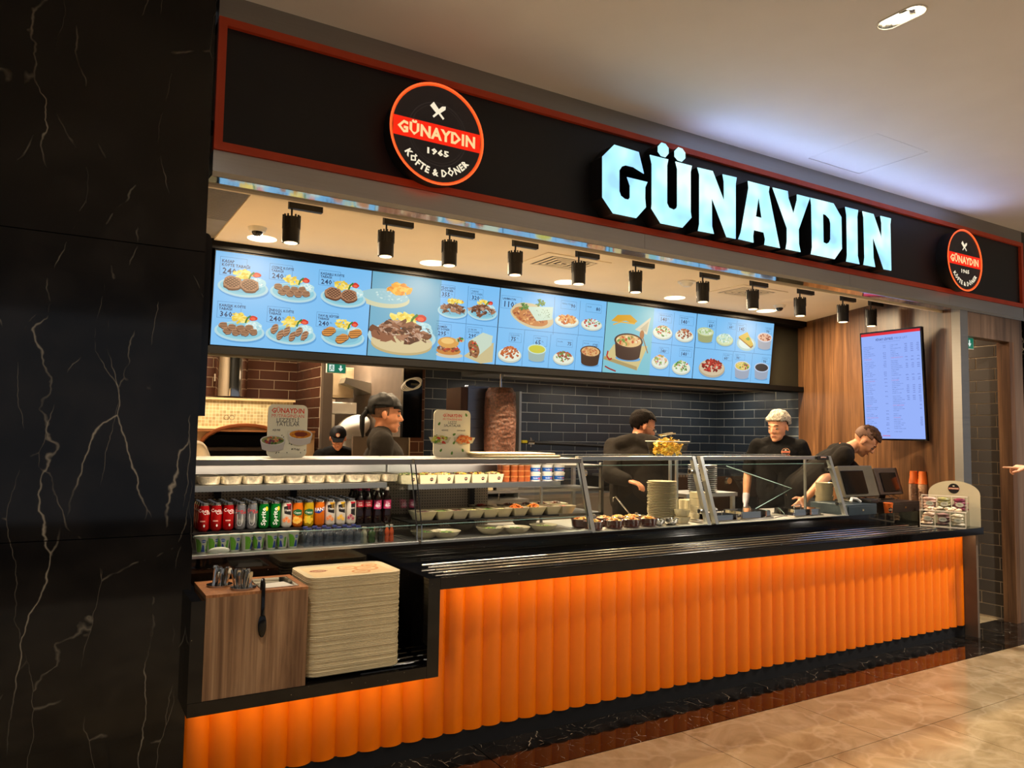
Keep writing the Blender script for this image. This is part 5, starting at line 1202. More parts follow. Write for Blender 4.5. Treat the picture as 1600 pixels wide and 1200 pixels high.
for r_ in range(2):
    for i, px in enumerate((790, 802.5, 813, 822.5)):
        for k_ in range(3):
            if jar is None:
                jar = MB().lathe([(0, 0), (.024, 0), (.026, .028), (.0, .0285)], 18).build('pudding_pot', jm, smooth=40)
                MB().lathe([(.0265, 0), (.0265, .005), (0, .0055)], 18, Matrix.Translation((0, 0, .0287))).build('lid', pmat('pot_lid', (196, 130, 70), .3), jar); o = jar
            else: o = dup(jar)
            o.location = (aty(px, 745, 4.12).x, 4.12+r_*.06, SH1[1]-.0145+k_*.0347)
            tag(o, f'brown pudding pot, {nth(i)} stack from the left, {["bottom", "middle", "top"][k_]} of {"front" if not r_ else "rear"} stack', 'pot', 'brown pudding pots')
tub = None
for i, px in enumerate((835.6, 854.5, 873)):
    for k_ in range(2):
        if tub is None:
            tub = MB().lathe([(0, 0), (.033, 0), (.038, .044), (.04, .046), (.04, .052), (0, .0525)], 24).build('yoghurt_tub', M['white'], smooth=40)
            k = Ink(4e-5)
            for j in range(12): k.rect(-.05+.0083*j, .007, -.0417+.0083*j, .032, (22, 92, 176)); k.k -= 1
            k.k += 1; k.text('YOĞURT', -.02, .014, .008, (230, 236, 246)); k.blobs(6, .022, .02, .008, .008, .004, [(206, 80, 110)], 2)
            k.build('tub_print', M['print'], tub, lambda u, v, d: ((.0333+v*.11+d*3)*math.sin(u/.036), -(.0333+v*.11+d*3)*math.cos(u/.036), v)); o = tub
        else: o = dup(tub)
        o.location = (aty(px, 745, 4.125).x, 4.125, SH1[1]-.0145+k_*.0535); o.rotation_euler = (0, 0, -.3)
        tag(o, f'white and blue yoghurt tub, {nth(i)} from the left, {"upper" if k_ else "lower"} of the pair', 'tub', 'yoghurt tubs')
def dish(x, y, z, w, d, h, mats, seed, lab, dome=.012, n=50, grp='salad dishes on the lower shelf'):
    b = MB(); o_ = rounded(w, d, .015, 2); i_ = rounded(w*.93, d*.93, .012, 2); lo = rounded(w*.66, d*.7, .012, 2); li = rounded(w*.8, d*.82, .012, 2); nn_ = len(o_)
    rings = [[(p[0], p[1], 0) for p in lo], [(p[0], p[1], h) for p in o_], [(p[0], p[1], h) for p in i_], [(p[0], p[1], h*.7) for p in li]]
    b.add([p for rg in rings for p in rg], [(q*nn_+k, q*nn_+(k+1) % nn_, (q+1)*nn_+(k+1) % nn_, (q+1)*nn_+k) for q in range(3) for k in range(nn_)]+[tuple(range(nn_-1, -1, -1)), tuple(range(3*nn_, 4*nn_))])
    o = b.build('salad_dish', M['porcelain'], None, (x, y, z), smooth=30)
    b = MB(); pile(b, n, 0, 0, w*.36, d*.36, h*.72, .010, seed, len(mats), dome); tag(b.build('salad', mats, o, smooth=60), kind='stuff'); tag(o, lab, 'dish', grp)
zz = SH2[1]+.0085
cont = [('dark beet salad', ['dark', 'purple']), ('green salad', ['green', 'lgreen']), ('dark olives', ['dark', 'brown']), ('pale green salad', ['lgreen', 'cream']), ('green salad', ['green', 'lgreen']), ('pale salad', ['cream', 'lgreen']), ('mounded grated carrot', ['orange']), ('mounded grated carrot', ['orange', 'yellow']), ('dark meat salad', ['dark', 'brown']), ('dark red salad', ['dark', 'red'])]
for i, px in enumerate((660, 689, 713, 737, 760, 781, 806, 833, 857, 880)):
    w = .135 if i == 0 else .12; x = aty(px, 798, 4.1).x
    dish(x, 4.10, zz, w, .15, .052, [FM[q] for q in cont[i][1]], 60+i, f'cream dish of {cont[i][0]}, {nth(i)} from the left in front row of lower shelf', .03 if 'mounded' in cont[i][0] else .006)
for i, px in enumerate((752, 795, 822, 846, 868)):
    x = aty(px, 785, 4.27).x
    dish(x, 4.27, zz, .12, .15, .052, [FM[('red', 'brown', 'dark', 'dark', 'dark')[i]], FM['brown']], 80+i, f'cream dish of dark food, {nth(i)} from the left in back row of lower shelf', .02)
def bowl_mesh(R, h, m, nm='bowl'): return MB().lathe([(0, .003), (R*.45, 0), (R*.8, h*.5), (R, h), (R*.95, h), (R*.72, h*.5), (R*.4, h*.28), (0, h*.26)], 28).mesh(nm, [m], smooth=40)
bm_ = bowl_mesh(.105, .05, M['porcelain'])
for i, (px, py, y) in enumerate(((696, 845, 3.95), (640, 836, 4.0), (766, 838, 4.0), (806, 836, 3.95), (849, 832, 3.98), (664, 826, 4.22), (722, 824, 4.25), (819, 824, 4.25))):
    o = bpy.data.objects.new('salad_bowl', bm_); COL.objects.link(o); o.location = (min(max(aty(px, py, y).x, 1.83), 2.74), y, ZD+.0005)
    o.scale = (.85, .85, .9)
    b = MB(); pile(b, 40, 0, 0, .075, .075, .03, .010, 100+i, 2, .012); tag(b.build('salad', [FM['lgreen' if i % 2 == 0 else 'dark'], FM['green']], o, smooth=60), kind='stuff')
    tag(o, f'shallow cream salad bowl on the case floor, {nth([1,0,3,4,5][i]) + " from the left in front" if i < 5 else nth(i-5) + " from the left in the rear row"}', 'bowl', 'salad bowls on the case floor')

# ------------------------------------------------------------------ casseroles, plates, bowls behind the slanted glass
cg = pmat('casserole_glaze', (74, 30, 20), .2, var=.1, coat=.5); cbm = MB().lathe([(0, .002), (.045, 0), (.058, .012), (.064, .05), (.068, .058), (.064, .06), (.057, .05), (0, .046)], 26).mesh('casserole', [cg], smooth=35)
for i, (px, y, where) in enumerate(((924, 3.9, 'at the first slanted post'), (959, 3.9, 'first right of the post, front row'), (986, 3.9, 'second right of the post, front row'), (1012, 3.9, 'third right of the post, front row'), (897, 4.04, 'leftmost in the back row'), (918, 4.06, 'second in the back row'), (944, 4.04, 'third in the back row'), (966, 4.04, 'fourth in the back row'), (987, 4.04, 'rightmost in the back row'))):
    o = bpy.data.objects.new('casserole', cbm); COL.objects.link(o); x = aty(px, 820, y).x
    if i == 4: x = 3.0
    o.location = (max(x, 2.96) if i != 4 else 2.962, y, ZD+.001)
    b = MB(); pile(b, 55, 0, 0, .05, .05, .05, .009, 130+i, 3, .018); tag(b.build('filling', [FM['orange'], FM['yellow'], FM['cream']], o, smooth=60), kind='stuff')
    if i < 4: MB().lathe([(0, 0), (.07, .001), (.078, .004), (.0, .0035)], 24).build('saucer', M['white'], o, (0, 0, -.0005))
    tag(o, f'brown casserole with orange potato topping, {where}', 'casserole', 'brown casseroles')
def plate_stack(px, y, R, n, dz, z, nm, grp, lab, prof=None, mat=None):
    me = MB().lathe(prof or [(0, .002), (R*.55, 0), (R*.62, .004), (R, .014), (R, .017), (R*.94, .017), (R*.6, .008), (0, .007)], 30).mesh(nm, [mat or M['porcelain']], smooth=40); rd = random.Random(int(px)); x = aty(px, 790, y).x
    for k in range(n):
        o = bpy.data.objects.new(nm, me); COL.objects.link(o); o.location = (x+rd.uniform(-.0035, .0035), y+rd.uniform(-.0035, .0035), z+k*dz); r_ = n-k
        tag(o, f'{lab}, ' + ('topmost' if r_ == 1 else f'{nth(r_-1)} from the top'), 'plate' if nm == 'plate' else 'bowl', grp)
plate_stack(1034, 4.13, .105, 25, .0112, ZD+.001, 'plate', 'plates stacked behind the casseroles', 'cream plate in the tall stack')
pb_ = [(0, .002), (.04, 0), (.055, .03), (.058, .044), (.055, .044), (.05, .03), (.0, .02)]
plate_stack(1065, 3.98, .058, 2, .048, ZD+.001, 'small_bowl', 'cream bowls before the plates', 'cream bowl of the pair beside the plate stack', pb_)
plate_stack(1288, 4.25, .075, 17, .0125, ZD+.001, 'soup_bowl', 'bowls stacked by the right slanted post', 'cream soup bowl by the right slanted post', [(0, .002), (.045, 0), (.065, .012), (.075, .03), (.072, .03), (.06, .014), (0, .008)])
for k in range(4):
    x = aty(1092, 800, 4.1).x; w = .05-.001*k
    o = MB().box(-w, w, -.05, .05, 0, .05).build('food_box', M['porcelain'], None, (x, 4.1, ZD+.001+k*.0505), bevel=.004)
    logo_patch(o, None, .012, planeT((-.03, -.0507, .025))); tag(o, f'cream logo box in the pile of four, {["bottom", "second", "third", "top"][k]} one', 'box', 'piled food boxes')
p = aty(1072, 786, 4.3); o = MB().box(-.06, .06, -.05, .05, 0, .13).build('food_box', M['porcelain'], None, (p.x, 4.27, ZD+.001), bevel=.004); logo_patch(o, None, .014, planeT((.01, -.0507, .08))); tag(o, 'taller cream logo box standing behind the bowls', 'box')
# chrome lids, ladle
p = aty(1005, 812, 4.15)
tag(MB().lathe([(.001, .062), (.012, .06), (.012, .05), (.05, .045), (.085, .02), (.09, .0), (.094, .0)], 26).build('pot_lid', M['chrome'], None, (aty(1000, 806, 4.06).x+.02, 4.12-.0, ZD+.012), smooth=50), 'polished steel pot lid behind the casseroles', 'lid')
for i, px in enumerate((1022, 1038)):
    o = MB().lathe([(0, .001), (.03, 0), (.05, .02), (.058, .045), (.056, .045), (.047, .02), (0, .006)], 24).build('steel_bowl', M['chrome'], None, (aty(px, 815, 3.95).x+.03*i, 3.92+.0*i, ZD+.001), smooth=50); tag(o, ('left', 'right')[i]+' small glossy bowl between casseroles and plates', 'bowl')
a, c_ = aty(961, 778, 4.16), aty(986, 806, 4.12); h_ = aty(958, 784, 4.16)
b = MB(); b.tube([h_, aty(958, 778, 4.16), aty(962, 776, 4.16), c_, (c_.x+.02, c_.y, ZD+.04)], .005, 8); b.ell((c_.x+.03, c_.y, ZD+.03), (.032, .032, .022), 12, 8)
tag(b.build('ladle', M['chrome'], smooth=50), 'steel ladle leaning among the casseroles', 'ladle')
def pan_lid(pxa, pxb, y, d, h, lab):
    xa_ = aty(pxa, 812, y).x; xb_ = aty(pxb, 806, y).x; w = (xb_-xa_)/2
    t = thing('pan_lid', lab, 'lid', ((xa_+xb_)/2, y+d/2, ZD))
    b = MB(); o_ = rounded(2*w, d, .03, 3); q = rounded(2*w-.03, d-.03, .03, 3); n = len(o_)
    b.add([(p[0], p[1], 0) for p in o_]+[(p[0], p[1], .012) for p in o_]+[(p[0], p[1], .014) for p in q]+[(p[0]*.97, p[1]*.97, h) for p in q], [(s*n+k, s*n+(k+1) % n, (s+1)*n+(k+1) % n, (s+1)*n+k) for s in range(3) for k in range(n)]+[tuple(range(3*n, 4*n))])
    b.build('cover', M['mirror'], t, smooth=30)
    b = MB(); b.tube([(-.04, 0, h), (-.04, 0, h+.02), (.04, 0, h+.02), (.04, 0, h)], .004, 6); b.build('handle', M['chrome'], t)
pan_lid(1116, 1160, 3.87, .2, .05, 'steel pan lid nearest the left slanted post')
pan_lid(1162, 1212, 3.9, .25, .06, 'steel pan lid in the middle of the right glass counter')
pan_lid(1245, 1290, 3.87, .26, .06, 'steel pan lid before the stacked soup bowls')
b = MB(); b.tube([aty(1120, 795, 4.2), aty(1215, 803, 4.1)], .004, 6); b.tube([aty(1195, 791, 4.2), aty(1250, 796, 4.1)], .004, 6)
p = aty(1222, 808, 3.86)
b = MB(); b.tube([(p.x-.08, 3.86, ZD+.012), (p.x+.05, 3.88, ZD+.02)], .004, 6); b.ell((p.x+.065, 3.883, ZD+.018), (.025, .015, .006), 10, 6)
tag(b.build('serving_spoon', M['chrome']), 'steel serving spoon lying between the pan lids', 'spoon')

# ------------------------------------------------------------------ things on top of the cases
def card(name, lab, pxl, pxr, pyt, Y, zb, draw):
    A_ = aty(pxl, pyt, Y); B_ = aty(pxr, pyt, Y); w = B_.x-A_.x; h = A_.z-zb+.02
    t = thing(name, lab, 'sign', ((A_.x+B_.x)/2, Y, zb)); 
    pts = rounded(w, h, .03, 5, 0, h/2)
    MB().prism([pts], lambda u, v, d: (u, -.0025+d, v), .005).build('board', M['cardw'], t, fixn=True)
    MB().box(-.03, .03, .0026, .06, 0, .012).build('foot', M['cardw'], t)
    k = Ink(1e-4); draw(k, w, h); k.build('print', M['print'], t, planeT((0, -.0027, 0)))
    return t
M['cardw'] = pmat('card_white', (244, 240, 212), .5, var=.01)
def bowlprint(k, u, v, w, cols, rim=(226, 222, 214)):
    n = 16; k.poly([(u-w*.5, v)]+[(u-w*.42+w*.84*i/n, v-w*.36-w*.1*math.sin(PI*i/n)) for i in range(n+1)]+[(u+w*.5, v)], (206, 200, 192)); k.disc(u, v, w*.5, w*.2, rim, 26); k.disc(u, v, w*.45, w*.165, cols[0], 24); k.blobs(34, u, v, w*.38, w*.12, w*.055, cols, 5, w*.02, 1, .2)
def d1(k, w, h):
    k.text('GÜNAYDIN', 0, h*.84, .026, (232, 70, 30), 'c', sx=.9); k.text('MUTFAĞINDAN', 0, h*.755, .018, (236, 96, 60), 'c', G=GR, sx=.95); k.text('LEZZETLİ', 0, h*.67, .02, (60, 50, 44), 'c', G=GR); k.text('TATLILAR', 0, h*.595, .02, (60, 50, 44), 'c', G=GR)
    k.text('AŞURE', -w*.28, h*.5, .009, (50, 44, 40), 'c'); k.text('SÜTLAÇ', w*.22, h*.14, .009, (50, 44, 40), 'c'); rd = random.Random(4)
    for i in range(24): k.disc(rd.uniform(-w*.4, w*.45), rd.uniform(h*.05, h*.5), .004, .0025, (66, 76, 56), 6, 0, rd.uniform(0, 3))
    bowlprint(k, -w*.36, h*.32, w*.62, [(150, 160, 96), (214, 150, 90), (190, 80, 60), (226, 176, 110), (80, 110, 50), (130, 60, 90)]); bowlprint(k, w*.32, h*.44, w*.62, [(222, 150, 40), (206, 120, 30)]); k.disc(w*.33, h*.44, w*.17, w*.06, (130, 56, 30), 18, .2)
def leaf(k, u, v, s, r): k.poly([(u+s*math.cos(r+a)*q, v+s*math.sin(r+a)*q) for a, q in ((0, 1), (.7, .62), (1.6, .5), (2.6, .7), (3.6, .7), (4.6, .5), (5.5, .62))], (96, 146, 52))
def d2(k, w, h):
    k.text('GÜNAYDIN', 0, h*.85, .019, (232, 70, 30), 'c', sx=.9); k.text('MUTFAĞINDAN', 0, h*.78, .013, (236, 96, 60), 'c', G=GR, sx=.95); k.text('LEZİZ', 0, h*.71, .015, (70, 76, 50), 'c', G=GR); k.text('SALATALAR', 0, h*.645, .015, (70, 76, 50), 'c', G=GR)
    k.text('AKDENİZ', -w*.2, h*.555, .007, (60, 60, 50), 'c'); k.text('GAVURDAĞI', w*.24, h*.555, .007, (60, 60, 50), 'c')
    for (u, v, r) in ((.38, .9, 2), (-.36, .7, 1), (.05, .48, .5), (-.3, .14, 1), (.3, .14, 2), (.0, .08, 1.4), (.05, .3, 1)): leaf(k, u*w, v*h, .014, r)
    for s_, cols in ((-1, [(150, 170, 60), (206, 206, 90), (90, 140, 50), (206, 70, 50), (226, 220, 170)]), (1, [(214, 110, 50), (236, 140, 70), (190, 80, 40), (226, 170, 110)])):
        u = s_*w*.33; k.poly([(u-w*.3, h*.42), (u-w*.22, h*.3), (u, h*.26), (u+w*.22, h*.3), (u+w*.3, h*.42)], (206, 200, 170)); k.blobs(50, u, h*.37, w*.2, h*.075, w*.035, cols, 7, h*.03)
card('dessert_card', 'white card with two dessert bowls, headed GÜNAYDIN, on the drinks case', 419, 481, 637, 4.2, ZTp+.0, d1)
card('salad_card', 'white card with two salads and leaves on the glass salad case', 678, 735, 645, 4.2, ZTp+.0, d2)
p = aty(799, 708, 4.15)
o = tray_mesh(.58, .36, .06, .014, M['cream']).build('serving_tray', M['cream'], None, (p.x, 4.15, ZTp+.002), smooth=35); tag(o, 'lone cream tray lying on top of the salad case', 'tray')
o = tray_mesh(.56, .34, .06, .012, M['cream']).build('serving_tray', M['cream'], None, (p.x-.02, 4.16, ZTp+.018), smooth=35); tag(o, 'upper cream tray of the two on the salad case', 'tray')
# tub of crisps with tongs
p = aty(1043, 700, 4.2); t = thing('crisp_tub', 'clear plastic tub heaped with yellow crisps on the glass counter', 'tub', (p.x, 4.2, ZTp+.012))
b = MB(); o_ = rounded(.27, .2, .03, 3); i_ = rounded(.262, .192, .027, 3); lo = rounded(.24, .17, .03, 3); n = len(o_)
b.add([(q[0], q[1], 0) for q in lo]+[(q[0], q[1], .1) for q in o_]+[(q[0]*1.05, q[1]*1.05, .102) for q in o_], [(s*n+k, s*n+(k+1) % n, (s+1)*n+(k+1) % n, (s+1)*n+k) for s in range(2) for k in range(n)]+[tuple(range(n-1, -1, -1))])
b.build('tub', M['glass'], t, smooth=40)
b = MB(); b.tube([(q[0]*1.04, q[1]*1.04, .101) for q in o_+[o_[0]]], .0032, 6); b.build('tub_rim', M['white'], t, smooth=50)
b = MB(); rd = random.Random(2)
for i in range(190):
    a = rd.uniform(0, 2*PI); q = math.sqrt(rd.random()); z = rd.uniform(.008, .1+.045*(1-q)); R_ = .016
    T = Matrix.Translation((.115*q*math.cos(a), .08*q*math.sin(a), z)) @ Matrix.Rotation(rd.uniform(0, 6), 4, 'Z') @ Matrix.Rotation(rd.uniform(-1.3, 1.3), 4, 'X')
    vs = [T @ Vector((R_*x, R_*y, .006*(x*x-y*y))) for x, y in ((0, 0), (1, 0), (.7, .7), (0, 1), (-.7, .7), (-1, 0), (-.7, -.7), (0, -1), (.7, -.7))]
    b.add(vs, [(0, k, k % 8+1) for k in range(1, 9)], i % 2)
tag(b.build('crisps', [pmat('crisp', (240, 178, 40), .5, var=.2, scale=50), pmat('crisp_pale', (246, 204, 80), .5, var=.2, scale=50)], t), kind='stuff')
b = MB(); b.tube([(-.09, -.02, .14), (.0, -.03, .155), (.05, -.03, .16)], .006, 6); b.tube([(-.09, .0, .145), (.0, .01, .16), (.05, .0, .165)], .006, 6)
tag(b.build('crisp_tongs', M['chrome'], None, (p.x, 4.2, ZTp+.012)), 'small steel tongs lying on the heap of crisps', 'tongs')

# ------------------------------------------------------------------ till, cups, confectionery stand
ZK = .975
def drawer(name, lab, pxa, pxb, y, h, d, m):
    xa_, xb_ = aty(pxa, 800, y).x, aty(pxb, 795, y).x
    t = thing(name, lab, 'cash drawer', ((xa_+xb_)/2, y+d/2, ZK)); w = (xb_-xa_)/2
    MB().box(-w, w, -d/2, d/2, 0, h).build('case', m, t, bevel=.003); MB().box(-w+.01, w-.01, -d/2-.006, -d/2, .012, h-.016).build('front', m, t, bevel=.002); MB().box(-.012, .012, -d/2-.009, -d/2-.006, h*.45, h*.6).build('lock', M['chrome'], t)
    return t
bluegrey = pmat('blue_grey_metal', (58, 70, 76), .4, .3)
drawer('cash_drawer', 'blue grey cash drawer right of the slanted glass counter', 1324, 1370, 3.86, .098, .35, bluegrey)
drawer('cash_drawer', 'dark brown cash drawer nearest the paper cups', 1390, 1437, 3.86, .10, .35, pmat('brown_metal', (50, 40, 34), .4, .3))
def pos(lab, pxc, pyc, y, w, h, m, sw, sh, cust):
    c = aty(pxc, pyc, y); t = thing('till_monitor', lab, 'monitor', (c.x, y, ZK+.1)); z = c.z-ZK-.1
    T = Matrix.Translation((0, 0, z)) @ Matrix.Rotation(-.28, 4, 'X')
    MB().box(-w/2, w/2, -.012, .03, -h/2, h/2, 0, T).build('casing', m, t, bevel=.006)
    MB().box(-sw/2, sw/2, -.022, -.012, -sh/2, sh/2, 0, T @ Matrix.Translation((cust, 0, -.01))).build('customer_screen', M['black_gloss'], t, bevel=.002)
    b = MB(); b.hexa([(-.05, .06, .004), (.05, .06, .004), (.05, .1, .004), (-.05, .1, .004), (-.04, .02, z-.05), (.04, .02, z-.05), (.04, .05, z-.05), (-.04, .05, z-.05)]); b.build('stand', m, t, fixn=True)
    MB().box(-.1, .1, .0, .16, 0, .01).build('foot', m, t, bevel=.004)
    b = MB(); b.tube([(.02, .05, z-.1), (.08, .03, z*.3), (.1, -.04, .015), (.0, -.08, .005)], .003, 5); b.tube([(-.03, .05, z-.1), (-.07, -.02, z*.4), (-.02, -.06, .01)], .003, 5); b.build('cable', M['black'], t)
pos('wide till monitor seen from behind, left of the two', 1340, 752, 4.05, .47, .27, pmat('till_grey', (92, 86, 72), .4), .3, .2, -.07)
pos('smaller till monitor with dark screen nearest the paper cups', 1387, 752, 4.06, .34, .24, pmat('till_brown', (66, 54, 46), .4), .23, .17, .0)
p = aty(1352, 780, 3.97); b = MB(); b.box(-.05, .05, -.09, .09, 0, .03); tag(b.build('card_terminal', M['black_soft'], None, (p.x, 3.97, ZK+.0985), bevel=.006), 'dark payment terminal lying on the blue grey drawer', 'terminal')
p = aty(1336, 782, 3.95); b = MB(); b.tube([(-.05, 0, .012), (-.02, .01, .04), (.03, .0, .035), (.07, -.01, .01)], .012, 8); tag(b.build('paper_roll', M['white'], None, (p.x-.01, 3.95, ZK+.0985)), 'crumpled white receipt paper on the blue grey drawer', 'paper')
def paper_cup(x, y, z, lab, s=1.):
    t = MB().lathe([(0, .004), (.029*s, .002), (.030*s, 0), (.042*s, .11*s), (.0435*s, .112*s), (.042*s, .114*s), (.040*s, .11*s), (.028*s, .006), (0, .007)], 24).build('paper_cup', [M['orange_paper']], None, (x, y, z), smooth=40)
    k = Ink(6e-5); logo(k, 0, .05*s, .022*s, False, ring=(30, 20, 16), band=(236, 200, 160), txt=(60, 30, 20)); k.build('logo_print', M['print'], t, bent=True, Tf=lambda u, v, d: ((.030*s+v*.109+d*3)*math.sin(u/.035/s-.35), -(.030*s+v*.109+d*3)*math.cos(u/.035/s-.35), v))
    return tag(t, lab, 'cup')
M['orange_paper'] = pmat('orange_paper', (246, 118, 34), .5, var=.03); M['kraft'] = pmat('cup_rims', (222, 176, 140), .6, var=.05)
p = aty(1381, 800, 3.9); paper_cup(aty(1381, 800, 3.88).x, 3.84, ZK, 'single orange paper cup between the two cash drawers', .9)
rim_m = MB().lathe([(.036, 0), (.0425, .010), (.044, .011), (.0425, .0125), (.040, .011), (.034, .001)], 22).mesh('cup_rim', [M['kraft']], smooth=40)
for j, (px, y) in enumerate(((1428, 4.0), (1442, 3.92))):
    x = aty(px, 760, y).x; zt = aty(px, 752, y).z
    nr = int((zt-.02-ZK-.0)/.0125)
    for k in range(nr):
        o = bpy.data.objects.new('paper_cup', rim_m); COL.objects.link(o); o.location = (x, y, ZK+.001+k*.0125); o.rotation_euler = (PI, 0, 0); o.location.z += .0125
        tag(o, f'upside down nested paper cup, {nth(k)} from the bottom of the {("left", "right")[j]} cup tower', 'cup', ('left', 'right')[j]+' tower of paper cups')
    t = paper_cup(x, y, zt+.07, f'orange paper cup crowning the {("left", "right")[j]} cup tower'); t.rotation_euler = (PI, 0, 0); t.location.z = ZK+.001+nr*.0125+.115
    c_ = t.children[0]
# confectionery stand
A_ = aty(1438, 824, 3.50); 
A2 = atz(1438, 826, ZT); A2 = Vector((6.18, 3.665, ZT)); B2 = Vector((6.30, 3.36, ZT)); u_ = Vector((B2.x-A2.x, B2.y-A2.y, 0)); wS = u_.length; u_.normalize(); ang = math.atan2(u_.y, u_.x)
st = thing('confectionery_stand', 'clear tiered stand of wrapped sweets at the right end of the worktop', 'stand', (A2.x, A2.y, ZT), ang)
wS *= 1.0; cl_ = M['glass']; ac = pmat('acrylic_edge', (236, 224, 206), .3, var=.02); dS = .25; h1, h2 = .125, .245
def sp_(b, nm, m): return b.build(nm, m, st)
sp_(MB().box(0, wS, 0, dS, 0, .004), 'base', cl_)
for (y, h, n_) in ((.0, h1, 'front_panel'), (.1, h2, 'front_panel')):
    sp_(MB().box(0, wS, y, y+.004, .004 if y == 0 else h1-.02, h), n_, cl_)
    b = MB(); b.box(-.004, wS+.004, y-.006, y+.008, h, h+.006)
    for q in range(4): b.box(wS*q/3-.002, wS*q/3+.002, y-.003, y+.001, .0 if y == 0 else h1-.0, h)
    if y == 0: b.box(0, wS, y-.004, y+.0, .0, .006)
    sp_(b, 'panel_edges', ac)
for x in (0, wS/3, 2*wS/3, wS-.004): sp_(MB().box(x, x+.004, .004, dS, .004, h1 if 0 < x < wS-.01 else h2), 'divider', cl_)
b = MB(); cx = wS*.66; R_ = .19; pts = [(cx-R_, 0), (cx+R_, 0)]+[(cx+R_*math.cos(a*PI/20), .26+.11*math.sin(a*PI/20)) for a in range(0, 21)]
b.prism([pts], lambda u, v, d: (u, dS+d, v), .005); b.build('back_board', M['porcelain'], st, fixn=True)
logo_patch(st, None, .042, planeT((cx, dS-.0012, .305)), 'logo_print')
sw = [('pink', (226, 170, 150), 'pale pink'), ('olive', (150, 140, 80), 'olive'), ('berry', (130, 36, 60), 'dark berry red'), ('blush', (214, 176, 150), 'blush'), ('mauve', (140, 104, 96), 'mauve'), ('ivory', (214, 196, 170), 'ivory')]
for i in range(6):
    low = i >= 3; c_ = i % 3; y0 = .014 if low else .118; z0 = .006 if low else h1+.0; m = pmat('sweet_'+sw[i][0], sw[i][1], .35, var=.25, scale=30); lx = wS*(c_+.5)/3
    b = MB()
    T0 = Matrix.Translation((A2.x, A2.y, ZT)) @ Matrix.Rotation(ang, 4, 'Z')
    for q in range(2 if not low else 1):
        for s_ in range(4):
            b.ell((lx+random.uniform(-.012, .012), y0+.03+.02*q, z0+.018+s_*.024), (wS/6*.86, .026, .017), 12, 7, 0, None, .35, i*7+s_+q*3)
    o = b.build('sweet_bag', m, None, smooth=60); o.matrix_world = T0
    b2 = MB(); b2.lathe([(.0, .0), (.03, .0), (.03, .002), (0, .002)], 24, Matrix.Translation((lx, y0-.0035, z0+.055)) @ Matrix.Rotation(PI/2, 4, 'X'), sx=1.0, sy=.62); b2.build('label', M['white'], o)
    k = Ink(5e-5); k.text(('LOKUM', 'FISTIK', 'NAR', 'GÜLLÜ', 'CEVİZLİ', 'SADE')[i], 0, 0, .007, (60, 90, 60), 'c'); k.build('label_print', M['print'], o, planeT((lx, y0-.0065, z0+.052)))
    tag(o, f'{sw[i][2]} wrapped sweets with white oval label, {"lower" if low else "upper"} tier {["left", "middle", "right"][c_]} bin', 'sweets', 'sweets in the clear stand')
b = MB(); [b.ell((wS*random.uniform(.1, .95), .05+random.uniform(0, .05), h1-.005+random.uniform(0, .03)), (.022, .016, .012), 8, 5, 0, None, .5, i) for i in range(22)]
o = b.build('loose_sweets', pmat('sweet_wrap', (228, 190, 160), .3, var=.3, scale=40), None, smooth=50); o.matrix_world = Matrix.Translation((A2.x, A2.y, ZT)) @ Matrix.Rotation(ang, 4, 'Z'); tag(o, 'loose cream wrapped sweets heaped between the two tiers of the stand', 'sweets', kind='stuff')

# ------------------------------------------------------------------ people
def remesh(parts, voxel, smooth=2, name='body'):
    b = MB()
    for p in parts:
        if p[0] == 'cap':
            _, a, c, r0, r1 = p; a = Vector(a); c = Vector(c); d = c-a; ln = max(d.length, 1e-4)
            T = Matrix.Translation(a) @ d.to_track_quat('Z', 'Y').to_matrix().to_4x4(); prof = []
            for k in range(5): t = -PI/2+PI/2*k/4; prof.append((max(r0*math.cos(t), 1e-4 if k == 0 else 0), r0*math.sin(t)))
            for k in range(5): t = PI/2*k/4; prof.append((max(r1*math.cos(t), 0 if k < 4 else 1e-4), ln+r1*math.sin(t)))
            b.lathe(prof, 14, T)
        else:
            _, c, r, T = p; b.ell(c, r, 20, 14, 0, T)
    me = b.mesh(name, [M['skin']], fixn=True); o = bpy.data.objects.new(name, me); COL.objects.link(o)
    m = o.modifiers.new('r', 'REMESH'); m.mode = 'VOXEL'; m.voxel_size = voxel; m.adaptivity = 0
    if smooth: s_ = o.modifiers.new('s', 'SMOOTH'); s_.factor = .5; s_.iterations = smooth
    bpy.context.view_layer.update(); dg = bpy.context.evaluated_depsgraph_get()
    out = bpy.data.meshes.new_from_object(o.evaluated_get(dg)); bpy.data.objects.remove(o); bpy.data.meshes.remove(me)
    out.shade_smooth(); return out
def put(name, me, mat, parent=None):
    me.materials.clear(); me.materials.append(mat); o = bpy.data.objects.new(name, me); COL.objects.link(o)
    if parent: o.parent = parent
    return o
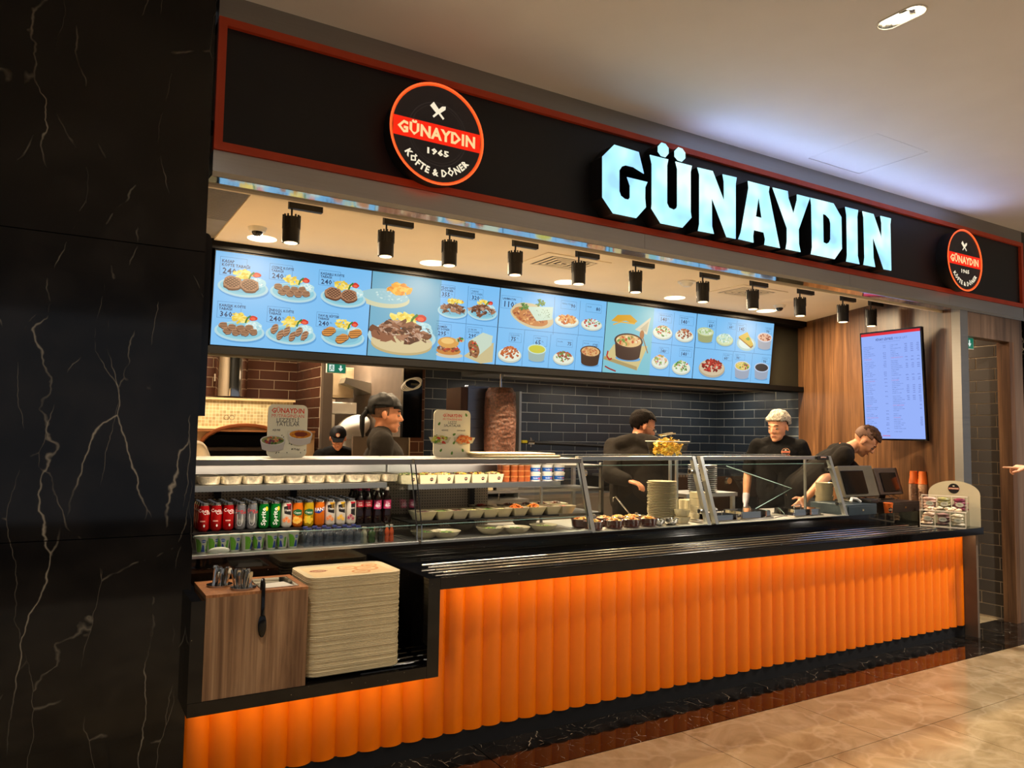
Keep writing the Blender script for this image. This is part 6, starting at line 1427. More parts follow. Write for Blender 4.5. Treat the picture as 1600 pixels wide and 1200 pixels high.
def hand(parts, wr, d, nrm, s=1., curl=.5, thumb=1, point=False):
    """wr wrist, d direction of the fingers, nrm the side the palm faces"""
    d = Vector(d).normalized(); nrm = Vector(nrm); nrm = (nrm-d*nrm.dot(d)).normalized(); sd = d.cross(nrm)*thumb
    for k, o_ in enumerate((-.026, -.009, .009, .026)): parts.append(('cap', wr+sd*o_*.6*s, wr+d*.085*s+sd*o_*s, .016*s, .0125*s))
    for k, (o_, ln) in enumerate(((.028, .070), (.0095, .079), (-.0095, .074), (-.028, .058))):
        p = wr+d*.088*s+sd*o_*s; a = 0; c = curl if not (point and k == 0) else .05
        for q, (f, r) in enumerate(((.45, .0092), (.32, .0084), (.27, .0074))):
            a += c*(.7 if q == 0 else 1.); dd = d*math.cos(a)+nrm*math.sin(a)+sd*(o_*1.2); e = p+dd*ln*f*s; parts.append(('cap', p, e, r*s, r*.93*s)); p = e
    p = wr+d*.03*s+sd*.026*s; e = p+(d*.55+sd*.75+nrm*.35).normalized()*.042*s; parts.append(('cap', p, e, .0125*s, .0105*s)); parts.append(('cap', e, e+(d*.9+sd*.25+nrm*.3).normalized()*.032*s, .0102*s, .0088*s))
def person(lab, target, yaw, lean=0, head=(0, 0, 0), arms=None, shirt='cloth_black', sleeve='long', apron=None, hairk='short', skin='skin', hc='hair', headoff=(0, 0, 0), gloves=False, voxel=.0075, trousers='cloth_black', patch=False, wide=1.0, cap=False, hs=1.05):
    hu = Vector((.015, 0, 1.615)); R0 = Matrix.Rotation(lean, 4, 'Y'); hu = (R0 @ (hu-Vector((0, 0, .95))))+Vector((0, 0, .95))+Vector(headoff)
    s = (target.z-FZ)/hu.z; w_ = Matrix.Rotation(yaw, 3, 'Z') @ (hu*s)
    root = thing('person', lab, 'person', (target.x-w_.x, target.y-w_.y, FZ), yaw)
    R_ = Matrix.Rotation(lean, 4, 'Y'); piv = Vector((0, 0, .95))
    def U(p): p = Vector((p[0]*s, p[1]*s*wide, p[2]*s)); return (R_ @ (p-piv*s))+piv*s
    def D(p): return Vector(p)*s
    hcn = U((.015, 0, 1.615))+Vector(headoff)*s
    HR = Matrix.Rotation(head[0], 4, 'Z') @ Matrix.Rotation(head[1], 4, 'Y') @ Matrix.Rotation(head[2], 4, 'X')
    def Hd(p): return hcn + (HR @ Vector(p))*s*hs
    nb = U((-.015, 0, 1.475))
    sh = {q: U((-.01, q*.185, 1.435)) for q in (1, -1)}
    arms = arms or {}
    A = {}
    for q in (1, -1):
        if q in arms and arms[q][0] == 'w': RI = Matrix.Rotation(-yaw, 3, 'Z'); A[q] = tuple(RI @ (Vector(v)-root.location) for v in arms[q][1:])
        elif q in arms: A[q] = (Vector(arms[q][0])*s, Vector(arms[q][1])*s)
        else: A[q] = (U((-.02, q*.235, 1.13)), U((.06, q*.235, .88)))
    P = []; sk = P.append
    sk(('cap', U((0, -.075, .95)), U((0, -.08, 1.33)), .105*s, .105*s)); sk(('cap', U((0, .075, .95)), U((0, .08, 1.33)), .105*s, .105*s)); sk(('ell', U((.01, 0, 1.3)), (.12*s, .185*s*wide, .17*s), R_))
    sk(('cap', U((-.01, -.165, 1.43)), U((-.01, .165, 1.43)), .058*s, .058*s)); sk(('cap', nb, hcn+(HR @ Vector((-.012, 0, -.05)))*s, .058*s, .056*s)); sk(('cap', U((-.03, -.11, 1.44)), nb+Vector((0, 0, .02)), .06*s, .055*s)); sk(('cap', U((-.03, .11, 1.44)), nb+Vector((0, 0, .02)), .06*s, .055*s))
    # head
    E = lambda c, r: sk(('ell', Hd(c), tuple(x*s*hs for x in r), HR))
    E((-.012, 0, .045), (.098, .076, .088)); E((.02, 0, .0), (.072, .066, .085)); E((.035, 0, -.06), (.05, .05, .045)); E((.066, 0, -.088), (.021, .026, .018))
    sk(('cap', Hd((.084, 0, .022)), Hd((.105, 0, -.018)), .0085*s, .0125*s)); E((.094, .012, -.022), (.01, .008, .007)); E((.094, -.012, -.022), (.01, .008, .007))
    sk(('cap', Hd((.084, -.016, -.05)), Hd((.084, .016, -.05)), .0075*s, .0075*s)); sk(('cap', Hd((.081, -.013, -.062)), Hd((.081, .013, -.062)), .0078*s, .0078*s))
    sk(('cap', Hd((.082, -.032, .032)), Hd((.088, -.008, .03)), .0085*s, .008*s)); sk(('cap', Hd((.082, .032, .032)), Hd((.088, .008, .03)), .0085*s, .008*s)); E((.062, .035, -.02), (.02, .017, .018)); E((.062, -.035, -.02), (.02, .017, .018))
    for q in (1, -1):
        sk(('ell', Hd((-.008, q*.08, .0)), (.019*s, .008*s, .032*s), HR @ Matrix.Rotation(q*.35, 4, 'Z'))); sk(('cap', Hd((-.004, q*.074, -.012)), Hd((-.006, q*.08, -.022)), .009*s, .008*s))
        el, wr = A[q]; mid = sh[q].lerp(el, .5)
        sk(('cap', sh[q], mid, .055*s, .05*s)); sk(('cap', mid, el, .05*s, .041*s)); fm = el.lerp(wr, .3); sk(('cap', el, fm, .041*s, .042*s)); sk(('cap', fm, wr, .042*s, .027*s))
        hp = D((0, q*.09, .93)); kn = D((.01, q*.105, .5)); an = D((-.01, q*.11, .09))
        sk(('cap', hp, kn, .088*s, .055*s)); sk(('cap', kn, D((-.02, q*.107, .33)), .055*s, .056*s)); sk(('cap', D((-.02, q*.107, .33)), an, .056*s, .037*s)); sk(('cap', an, D((.0, q*.112, .04)), .038*s, .035*s))
        hd = (wr-el).normalized(); pal = Vector((0, -q, 0)) if abs(hd.y) < .8 else Vector((0, 0, -1))
        if not gloves: hand(P, wr, hd, pal, s, .45, thumb=q)
    body = remesh(P, voxel*s, 2); me = body; bo = put('body', me, M[skin], root)
    # clothes
    C = []; c = C.append; g = .014*s
    c(('cap', U((0, -.078, 1.0)), U((0, -.08, 1.33)), .112*s+g, .108*s+g)); c(('cap', U((0, .078, 1.0)), U((0, .08, 1.33)), .112*s+g, .108*s+g)); c(('ell', U((.01, 0, 1.3)), (.125*s+g, .19*s*wide+g, .165*s), R_)); c(('cap', U((-.012, -.165, 1.427)), U((-.012, .165, 1.427)), .06*s+g, .06*s+g))
    c(('cap', U((-.03, -.12, 1.44)), nb+Vector((0, -.03, -.0))*s, .066*s+g, .06*s+g)); c(('cap', U((-.03, .12, 1.44)), nb+Vector((0, .03, -.0))*s, .066*s+g, .06*s+g))
    for q in (1, -1):
        el, wr = A[q]; mid = sh[q].lerp(el, .5)
        if sleeve == 'long': c(('cap', sh[q], mid, .06*s+g, .056*s+g)); c(('cap', mid, el, .056*s+g, .05*s+g)); c(('cap', el, el.lerp(wr, .9), .05*s+g, .034*s+g))
        else: c(('cap', sh[q], sh[q].lerp(el, .78), .062*s+g, .056*s+g))
    cm_ = remesh(C, .011*s, 2); co = put('shirt', cm_, M[shirt], root)
    tx = bpy.data.textures.get('folds') or bpy.data.textures.new('folds', 'CLOUDS'); tx.noise_scale = .16
    dm = co.modifiers.new('folds', 'DISPLACE'); dm.texture = tx; dm.strength = .022*s; dm.mid_level = .25; dm.texture_coords = 'LOCAL'
    b = MB(); ring = [nb+(HR.to_3x3() @ Vector((math.cos(t)*.063, math.sin(t)*.066, .012)))*s for t in [2*PI*k/20 for k in range(21)]]
    b.tube(ring, .009*s, 6); b.build('collar', M[shirt], root, smooth=50)
    Tp = []; t = Tp.append
    t(('cap', U((0, -.06, .97)), U((0, .06, .97)), .128*s, .128*s))
    for q in (1, -1):
        t(('cap', D((0, q*.09, .93)), D((.01, q*.105, .5)), .1*s, .07*s)); t(('cap', D((.01, q*.105, .5)), D((-.01, q*.11, .12)), .07*s, .06*s))
    put('trousers', remesh(Tp, .014*s, 1), M[trousers], root)
    for q in (1, -1): MB().ell(D((.05, q*.112, .035)), (.14*s, .048*s, .036*s), 14, 8).build('shoe', M['black'], root, smooth=60)
    if apron:
        b = MB(); vs = []; n = 14
        for i in range(9):
            z = 1.22-.8*i/8
            for k in range(n):
                a = -1.35+2.7*k/(n-1); r = .168+.02*(i/8)+.006*math.sin(a*9+i); p = Vector((r*math.cos(a)*.92, r*math.sin(a)*1.28, z)); vs.append(U(p) if z > .95 else D(p))
        b.add(vs, [(i*n+k, i*n+k+1, (i+1)*n+k+1, (i+1)*n+k) for i in range(8) for k in range(n-1)]); ao = b.build('apron', M[apron], root, smooth=60); so = ao.modifiers.new('solid', 'SOLIDIFY'); so.thickness = .004
    # hair or headwear
    def shell(name, mat, cond, r=(.106, .084, .094), off=(-.012, 0, .045), amp=.0, n1=40, n2=26, th=.008, sd=0):
        b = MB(); vs = []; keep = []
        for i in range(n2+1):
            ph = -PI/2+PI*i/n2
            for k in range(n1):
                a = 2*PI*k/n1; d_ = Vector((math.cos(ph)*math.cos(a), math.cos(ph)*math.sin(a), math.sin(ph))); q = 1+amp*noise.noise(d_*4+Vector((sd, 0, 0)))
                p = Vector(off)+Vector((d_.x*r[0], d_.y*r[1], d_.z*r[2]))*q; vs.append(Hd(p)); keep.append(cond(p))
        fs_ = []
        for i in range(n2):
            for k in range(n1):
                f = (i*n1+k, i*n1+(k+1) % n1, (i+1)*n1+(k+1) % n1, (i+1)*n1+k)
                if sum(keep[j] for j in f) >= 3: fs_.append(f)
        b.add(vs, fs_); o = b.build(name, M[mat], root, smooth=70); so = o.modifiers.new('solid', 'SOLIDIFY'); so.thickness = th*s; return o
    hair_line = lambda p: p.z > .055+max(0, p.x)*.35 or (p.x < -.02 and p.z > -.045) or (p.x < .0 and p.z > .02)
    if hairk == 'short': shell('hair', hc, lambda p: p.z > .07+max(0, p.x)*.12 or (p.x < -.03 and p.z > -.035) or (p.x < .01 and p.z > .035), (.112, .085, .1), (-.014, 0, .047), .07)
    elif hairk == 'top': shell('hair', hc, lambda p: p.z > .075+max(0, p.x)*.05, (.104, .076, .1), (-.004, 0, .047), .1, sd=3); shell('hair_fade', 'hair_fade', lambda p: (p.x < .04 and p.z > .05) or (p.x < -.03 and p.z > .0), (.1, .0775, .0895))
    elif hairk == 'net': shell('hair', 'hair', lambda p: p.z > .06+max(0, p.x)*.1 or (p.x < -.0 and p.z > .0), (.104, .081, .093)); shell('hair_net', 'net', lambda p: p.z > .052+max(0, p.x)*.2 or (p.x < -.01 and p.z > .02), (.114, .092, .106), (-.014, 0, .05), .12, sd=8)
    elif hairk == 'dorag':
        shell('hair_fade', 'hair_fade', lambda p: (p.x < .02 and p.z > -.02 and p.z < .1), (.1005, .0785, .0905)); shell('head_wrap', 'satin', lambda p: p.z > .056-p.x*.12 or (p.x < -.075 and p.z > -.0), (.112, .09, .104), (-.016, 0, .05), .1, sd=5)
        b = MB(); b.tube([Hd((.06+.03*math.cos(a)-.075, .088*math.sin(a), .056-.1*math.cos(a)*.12+.002)) if 0 else Hd((-.012+.106*math.cos(a), .084*math.sin(a), .058+.014*math.cos(a))) for a in [2*PI*k/28 for k in range(29)]], .007*s, 6)
        b.build('wrap_band', M['satin'], root, smooth=60)
        b = MB(); b.ell(Hd((-.122, 0, .03)), (.022*s, .026*s, .024*s), 12, 8)
        for q in (-.018, .014):
            b.tube([Hd((-.12, q*.5, .03)), Hd((-.15, q, -.02)), Hd((-.145, q*1.4, -.09)), Hd((-.135, q*1.2, -.15))], [.016*s, .019*s, .016*s, .007*s], 8)
        b.build('wrap_tails', M['satin'], root, smooth=60)
    elif hairk == 'cap':
        shell('hair_fade', 'hair_fade', lambda p: (p.x < .02 and p.z > -.02 and p.z < .1), (.1005, .0785, .0905)); shell('cap', 'satin', lambda p: p.z > .045, (.112, .09, .1), (-.012, 0, .045), .02)
        b = MB(); b.hexa([Hd((.07, -.07, .048)), Hd((.17, -.05, .03)), Hd((.17, .05, .03)), Hd((.07, .07, .048)), Hd((.07, -.07, .056)), Hd((.17, -.05, .036)), Hd((.17, .05, .036)), Hd((.07, .07, .056))]); b.build('cap_brim', M['satin'], root, fixn=True)
        k = Ink(4e-4); k.disc(0, 0, .022, .022, (226, 96, 40), 20); k.disc(0, 0, .018, .018, (236, 226, 206), 20); k.rect(-.018, -.004, .018, .004, (200, 50, 30))
        k.build('cap_badge', M['print'], root, lambda u, v, d: tuple(Hd((.101-.3*v*v+d-.25*v-abs(u)*.25, u, .085+v))))
    for q in (1, -1):
        o = MB().ell(Hd((.078, q*.031, .008)), (.0115*s, .014*s, .007*s), 12, 8, 0, HR).build('eye', M['eyewhite'], root, smooth=60)
        MB().ell(Hd((.0865, q*.031, .006)), (.0045*s, .0065*s, .0062*s), 10, 6, 0, HR).build('iris', M['eyedark'], o, smooth=60)
        b = MB(); b.tube([Hd((.089, q*.014, .031)), Hd((.090, q*.03, .037)), Hd((.078, q*.048, .031))], .0042*s, 6); b.build('eyebrow', M['hair'], root, smooth=60)
    b = MB(); b.tube([Hd((.086, -.018, -.056)), Hd((.0935, 0, -.0545)), Hd((.086, .018, -.056))], .0036*s, 6); b.build('lips', M['lips'], root, smooth=60)
    if gloves:
        G = []
        for q in (1, -1): el, wr = A[q]; hand(G, wr, (wr-el).normalized(), Vector((0, -q, 0)), s*1.06, .35, thumb=q); G.append(('cap', wr-(wr-el).normalized()*.05*s, wr+(wr-el).normalized()*.02*s, .035*s, .03*s))
        put('gloves', remesh(G, .005, 1), M['glove'], root)
    return root, U, Hd, s
M['hair_fade'] = pmat('shaved_hair', (104, 72, 52), .7, var=.15, scale=120)
FZ = .1
def place(px, py, Y, hh): p = aty(px, py, Y); return p
def deg(a): return math.radians(a)
# chef in the head wrap (profile, facing right in the photo)
root, U, Hd, s = person('person in profile with black satin head wrap, neck tattoo and dark chef shirt', aty(603, 650, 4.85), deg(-21), 0, (0, .06, 0), None, 'cloth_char', 'short', None, 'dorag', 'skin')
k = Ink(1e-3); k.ring(0, 0, .011, .016, (110, 76, 60), 18); k.disc(0, 0, .006, .008, (120, 84, 66), 12, .3)
k.build('neck_tattoo', M['print'], root, lambda u, v, d: tuple(Hd((-.012+u, -.0585-d*1.0, -.088+v))))
# man in the dark jacket and glasses, seen from behind, looking down to the right
root, U, Hd, s = person('person from behind in dark zipped jacket and glasses, looking down, holding a phone', aty(1004, 668, 4.8), deg(36), .16, (deg(-58), .35, .0), {-1: ((.12, -.26, 1.14), (.34, -.1, 1.12)), 1: ('w', aty(954, 742, 4.76), aty(982, 751, 4.60))}, 'cloth_char', 'long', None, 'short', 'skin', headoff=(.045, -.02, -.01), wide=1.1)
b = MB(); b.tube([Hd((.0, -.083, .01)), Hd((.05, -.08, .012)), Hd((.098, -.05, .01)), Hd((.108, -.03, -.002)), Hd((.112, 0, .01)), Hd((.108, .03, -.002)), Hd((.098, .05, .01)), Hd((.0, .083, .01))], .0018*s, 5); b.build('glasses', M['chrome'], root)
b = MB(); T = Matrix.Translation(Vector((.40, -.1, 1.16))*s) @ Matrix.Rotation(.5, 4, 'Y'); b.box(-.005, .005, -.035, .035, -.07, .07, 0, T); o = b.build('phone', M['black_gloss'], None, bevel=.003); o.matrix_world = Matrix.Translation(root.location) @ Matrix.Rotation(deg(36), 4, 'Z'); tag(o, 'dark phone held by the person in the zipped jacket', 'phone')
# man with the hair net
root, U, Hd, s = person('person with grey hair net, black logo T-shirt and pale gloves behind the glass', aty(1216, 669, 5.0), deg(-148), 0, (deg(-22), .16, .0), {-1: ((-.02, -.30, 1.15), (.04, -.31, .9)), 1: ((-.04, .28, 1.15), (.05, .28, .9))}, 'cloth_black', 'short', None, 'net', 'skin2', gloves=True, wide=1.08, hs=1.2)
k = Ink(2e-3); logo(k, 0, 0, .036, False, txt=(60, 20, 16), ring=(236, 170, 120), band=(236, 120, 80))
k.build('shirt_logo', M['print'], root, lambda u, v, d: tuple(U((.172+d*1.0-.9*(u+.08)**2-.5*v, u+.08, 1.385+v))))
# man leaning down to the till
root, U, Hd, s = person('person bending towards the tills, dark shirt with orange collar stripe, quiffed hair', aty(1350, 690, 4.3), deg(-44), .86, (deg(-10), .8, .12), {-1: ('w', aty(1298, 738, 4.42), aty(1258, 780, 4.36)), 1: ((.62, .26, 1.0), (.62, .2, .93))}, 'cloth_char', 'short', 'cloth_grey', 'top', 'skin2', headoff=(.04, 0, .02), hc='hair2')
b = MB(); nb = U((-.02, 0, 1.455)); d_ = (Hd((0, 0, -.05))-nb).normalized(); q_ = d_.to_track_quat('Z', 'Y').to_matrix()
b.tube([nb+q_ @ Vector((.076*math.cos(t), .076*math.sin(t), .022))*s for t in [2*PI*k/24 for k in range(25)]], .007, 6); b.build('collar_stripe', pmat('orange_trim', (226, 120, 40), .6), root)
# cook further back
person('person far back in the kitchen in black cap and T-shirt, looking down', aty(528, 686, 7.3), deg(-104), .22, (deg(-4), .38, 0), {-1: ((.22, -.26, 1.02), (.42, -.16, 1.0)), 1: ((.22, .26, 1.02), (.42, .16, 1.0))}, 'cloth_black', 'short', None, 'cap', 'skin', headoff=(0, 0, .02))
# white shirted cook at the pizza oven, only the shoulder shows beside the pillar
person('person in white cotton shirt bending before the pizza oven, mostly hidden by pillar', aty(287, 672, 6.3), deg(48), .35, (0, .4, 0), {-1: ((.32, -.26, .98), (.5, -.2, .95)), 1: ((.32, .26, .98), (.5, .2, .95))}, 'cloth_white', 'long', None, 'short', 'skin')
# pointing hand at the right edge
fp = aty(1564, 727, 3.15); wr = aty(1600, 732, 3.15); 
H = []; d = (fp-aty(1599, 731, 3.0)).normalized(); ln = .185
wrp = fp-d*ln
hand(H, wrp, d, Vector((.25, .1, -1)), 1.0, .95, thumb=1, point=True)
e1 = wrp-d*.24+Vector((.02, -.08, -.02)); H.append(('cap', wrp+d*.01, e1, .026, .042)); H.append(('cap', e1, e1+Vector((.12, -.2, .12)), .044, .05))
cr = thing('person', 'person at the right edge, only a bare forearm and pointing hand in view', 'person', (e1.x+.35, e1.y-.35, 0))
loc = Vector(cr.location)
sh_ = e1+Vector((.16, -.26, .16))
def Q(x, y, z): return Vector((cr.location.x+x, cr.location.y+y, z))
P = list(H); P.append(('cap', e1, sh_, .044, .055))
cx_, cy_ = sh_.x+.18, sh_.y-.05
P += [('cap', (cx_, cy_-.07, .95), (cx_, cy_-.07, 1.35), .11, .11), ('cap', (cx_, cy_+.07, .95), (cx_, cy_+.07, 1.35), .11, .11), ('cap', sh_, (cx_, cy_, 1.4), .06, .07), ('cap', (cx_, cy_+.16, 1.38), (cx_+.03, cy_+.22, 1.1), .055, .045), ('cap', (cx_+.03, cy_+.22, 1.1), (cx_, cy_+.22, .85), .045, .03), ('cap', (cx_, cy_, 1.42), (cx_, cy_, 1.6), .06, .055), ('ell', (cx_, cy_, 1.66), (.095, .078, .12), Matrix()), ('ell', (cx_-.035, cy_, 1.60), (.055, .05, .06), Matrix()), ('cap', (cx_-.092, cy_, 1.67), (cx_-.112, cy_, 1.635), .009, .013), ('ell', (cx_+.005, cy_-.082, 1.65), (.018, .009, .032), Matrix()), ('ell', (cx_+.005, cy_+.082, 1.65), (.018, .009, .032), Matrix())]
for q in (-1, 1): P += [('cap', (cx_, cy_+q*.09, .93), (cx_, cy_+q*.1, .5), .09, .055), ('cap', (cx_, cy_+q*.1, .5), (cx_, cy_+q*.1, .06), .055, .04)]
me = remesh([(('cap', Vector(a[1])-loc, Vector(a[2])-loc, a[3], a[4]) if a[0] == 'cap' else ('ell', Vector(a[1])-loc, a[2], a[3])) for a in P], .0055, 1); put('body', me, M['skin2'], cr)
C = [('cap', Vector((cx_, cy_-.07, .95))-loc, Vector((cx_, cy_-.07, 1.35))-loc, .125, .125), ('cap', Vector((cx_, cy_+.07, .95))-loc, Vector((cx_, cy_+.07, 1.35))-loc, .125, .125), ('cap', sh_-loc, Vector((cx_, cy_, sh_.z))-loc, .078, .085), ('cap', (sh_*.55+e1*.45)-loc, sh_-loc, .064, .074), ('cap', Vector((cx_, cy_-.1, 1.4))-loc, Vector((cx_, cy_+.16, 1.4))-loc, .085, .08)]
put('shirt', remesh(C, .014, 1), M['cloth_black'], cr)
Tq = []
for q in (-1, 1): Tq += [('cap', Vector((cx_, cy_+q*.09, .95))-loc, Vector((cx_, cy_+q*.1, .5))-loc, .11, .075), ('cap', Vector((cx_, cy_+q*.1, .5))-loc, Vector((cx_, cy_+q*.1, .14))-loc, .075, .06)]
put('trousers', remesh(Tq, .014, 1), M['cloth_char'], cr)
MB().ell(Vector((cx_+.022, cy_, 1.705))-loc, (.098, .087, .09), 18, 12, 0, None, .1).build('hair', M['hair'], cr, smooth=60)
for q in (-1, 1):
    MB().ell(Vector((cx_-.04, cy_+q*.1, .036))-loc, (.14, .048, .036), 14, 8).build('shoe', M['black'], cr, smooth=60)
    MB().ell(Vector((cx_-.083, cy_+q*.03, 1.675))-loc, (.008, .013, .008), 10, 6).build('eye', M['eyedark'], cr, smooth=60)

# ------------------------------------------------------------------ kitchen behind the counter
# döner spit
p = aty(781.5, 655, 6.0); R_ = (aty(803, 655, 6.0)-aty(760, 655, 6.0)).length/2; z0, z1 = aty(781, 722, 6.0).z, aty(781, 606, 6.0).z
t = thing('doner_spit', 'tall brown stack of döner meat on an upright spit', 'meat', (p.x, 6.0, z0))
b = MB(); n = 64; nz = 70; vs = []
for i in range(nz+1):
    f = i/nz; z = f*(z1-z0); r0 = R_*(.94+.06*math.sin(f*PI))*(1 if f < .93 else 1-(f-.93)*3.2)
    for k in range(n):
        a = 2*PI*k/n; q = noise.noise(Vector((math.cos(a)*7, math.sin(a)*7, z*46)))*.010+noise.noise(Vector((math.cos(a)*2, math.sin(a)*2, z*9)))*.007
        vs.append(((r0+q)*math.cos(a), (r0+q)*math.sin(a), z))
b.add(vs, [(i*n+k, i*n+(k+1) % n, (i+1)*n+(k+1) % n, (i+1)*n+k) for i in range(nz) for k in range(n)]+[tuple(range(n-1, -1, -1)), tuple(range(nz*n, nz*n+n))])
mt = pmat('doner_meat', (92, 58, 44), .45, var=.32, scale=55, bump=.5, bscale=140)
b.build('meat', mt, t, smooth=60)
b = MB(); b.cyl((0, 0, -.35), (0, 0, z1-z0+.14), .007); b.build('spit', M['chrome'], t)
b = MB(); b.lathe([(0, -.03), (R_*1.5, -.03), (R_*1.6, 0), (0, -.01)], 30); b.build('drip_plate', M['steel'], t)
gx0 = aty(727, 650, 6.15).x; gx1 = aty(760, 650, 6.15).x; gz = aty(740, 603, 6.15).z
t = thing('doner_grill', 'steel upright döner grill with gas panel behind the meat', 'grill', (gx0, 6.1, 1.0))
MB().box(0, gx1-gx0, 0, .08, 0, gz-1.0).build('side_shield', steel('bluish_steel', (120, 130, 150), .3), t, bevel=.004)
MB().box(gx1-gx0+.0, gx1-gx0+.36, .28, .34, 0, gz-1.0).build('burner_panel', M['black_soft'], t)
MB().box(gx1-gx0+.36, gx1-gx0+.385, .05, .34, 0, gz-1.03).build('side_shield', M['alu'], t)
MB().box(-.075, -.004, .0, .3, 0, gz-1.02).build('side_shield', pmat('brown_steel', (70, 46, 34), .3, .6), t)
MB().box(-.12, gx1-gx0+.39, -.1, .4, -.03, 0).build('base_tray', M['steel'], t)
for k in range(3): MB().box(gx1-gx0+.03, gx1-gx0+.33, .272, .28, .12+.24*k, .3+.24*k).build('burner', pmat('burner', (60, 44, 36), .6), t)
# extractor hood
hz = 2.205; hx0, hx1 = 3.62, 7.42
t = thing('extractor_hood', 'long steel extractor hood with grease filters over the grill', 'hood', (hx0, 6.2, hz))
b = MB(); b.hexa([(0, 0, 0), (hx1-hx0, 0, 0), (hx1-hx0, .9, 0), (0, .9, 0), (0, .35, .5), (hx1-hx0, .35, .5), (hx1-hx0, .9, .5), (0, .9, .5)]); b.build('canopy', M['steel'], t, fixn=True)
MB().box(-.005, hx1-hx0, -.012, 0, -.05, .02).build('front_lip', M['steel'], t)
for k in range(38):
    MB().box(0, .012, 0, .5, 0, .03).build('filter_rib', M['alu'], t, (.35+.045*k, .12, -.03)) if k == 0 else None
    if k == 0: fr = t.children[-1]
    else: c = fr.copy(); COL.objects.link(c); c.location.x = .35+.045*k
t['label'] = 'long steel extractor hood with ribbed filters over the grill'
# brown tiled bulkhead by the column
tile_wall('trim_9', (3.21, 6.45, 0), (1, 0, 0), .5, 2.28, 2.42, M['tile_brown'], M['grout'], tw=.333, th=.07, zoff=0, thick=.5)
# counters along the rear wall and the range
t = thing('kitchen_range', 'black cooking range with two chrome knobs behind the hair net person', 'range', (5.2, 6.35, .1))
MB().box(0, 2.1, 0, .7, 0, 1.05).build('body', M['black_gloss'], t); MB().box(0, 2.1, -.02, 0, .8, 1.05).build('control_panel', pmat('range_panel', (60, 46, 38), .3, .5), t)
for px in (1137, 1163): q = aty(px, 751, 6.32); b = MB(); b.cyl((q.x-5.2, -.02, q.z-.1), (q.x-5.2, -.06, q.z-.1), .045, .038, 20); b.build('knob', M['chrome'], t, smooth=40)
b = MB(); b.box(.0, 2.1, -.05, -.035, .6, .62); b.build('oven_rail', M['chrome'], t)
for k in range(26): MB().box(.05+.045*k, .075+.045*k, .02, .6, 1.05, 1.075).build('grate_bar', M['steel'], t) if k < 26 else None
t = thing('kitchen_counter', 'long steel worktop under the charcoal tiled wall', 'worktop', (3.25, 6.4, .1))
MB().box(0, 1.9, 0, .7, 0, .86).build('cabinet', M['steel_dark'], t); MB().box(-.02, 1.92, -.03, .72, .86, .9).build('worktop', M['steel'], t)
b = MB(); pa, pb2 = aty(806, 690, 6.95), aty(962, 698, 6.95); b.tube([pa, pb2, Vector((pb2.x+.6, 6.95, pb2.z-.01))], .02, 8)
t = thing('gas_pipe', 'dark gas pipe with yellow handled valve along the charcoal tiles', 'pipe', (0, 0, 0)); b.build('pipe', M['black_soft'], t)

for x in (pa.x+.3, pb2.x): MB().box(x-.01, x+.01, 6.95, 7.15, pa.z-.03, pa.z-.01).build('wall_clip', M['black_soft'], t)
q = aty(818, 690, 6.93); MB().box(-.03, .03, -.03, 0, -.015, .015).build('valve_handle', pmat('yellow_paint', (206, 190, 40), .4), t, q); q = aty(829, 691, 6.94); b = MB(); b.cyl(q-Vector((0, 0, .05)), q+Vector((0, 0, .05)), .012); b.cyl(q-Vector((.04, 0, 0)), q+Vector((.04, 0, 0)), .025); b.build('valve', M['chrome'], t)
# things seen behind the glass: steel rack, paper box, containers
t = thing('steel_rack', 'steel rack with stacked tubs and a blue carton seen through the glass', 'rack', (2.62, 5.0, FZ))
b = MB(); [b.box(x, x+.03, y, y+.03, 0, 1.28) for x in (0, 1.25) for y in (0, .4)]; b.build('frame', M['alu'], t)
for z in (.85, 1.05, 1.24): MB().box(0, 1.28, 0, .43, z, z+.02).build('shelf', M['steel'], t)
p = aty(907, 733, 5.0); tag(MB().box(-.14, .14, 0, .2, 0, .1).build('carton', pmat('blue_carton', (96, 150, 190), .5, var=.2, scale=25), None, (3.14, 5.03, FZ+1.261), bevel=.003), 'light blue carton on the steel rack behind the glass', 'carton')
for i, (x, w, c_) in enumerate(((2.75, .12, 'cream'), (2.78, .12, 'cream'), (3.0, .1, 'steel'))):
    o = MB().box(-w, w, 0, .25, 0, .05).build('tray_box', M[c_], None, (x, 5.05, FZ+(1.071, 1.123, 1.071)[i]), bevel=.004); tag(o, ('lower flat cream tray box on the steel rack', 'upper flat cream tray box on the steel rack', 'flat steel tray box on the steel rack')[i], 'box')
# stack of steel trays and white containers behind plates
x = aty(1078, 760, 4.9).x
for k in range(14):
    o = MB().lathe([(0, 0), (.1, 0), (.125, .014), (.12, .014), (.1, .003), (0, .003)], 24).build('steel_plate', M['steel'], None, (x, 4.75, 1.13+k*.017)) if k == 0 else o0.copy()
    if k == 0: o0 = o
    else: COL.objects.link(o); o.location.z = 1.13+k*.017
    tag(o, f'steel plate in the pile behind the cream plates, {nth(k)} from the bottom', 'plate', 'steel plates behind the glass')
t = thing('side_table', 'low steel table carrying the pile of steel plates', 'table', (x, 4.75, FZ)); MB().box(-.3, .3, -.12, .25, 1.0, 1.03).build('top', M['steel'], t)
for sx in (-.27, .27):
    for sy in (-.09, .22): MB().box(sx-.015, sx+.015, sy-.015, sy+.015, 0, 1.0).build('leg', M['alu'], t)

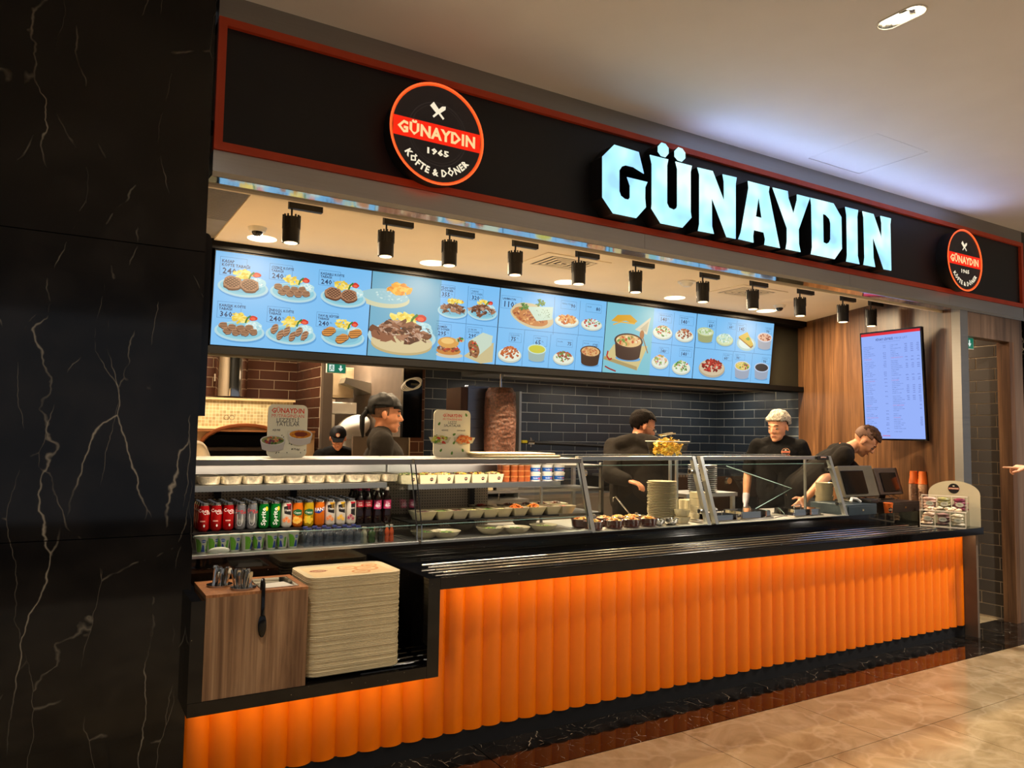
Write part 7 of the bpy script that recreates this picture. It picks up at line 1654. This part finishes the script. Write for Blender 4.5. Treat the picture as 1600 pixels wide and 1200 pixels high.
# pizza oven alcove
t = thing('pizza_oven', 'domed pizza oven with arched mouth, copper lip and steel flue', 'oven', (.5, 7.6, FZ))
x0 = 0; x1 = 1.72; 
b = MB(); arch = [(1.05+.42*math.cos(a*PI/16), 1.33+.22*math.sin(a*PI/16)) for a in range(16, -1, -1)]
zb2 = aty(458, 672, 7.7).z-FZ-.025
b.prism([[(x0, .9), (.63, .9), (.63, 1.33)]+arch[1:-1]+[(1.47, 1.33), (1.47, .9), (x1, .9), (x1, zb2), (x0, zb2)]], lambda u, v, d: (u, d, v), .12); b.build('front', pmat('clay', (176, 140, 96), .7, var=.06), t, fixn=True)
MB().box(.5, 1.6, .121, .9, 1.3, 1.33).build('floor', pmat('firebrick', (60, 50, 44), .9), t); MB().box(x0, x1, .9, 1.15, .9, zb2).build('rear', M['black'], t)
MB().box(x0, x1, 0, 1.1, 0, .9).build('base', M['steel_dark'], t)
b = MB(); b.tube([(p_[0], -.01, p_[1]) for p_ in arch], .02, 6); b.build('mouth_rim', pmat('copper', (150, 84, 44), .35, .7), t)
MB().box(x0, x1, -.02, .12, zb2, zb2+.02).build('lip', pmat('copper_lip', (190, 130, 80), .35, .5), t)
k = Ink(1e-3); k.ring(.86, 1.62, .02, .024, (60, 40, 30), 20); k.ring(.91, 1.62, .02, .024, (60, 40, 30), 20); k.build('oven_mark', M['print'], t, planeT((0, -.002, 0)))
# mosaic hood above the oven
m, nt, b_ = newmat('mosaic'); g_ = N(nt, 'ShaderNodeNewGeometry'); mp_ = N(nt, 'ShaderNodeMapping'); mp_.inputs['Rotation'].default_value = (PI/2, 0, 0); L(nt, g_.outputs['Position'], mp_.inputs[0])
br = N(nt, 'ShaderNodeTexBrick'); br.offset = 0; br.inputs['Scale'].default_value = 1; br.inputs['Brick Width'].default_value = .032; br.inputs['Row Height'].default_value = .032; br.inputs['Mortar Size'].default_value = .002
br.inputs['Color1'].default_value = rgb(206, 190, 138); br.inputs['Color2'].default_value = rgb(172, 152, 104); br.inputs['Mortar'].default_value = rgb(232, 220, 180); L(nt, mp_.outputs[0], br.inputs['Vector']); L(nt, br.outputs[0], b_.inputs['Base Color']); b_.inputs['Roughness'].default_value = .3
ptl = aty(330, 624, 7.7); ptr = aty(458, 627, 7.7); pbl = aty(458, 672, 7.7)
t = thing('oven_hood', 'mosaic covered canopy over the pizza oven', 'hood', (ptr.x, 7.7, pbl.z)); MB().box(-1.6, 0, 0, 1.08, 0.02, ptl.z-pbl.z).build('canopy', m, t); MB().box(-1.6, .02, -.015, 1.08, ptl.z-pbl.z, ptl.z-pbl.z+.02).build('top_rim', pmat('stone_rim', (206, 180, 130), .5), t); MB().box(-1.6, .01, -.01, .02, 0, .02).build('bottom_rim', pmat('stone_rim2', (226, 206, 160), .5), t)
fa, fb_ = aty(336, 590, 8.3), aty(388, 590, 8.3); r_ = (fb_.x-fa.x)/2
tag(MB().lathe([(r_*.95, 0), (r_*.95, 1.0)], 36, Matrix.Translation(((fa.x+fb_.x)/2, 8.3, 1.95))).build('flue', M['mirror'], smooth=40), 'wide round steel flue above the mosaic canopy', 'flue')
tag(MB().box(-.03, .03, -.01, .0, -.04, .04).build('wall_switch', M['white'], None, aty(339, 590, 8.75)), 'small white wall box on the brown tiles by the flue', 'switch')
# white kitchen equipment seen through the doorway
def wbox(name, lab, cat, pa, pb_, Y, d, mt, bev=.004):
    a = aty(*pa, Y); c = aty(*pb_, Y); w = c.x-a.x; h = a.z-c.z
    t = thing(name, lab, cat, (a.x, Y, c.z)); MB().box(0, w, 0, d, 0, h).build('body', mt, t, bevel=bev); MB().box(w*.06, w*.94, -.006, 0, h*.08, h*.92).build('front_plate', mt, t, bevel=.002); return t
wbox('wall_unit', 'beige hanging wall unit behind the exit sign', 'cabinet', (505, 572), (552, 622), 8.4, .5, pmat('beige_unit', (150, 130, 100), .5))
wbox('dishwasher', 'white hood unit hanging in the rear kitchen', 'machine', (516, 628), (557, 647), 8.2, .5, M['white'])
b = MB(); q = aty(575, 600, 8.2); b.hexa([(-.28, 0, 0), (.1, 0, -.13), (.1, .5, -.13), (-.28, .5, 0), (-.26, 0, .06), (.12, 0, -.0), (.12, .5, -.0), (-.26, .5, .06)])
tag(b.build('wall_hood', M['alu'], None, q, fixn=True), 'slanted grey sheet metal hood in the rear kitchen', 'hood')
t = wbox('steel_shelf', 'steel shelf post left in the rear kitchen', 'shelf', (505, 624), (512, 700), 8.0, .3, M['steel'])
q = aty(556, 668, 8.1); t = thing('dough_mixer', 'white domed kitchen mixer behind the cook in the cap', 'mixer', (q.x, 8.1, FZ)); z = q.z-FZ
MB().ell((0, .1, z), (.2, .25, .13), 18, 10, 0, Matrix.Rotation(-.5, 4, 'Y')).build('motor_head', M['white'], t, smooth=60); MB().box(-.12, .12, 0, .3, 0, z-.05).build('column', M['white'], t, bevel=.02)
b = MB(); b.lathe([(0, 0), (.12, 0), (.16, .2), (.165, .2)], 24, Matrix.Translation((-.2, .1, z-.5))); b.build('bowl', M['steel'], t)
wbox('prep_fridge', 'low white refrigerated bench in the rear kitchen', 'fridge', (535, 690), (578, 730), 8.6, .6, M['white'])
# black glazed cabinet with pale cable coil
a = aty(627, 572, 7.12); c = aty(654, 684, 7.12)
t = thing('glazed_cabinet', 'tall black glazed cabinet at the end of the partition', 'cabinet', (a.x, 7.05, c.z)); MB().box(0, c.x-a.x, 0, .06, 0, a.z-c.z).build('door', M['black_gloss'], t, bevel=.003)
MB().box(.01, c.x-a.x-.01, -.004, 0, .05, (a.z-c.z)*.55).build('glass_pane', M['black_gloss'], t); k = Ink(4e-4); k.rect(.08, (a.z-c.z)*.73, .2, (a.z-c.z)*.76, (96, 92, 70)); k.build('nameplate', M['print'], t, planeT((0, -.001, 0)))
b = MB(); q = aty(645, 600, 7.0)
for j in range(4): b.tube([(q.x+(.085+.008*j)*math.cos(t_), 7.0+.01*j, q.z+(.05+.006*j)*math.sin(t_+.2*j)) for t_ in [2*PI*k_/24 for k_ in range(25)]], .0055, 6)
tag(b.build('cable_coil', M['white']), 'coil of pale cable hanging on the black glazed cabinet', 'cable')
struct('trim_10', MB().box(2.46, 3.04, 7.12, 7.16, .1, 1.56), M['taupe'])
tag(MB().lathe([(0, -.003), (.09, -.003), (.1, 0)], 24).build('ceiling_disc_light', disc_m, None, (2.45, 8.1, ZC-.002)), 'round glowing ceiling light deep in the rear kitchen', 'light')
p = aty(545, 712, 4.55)
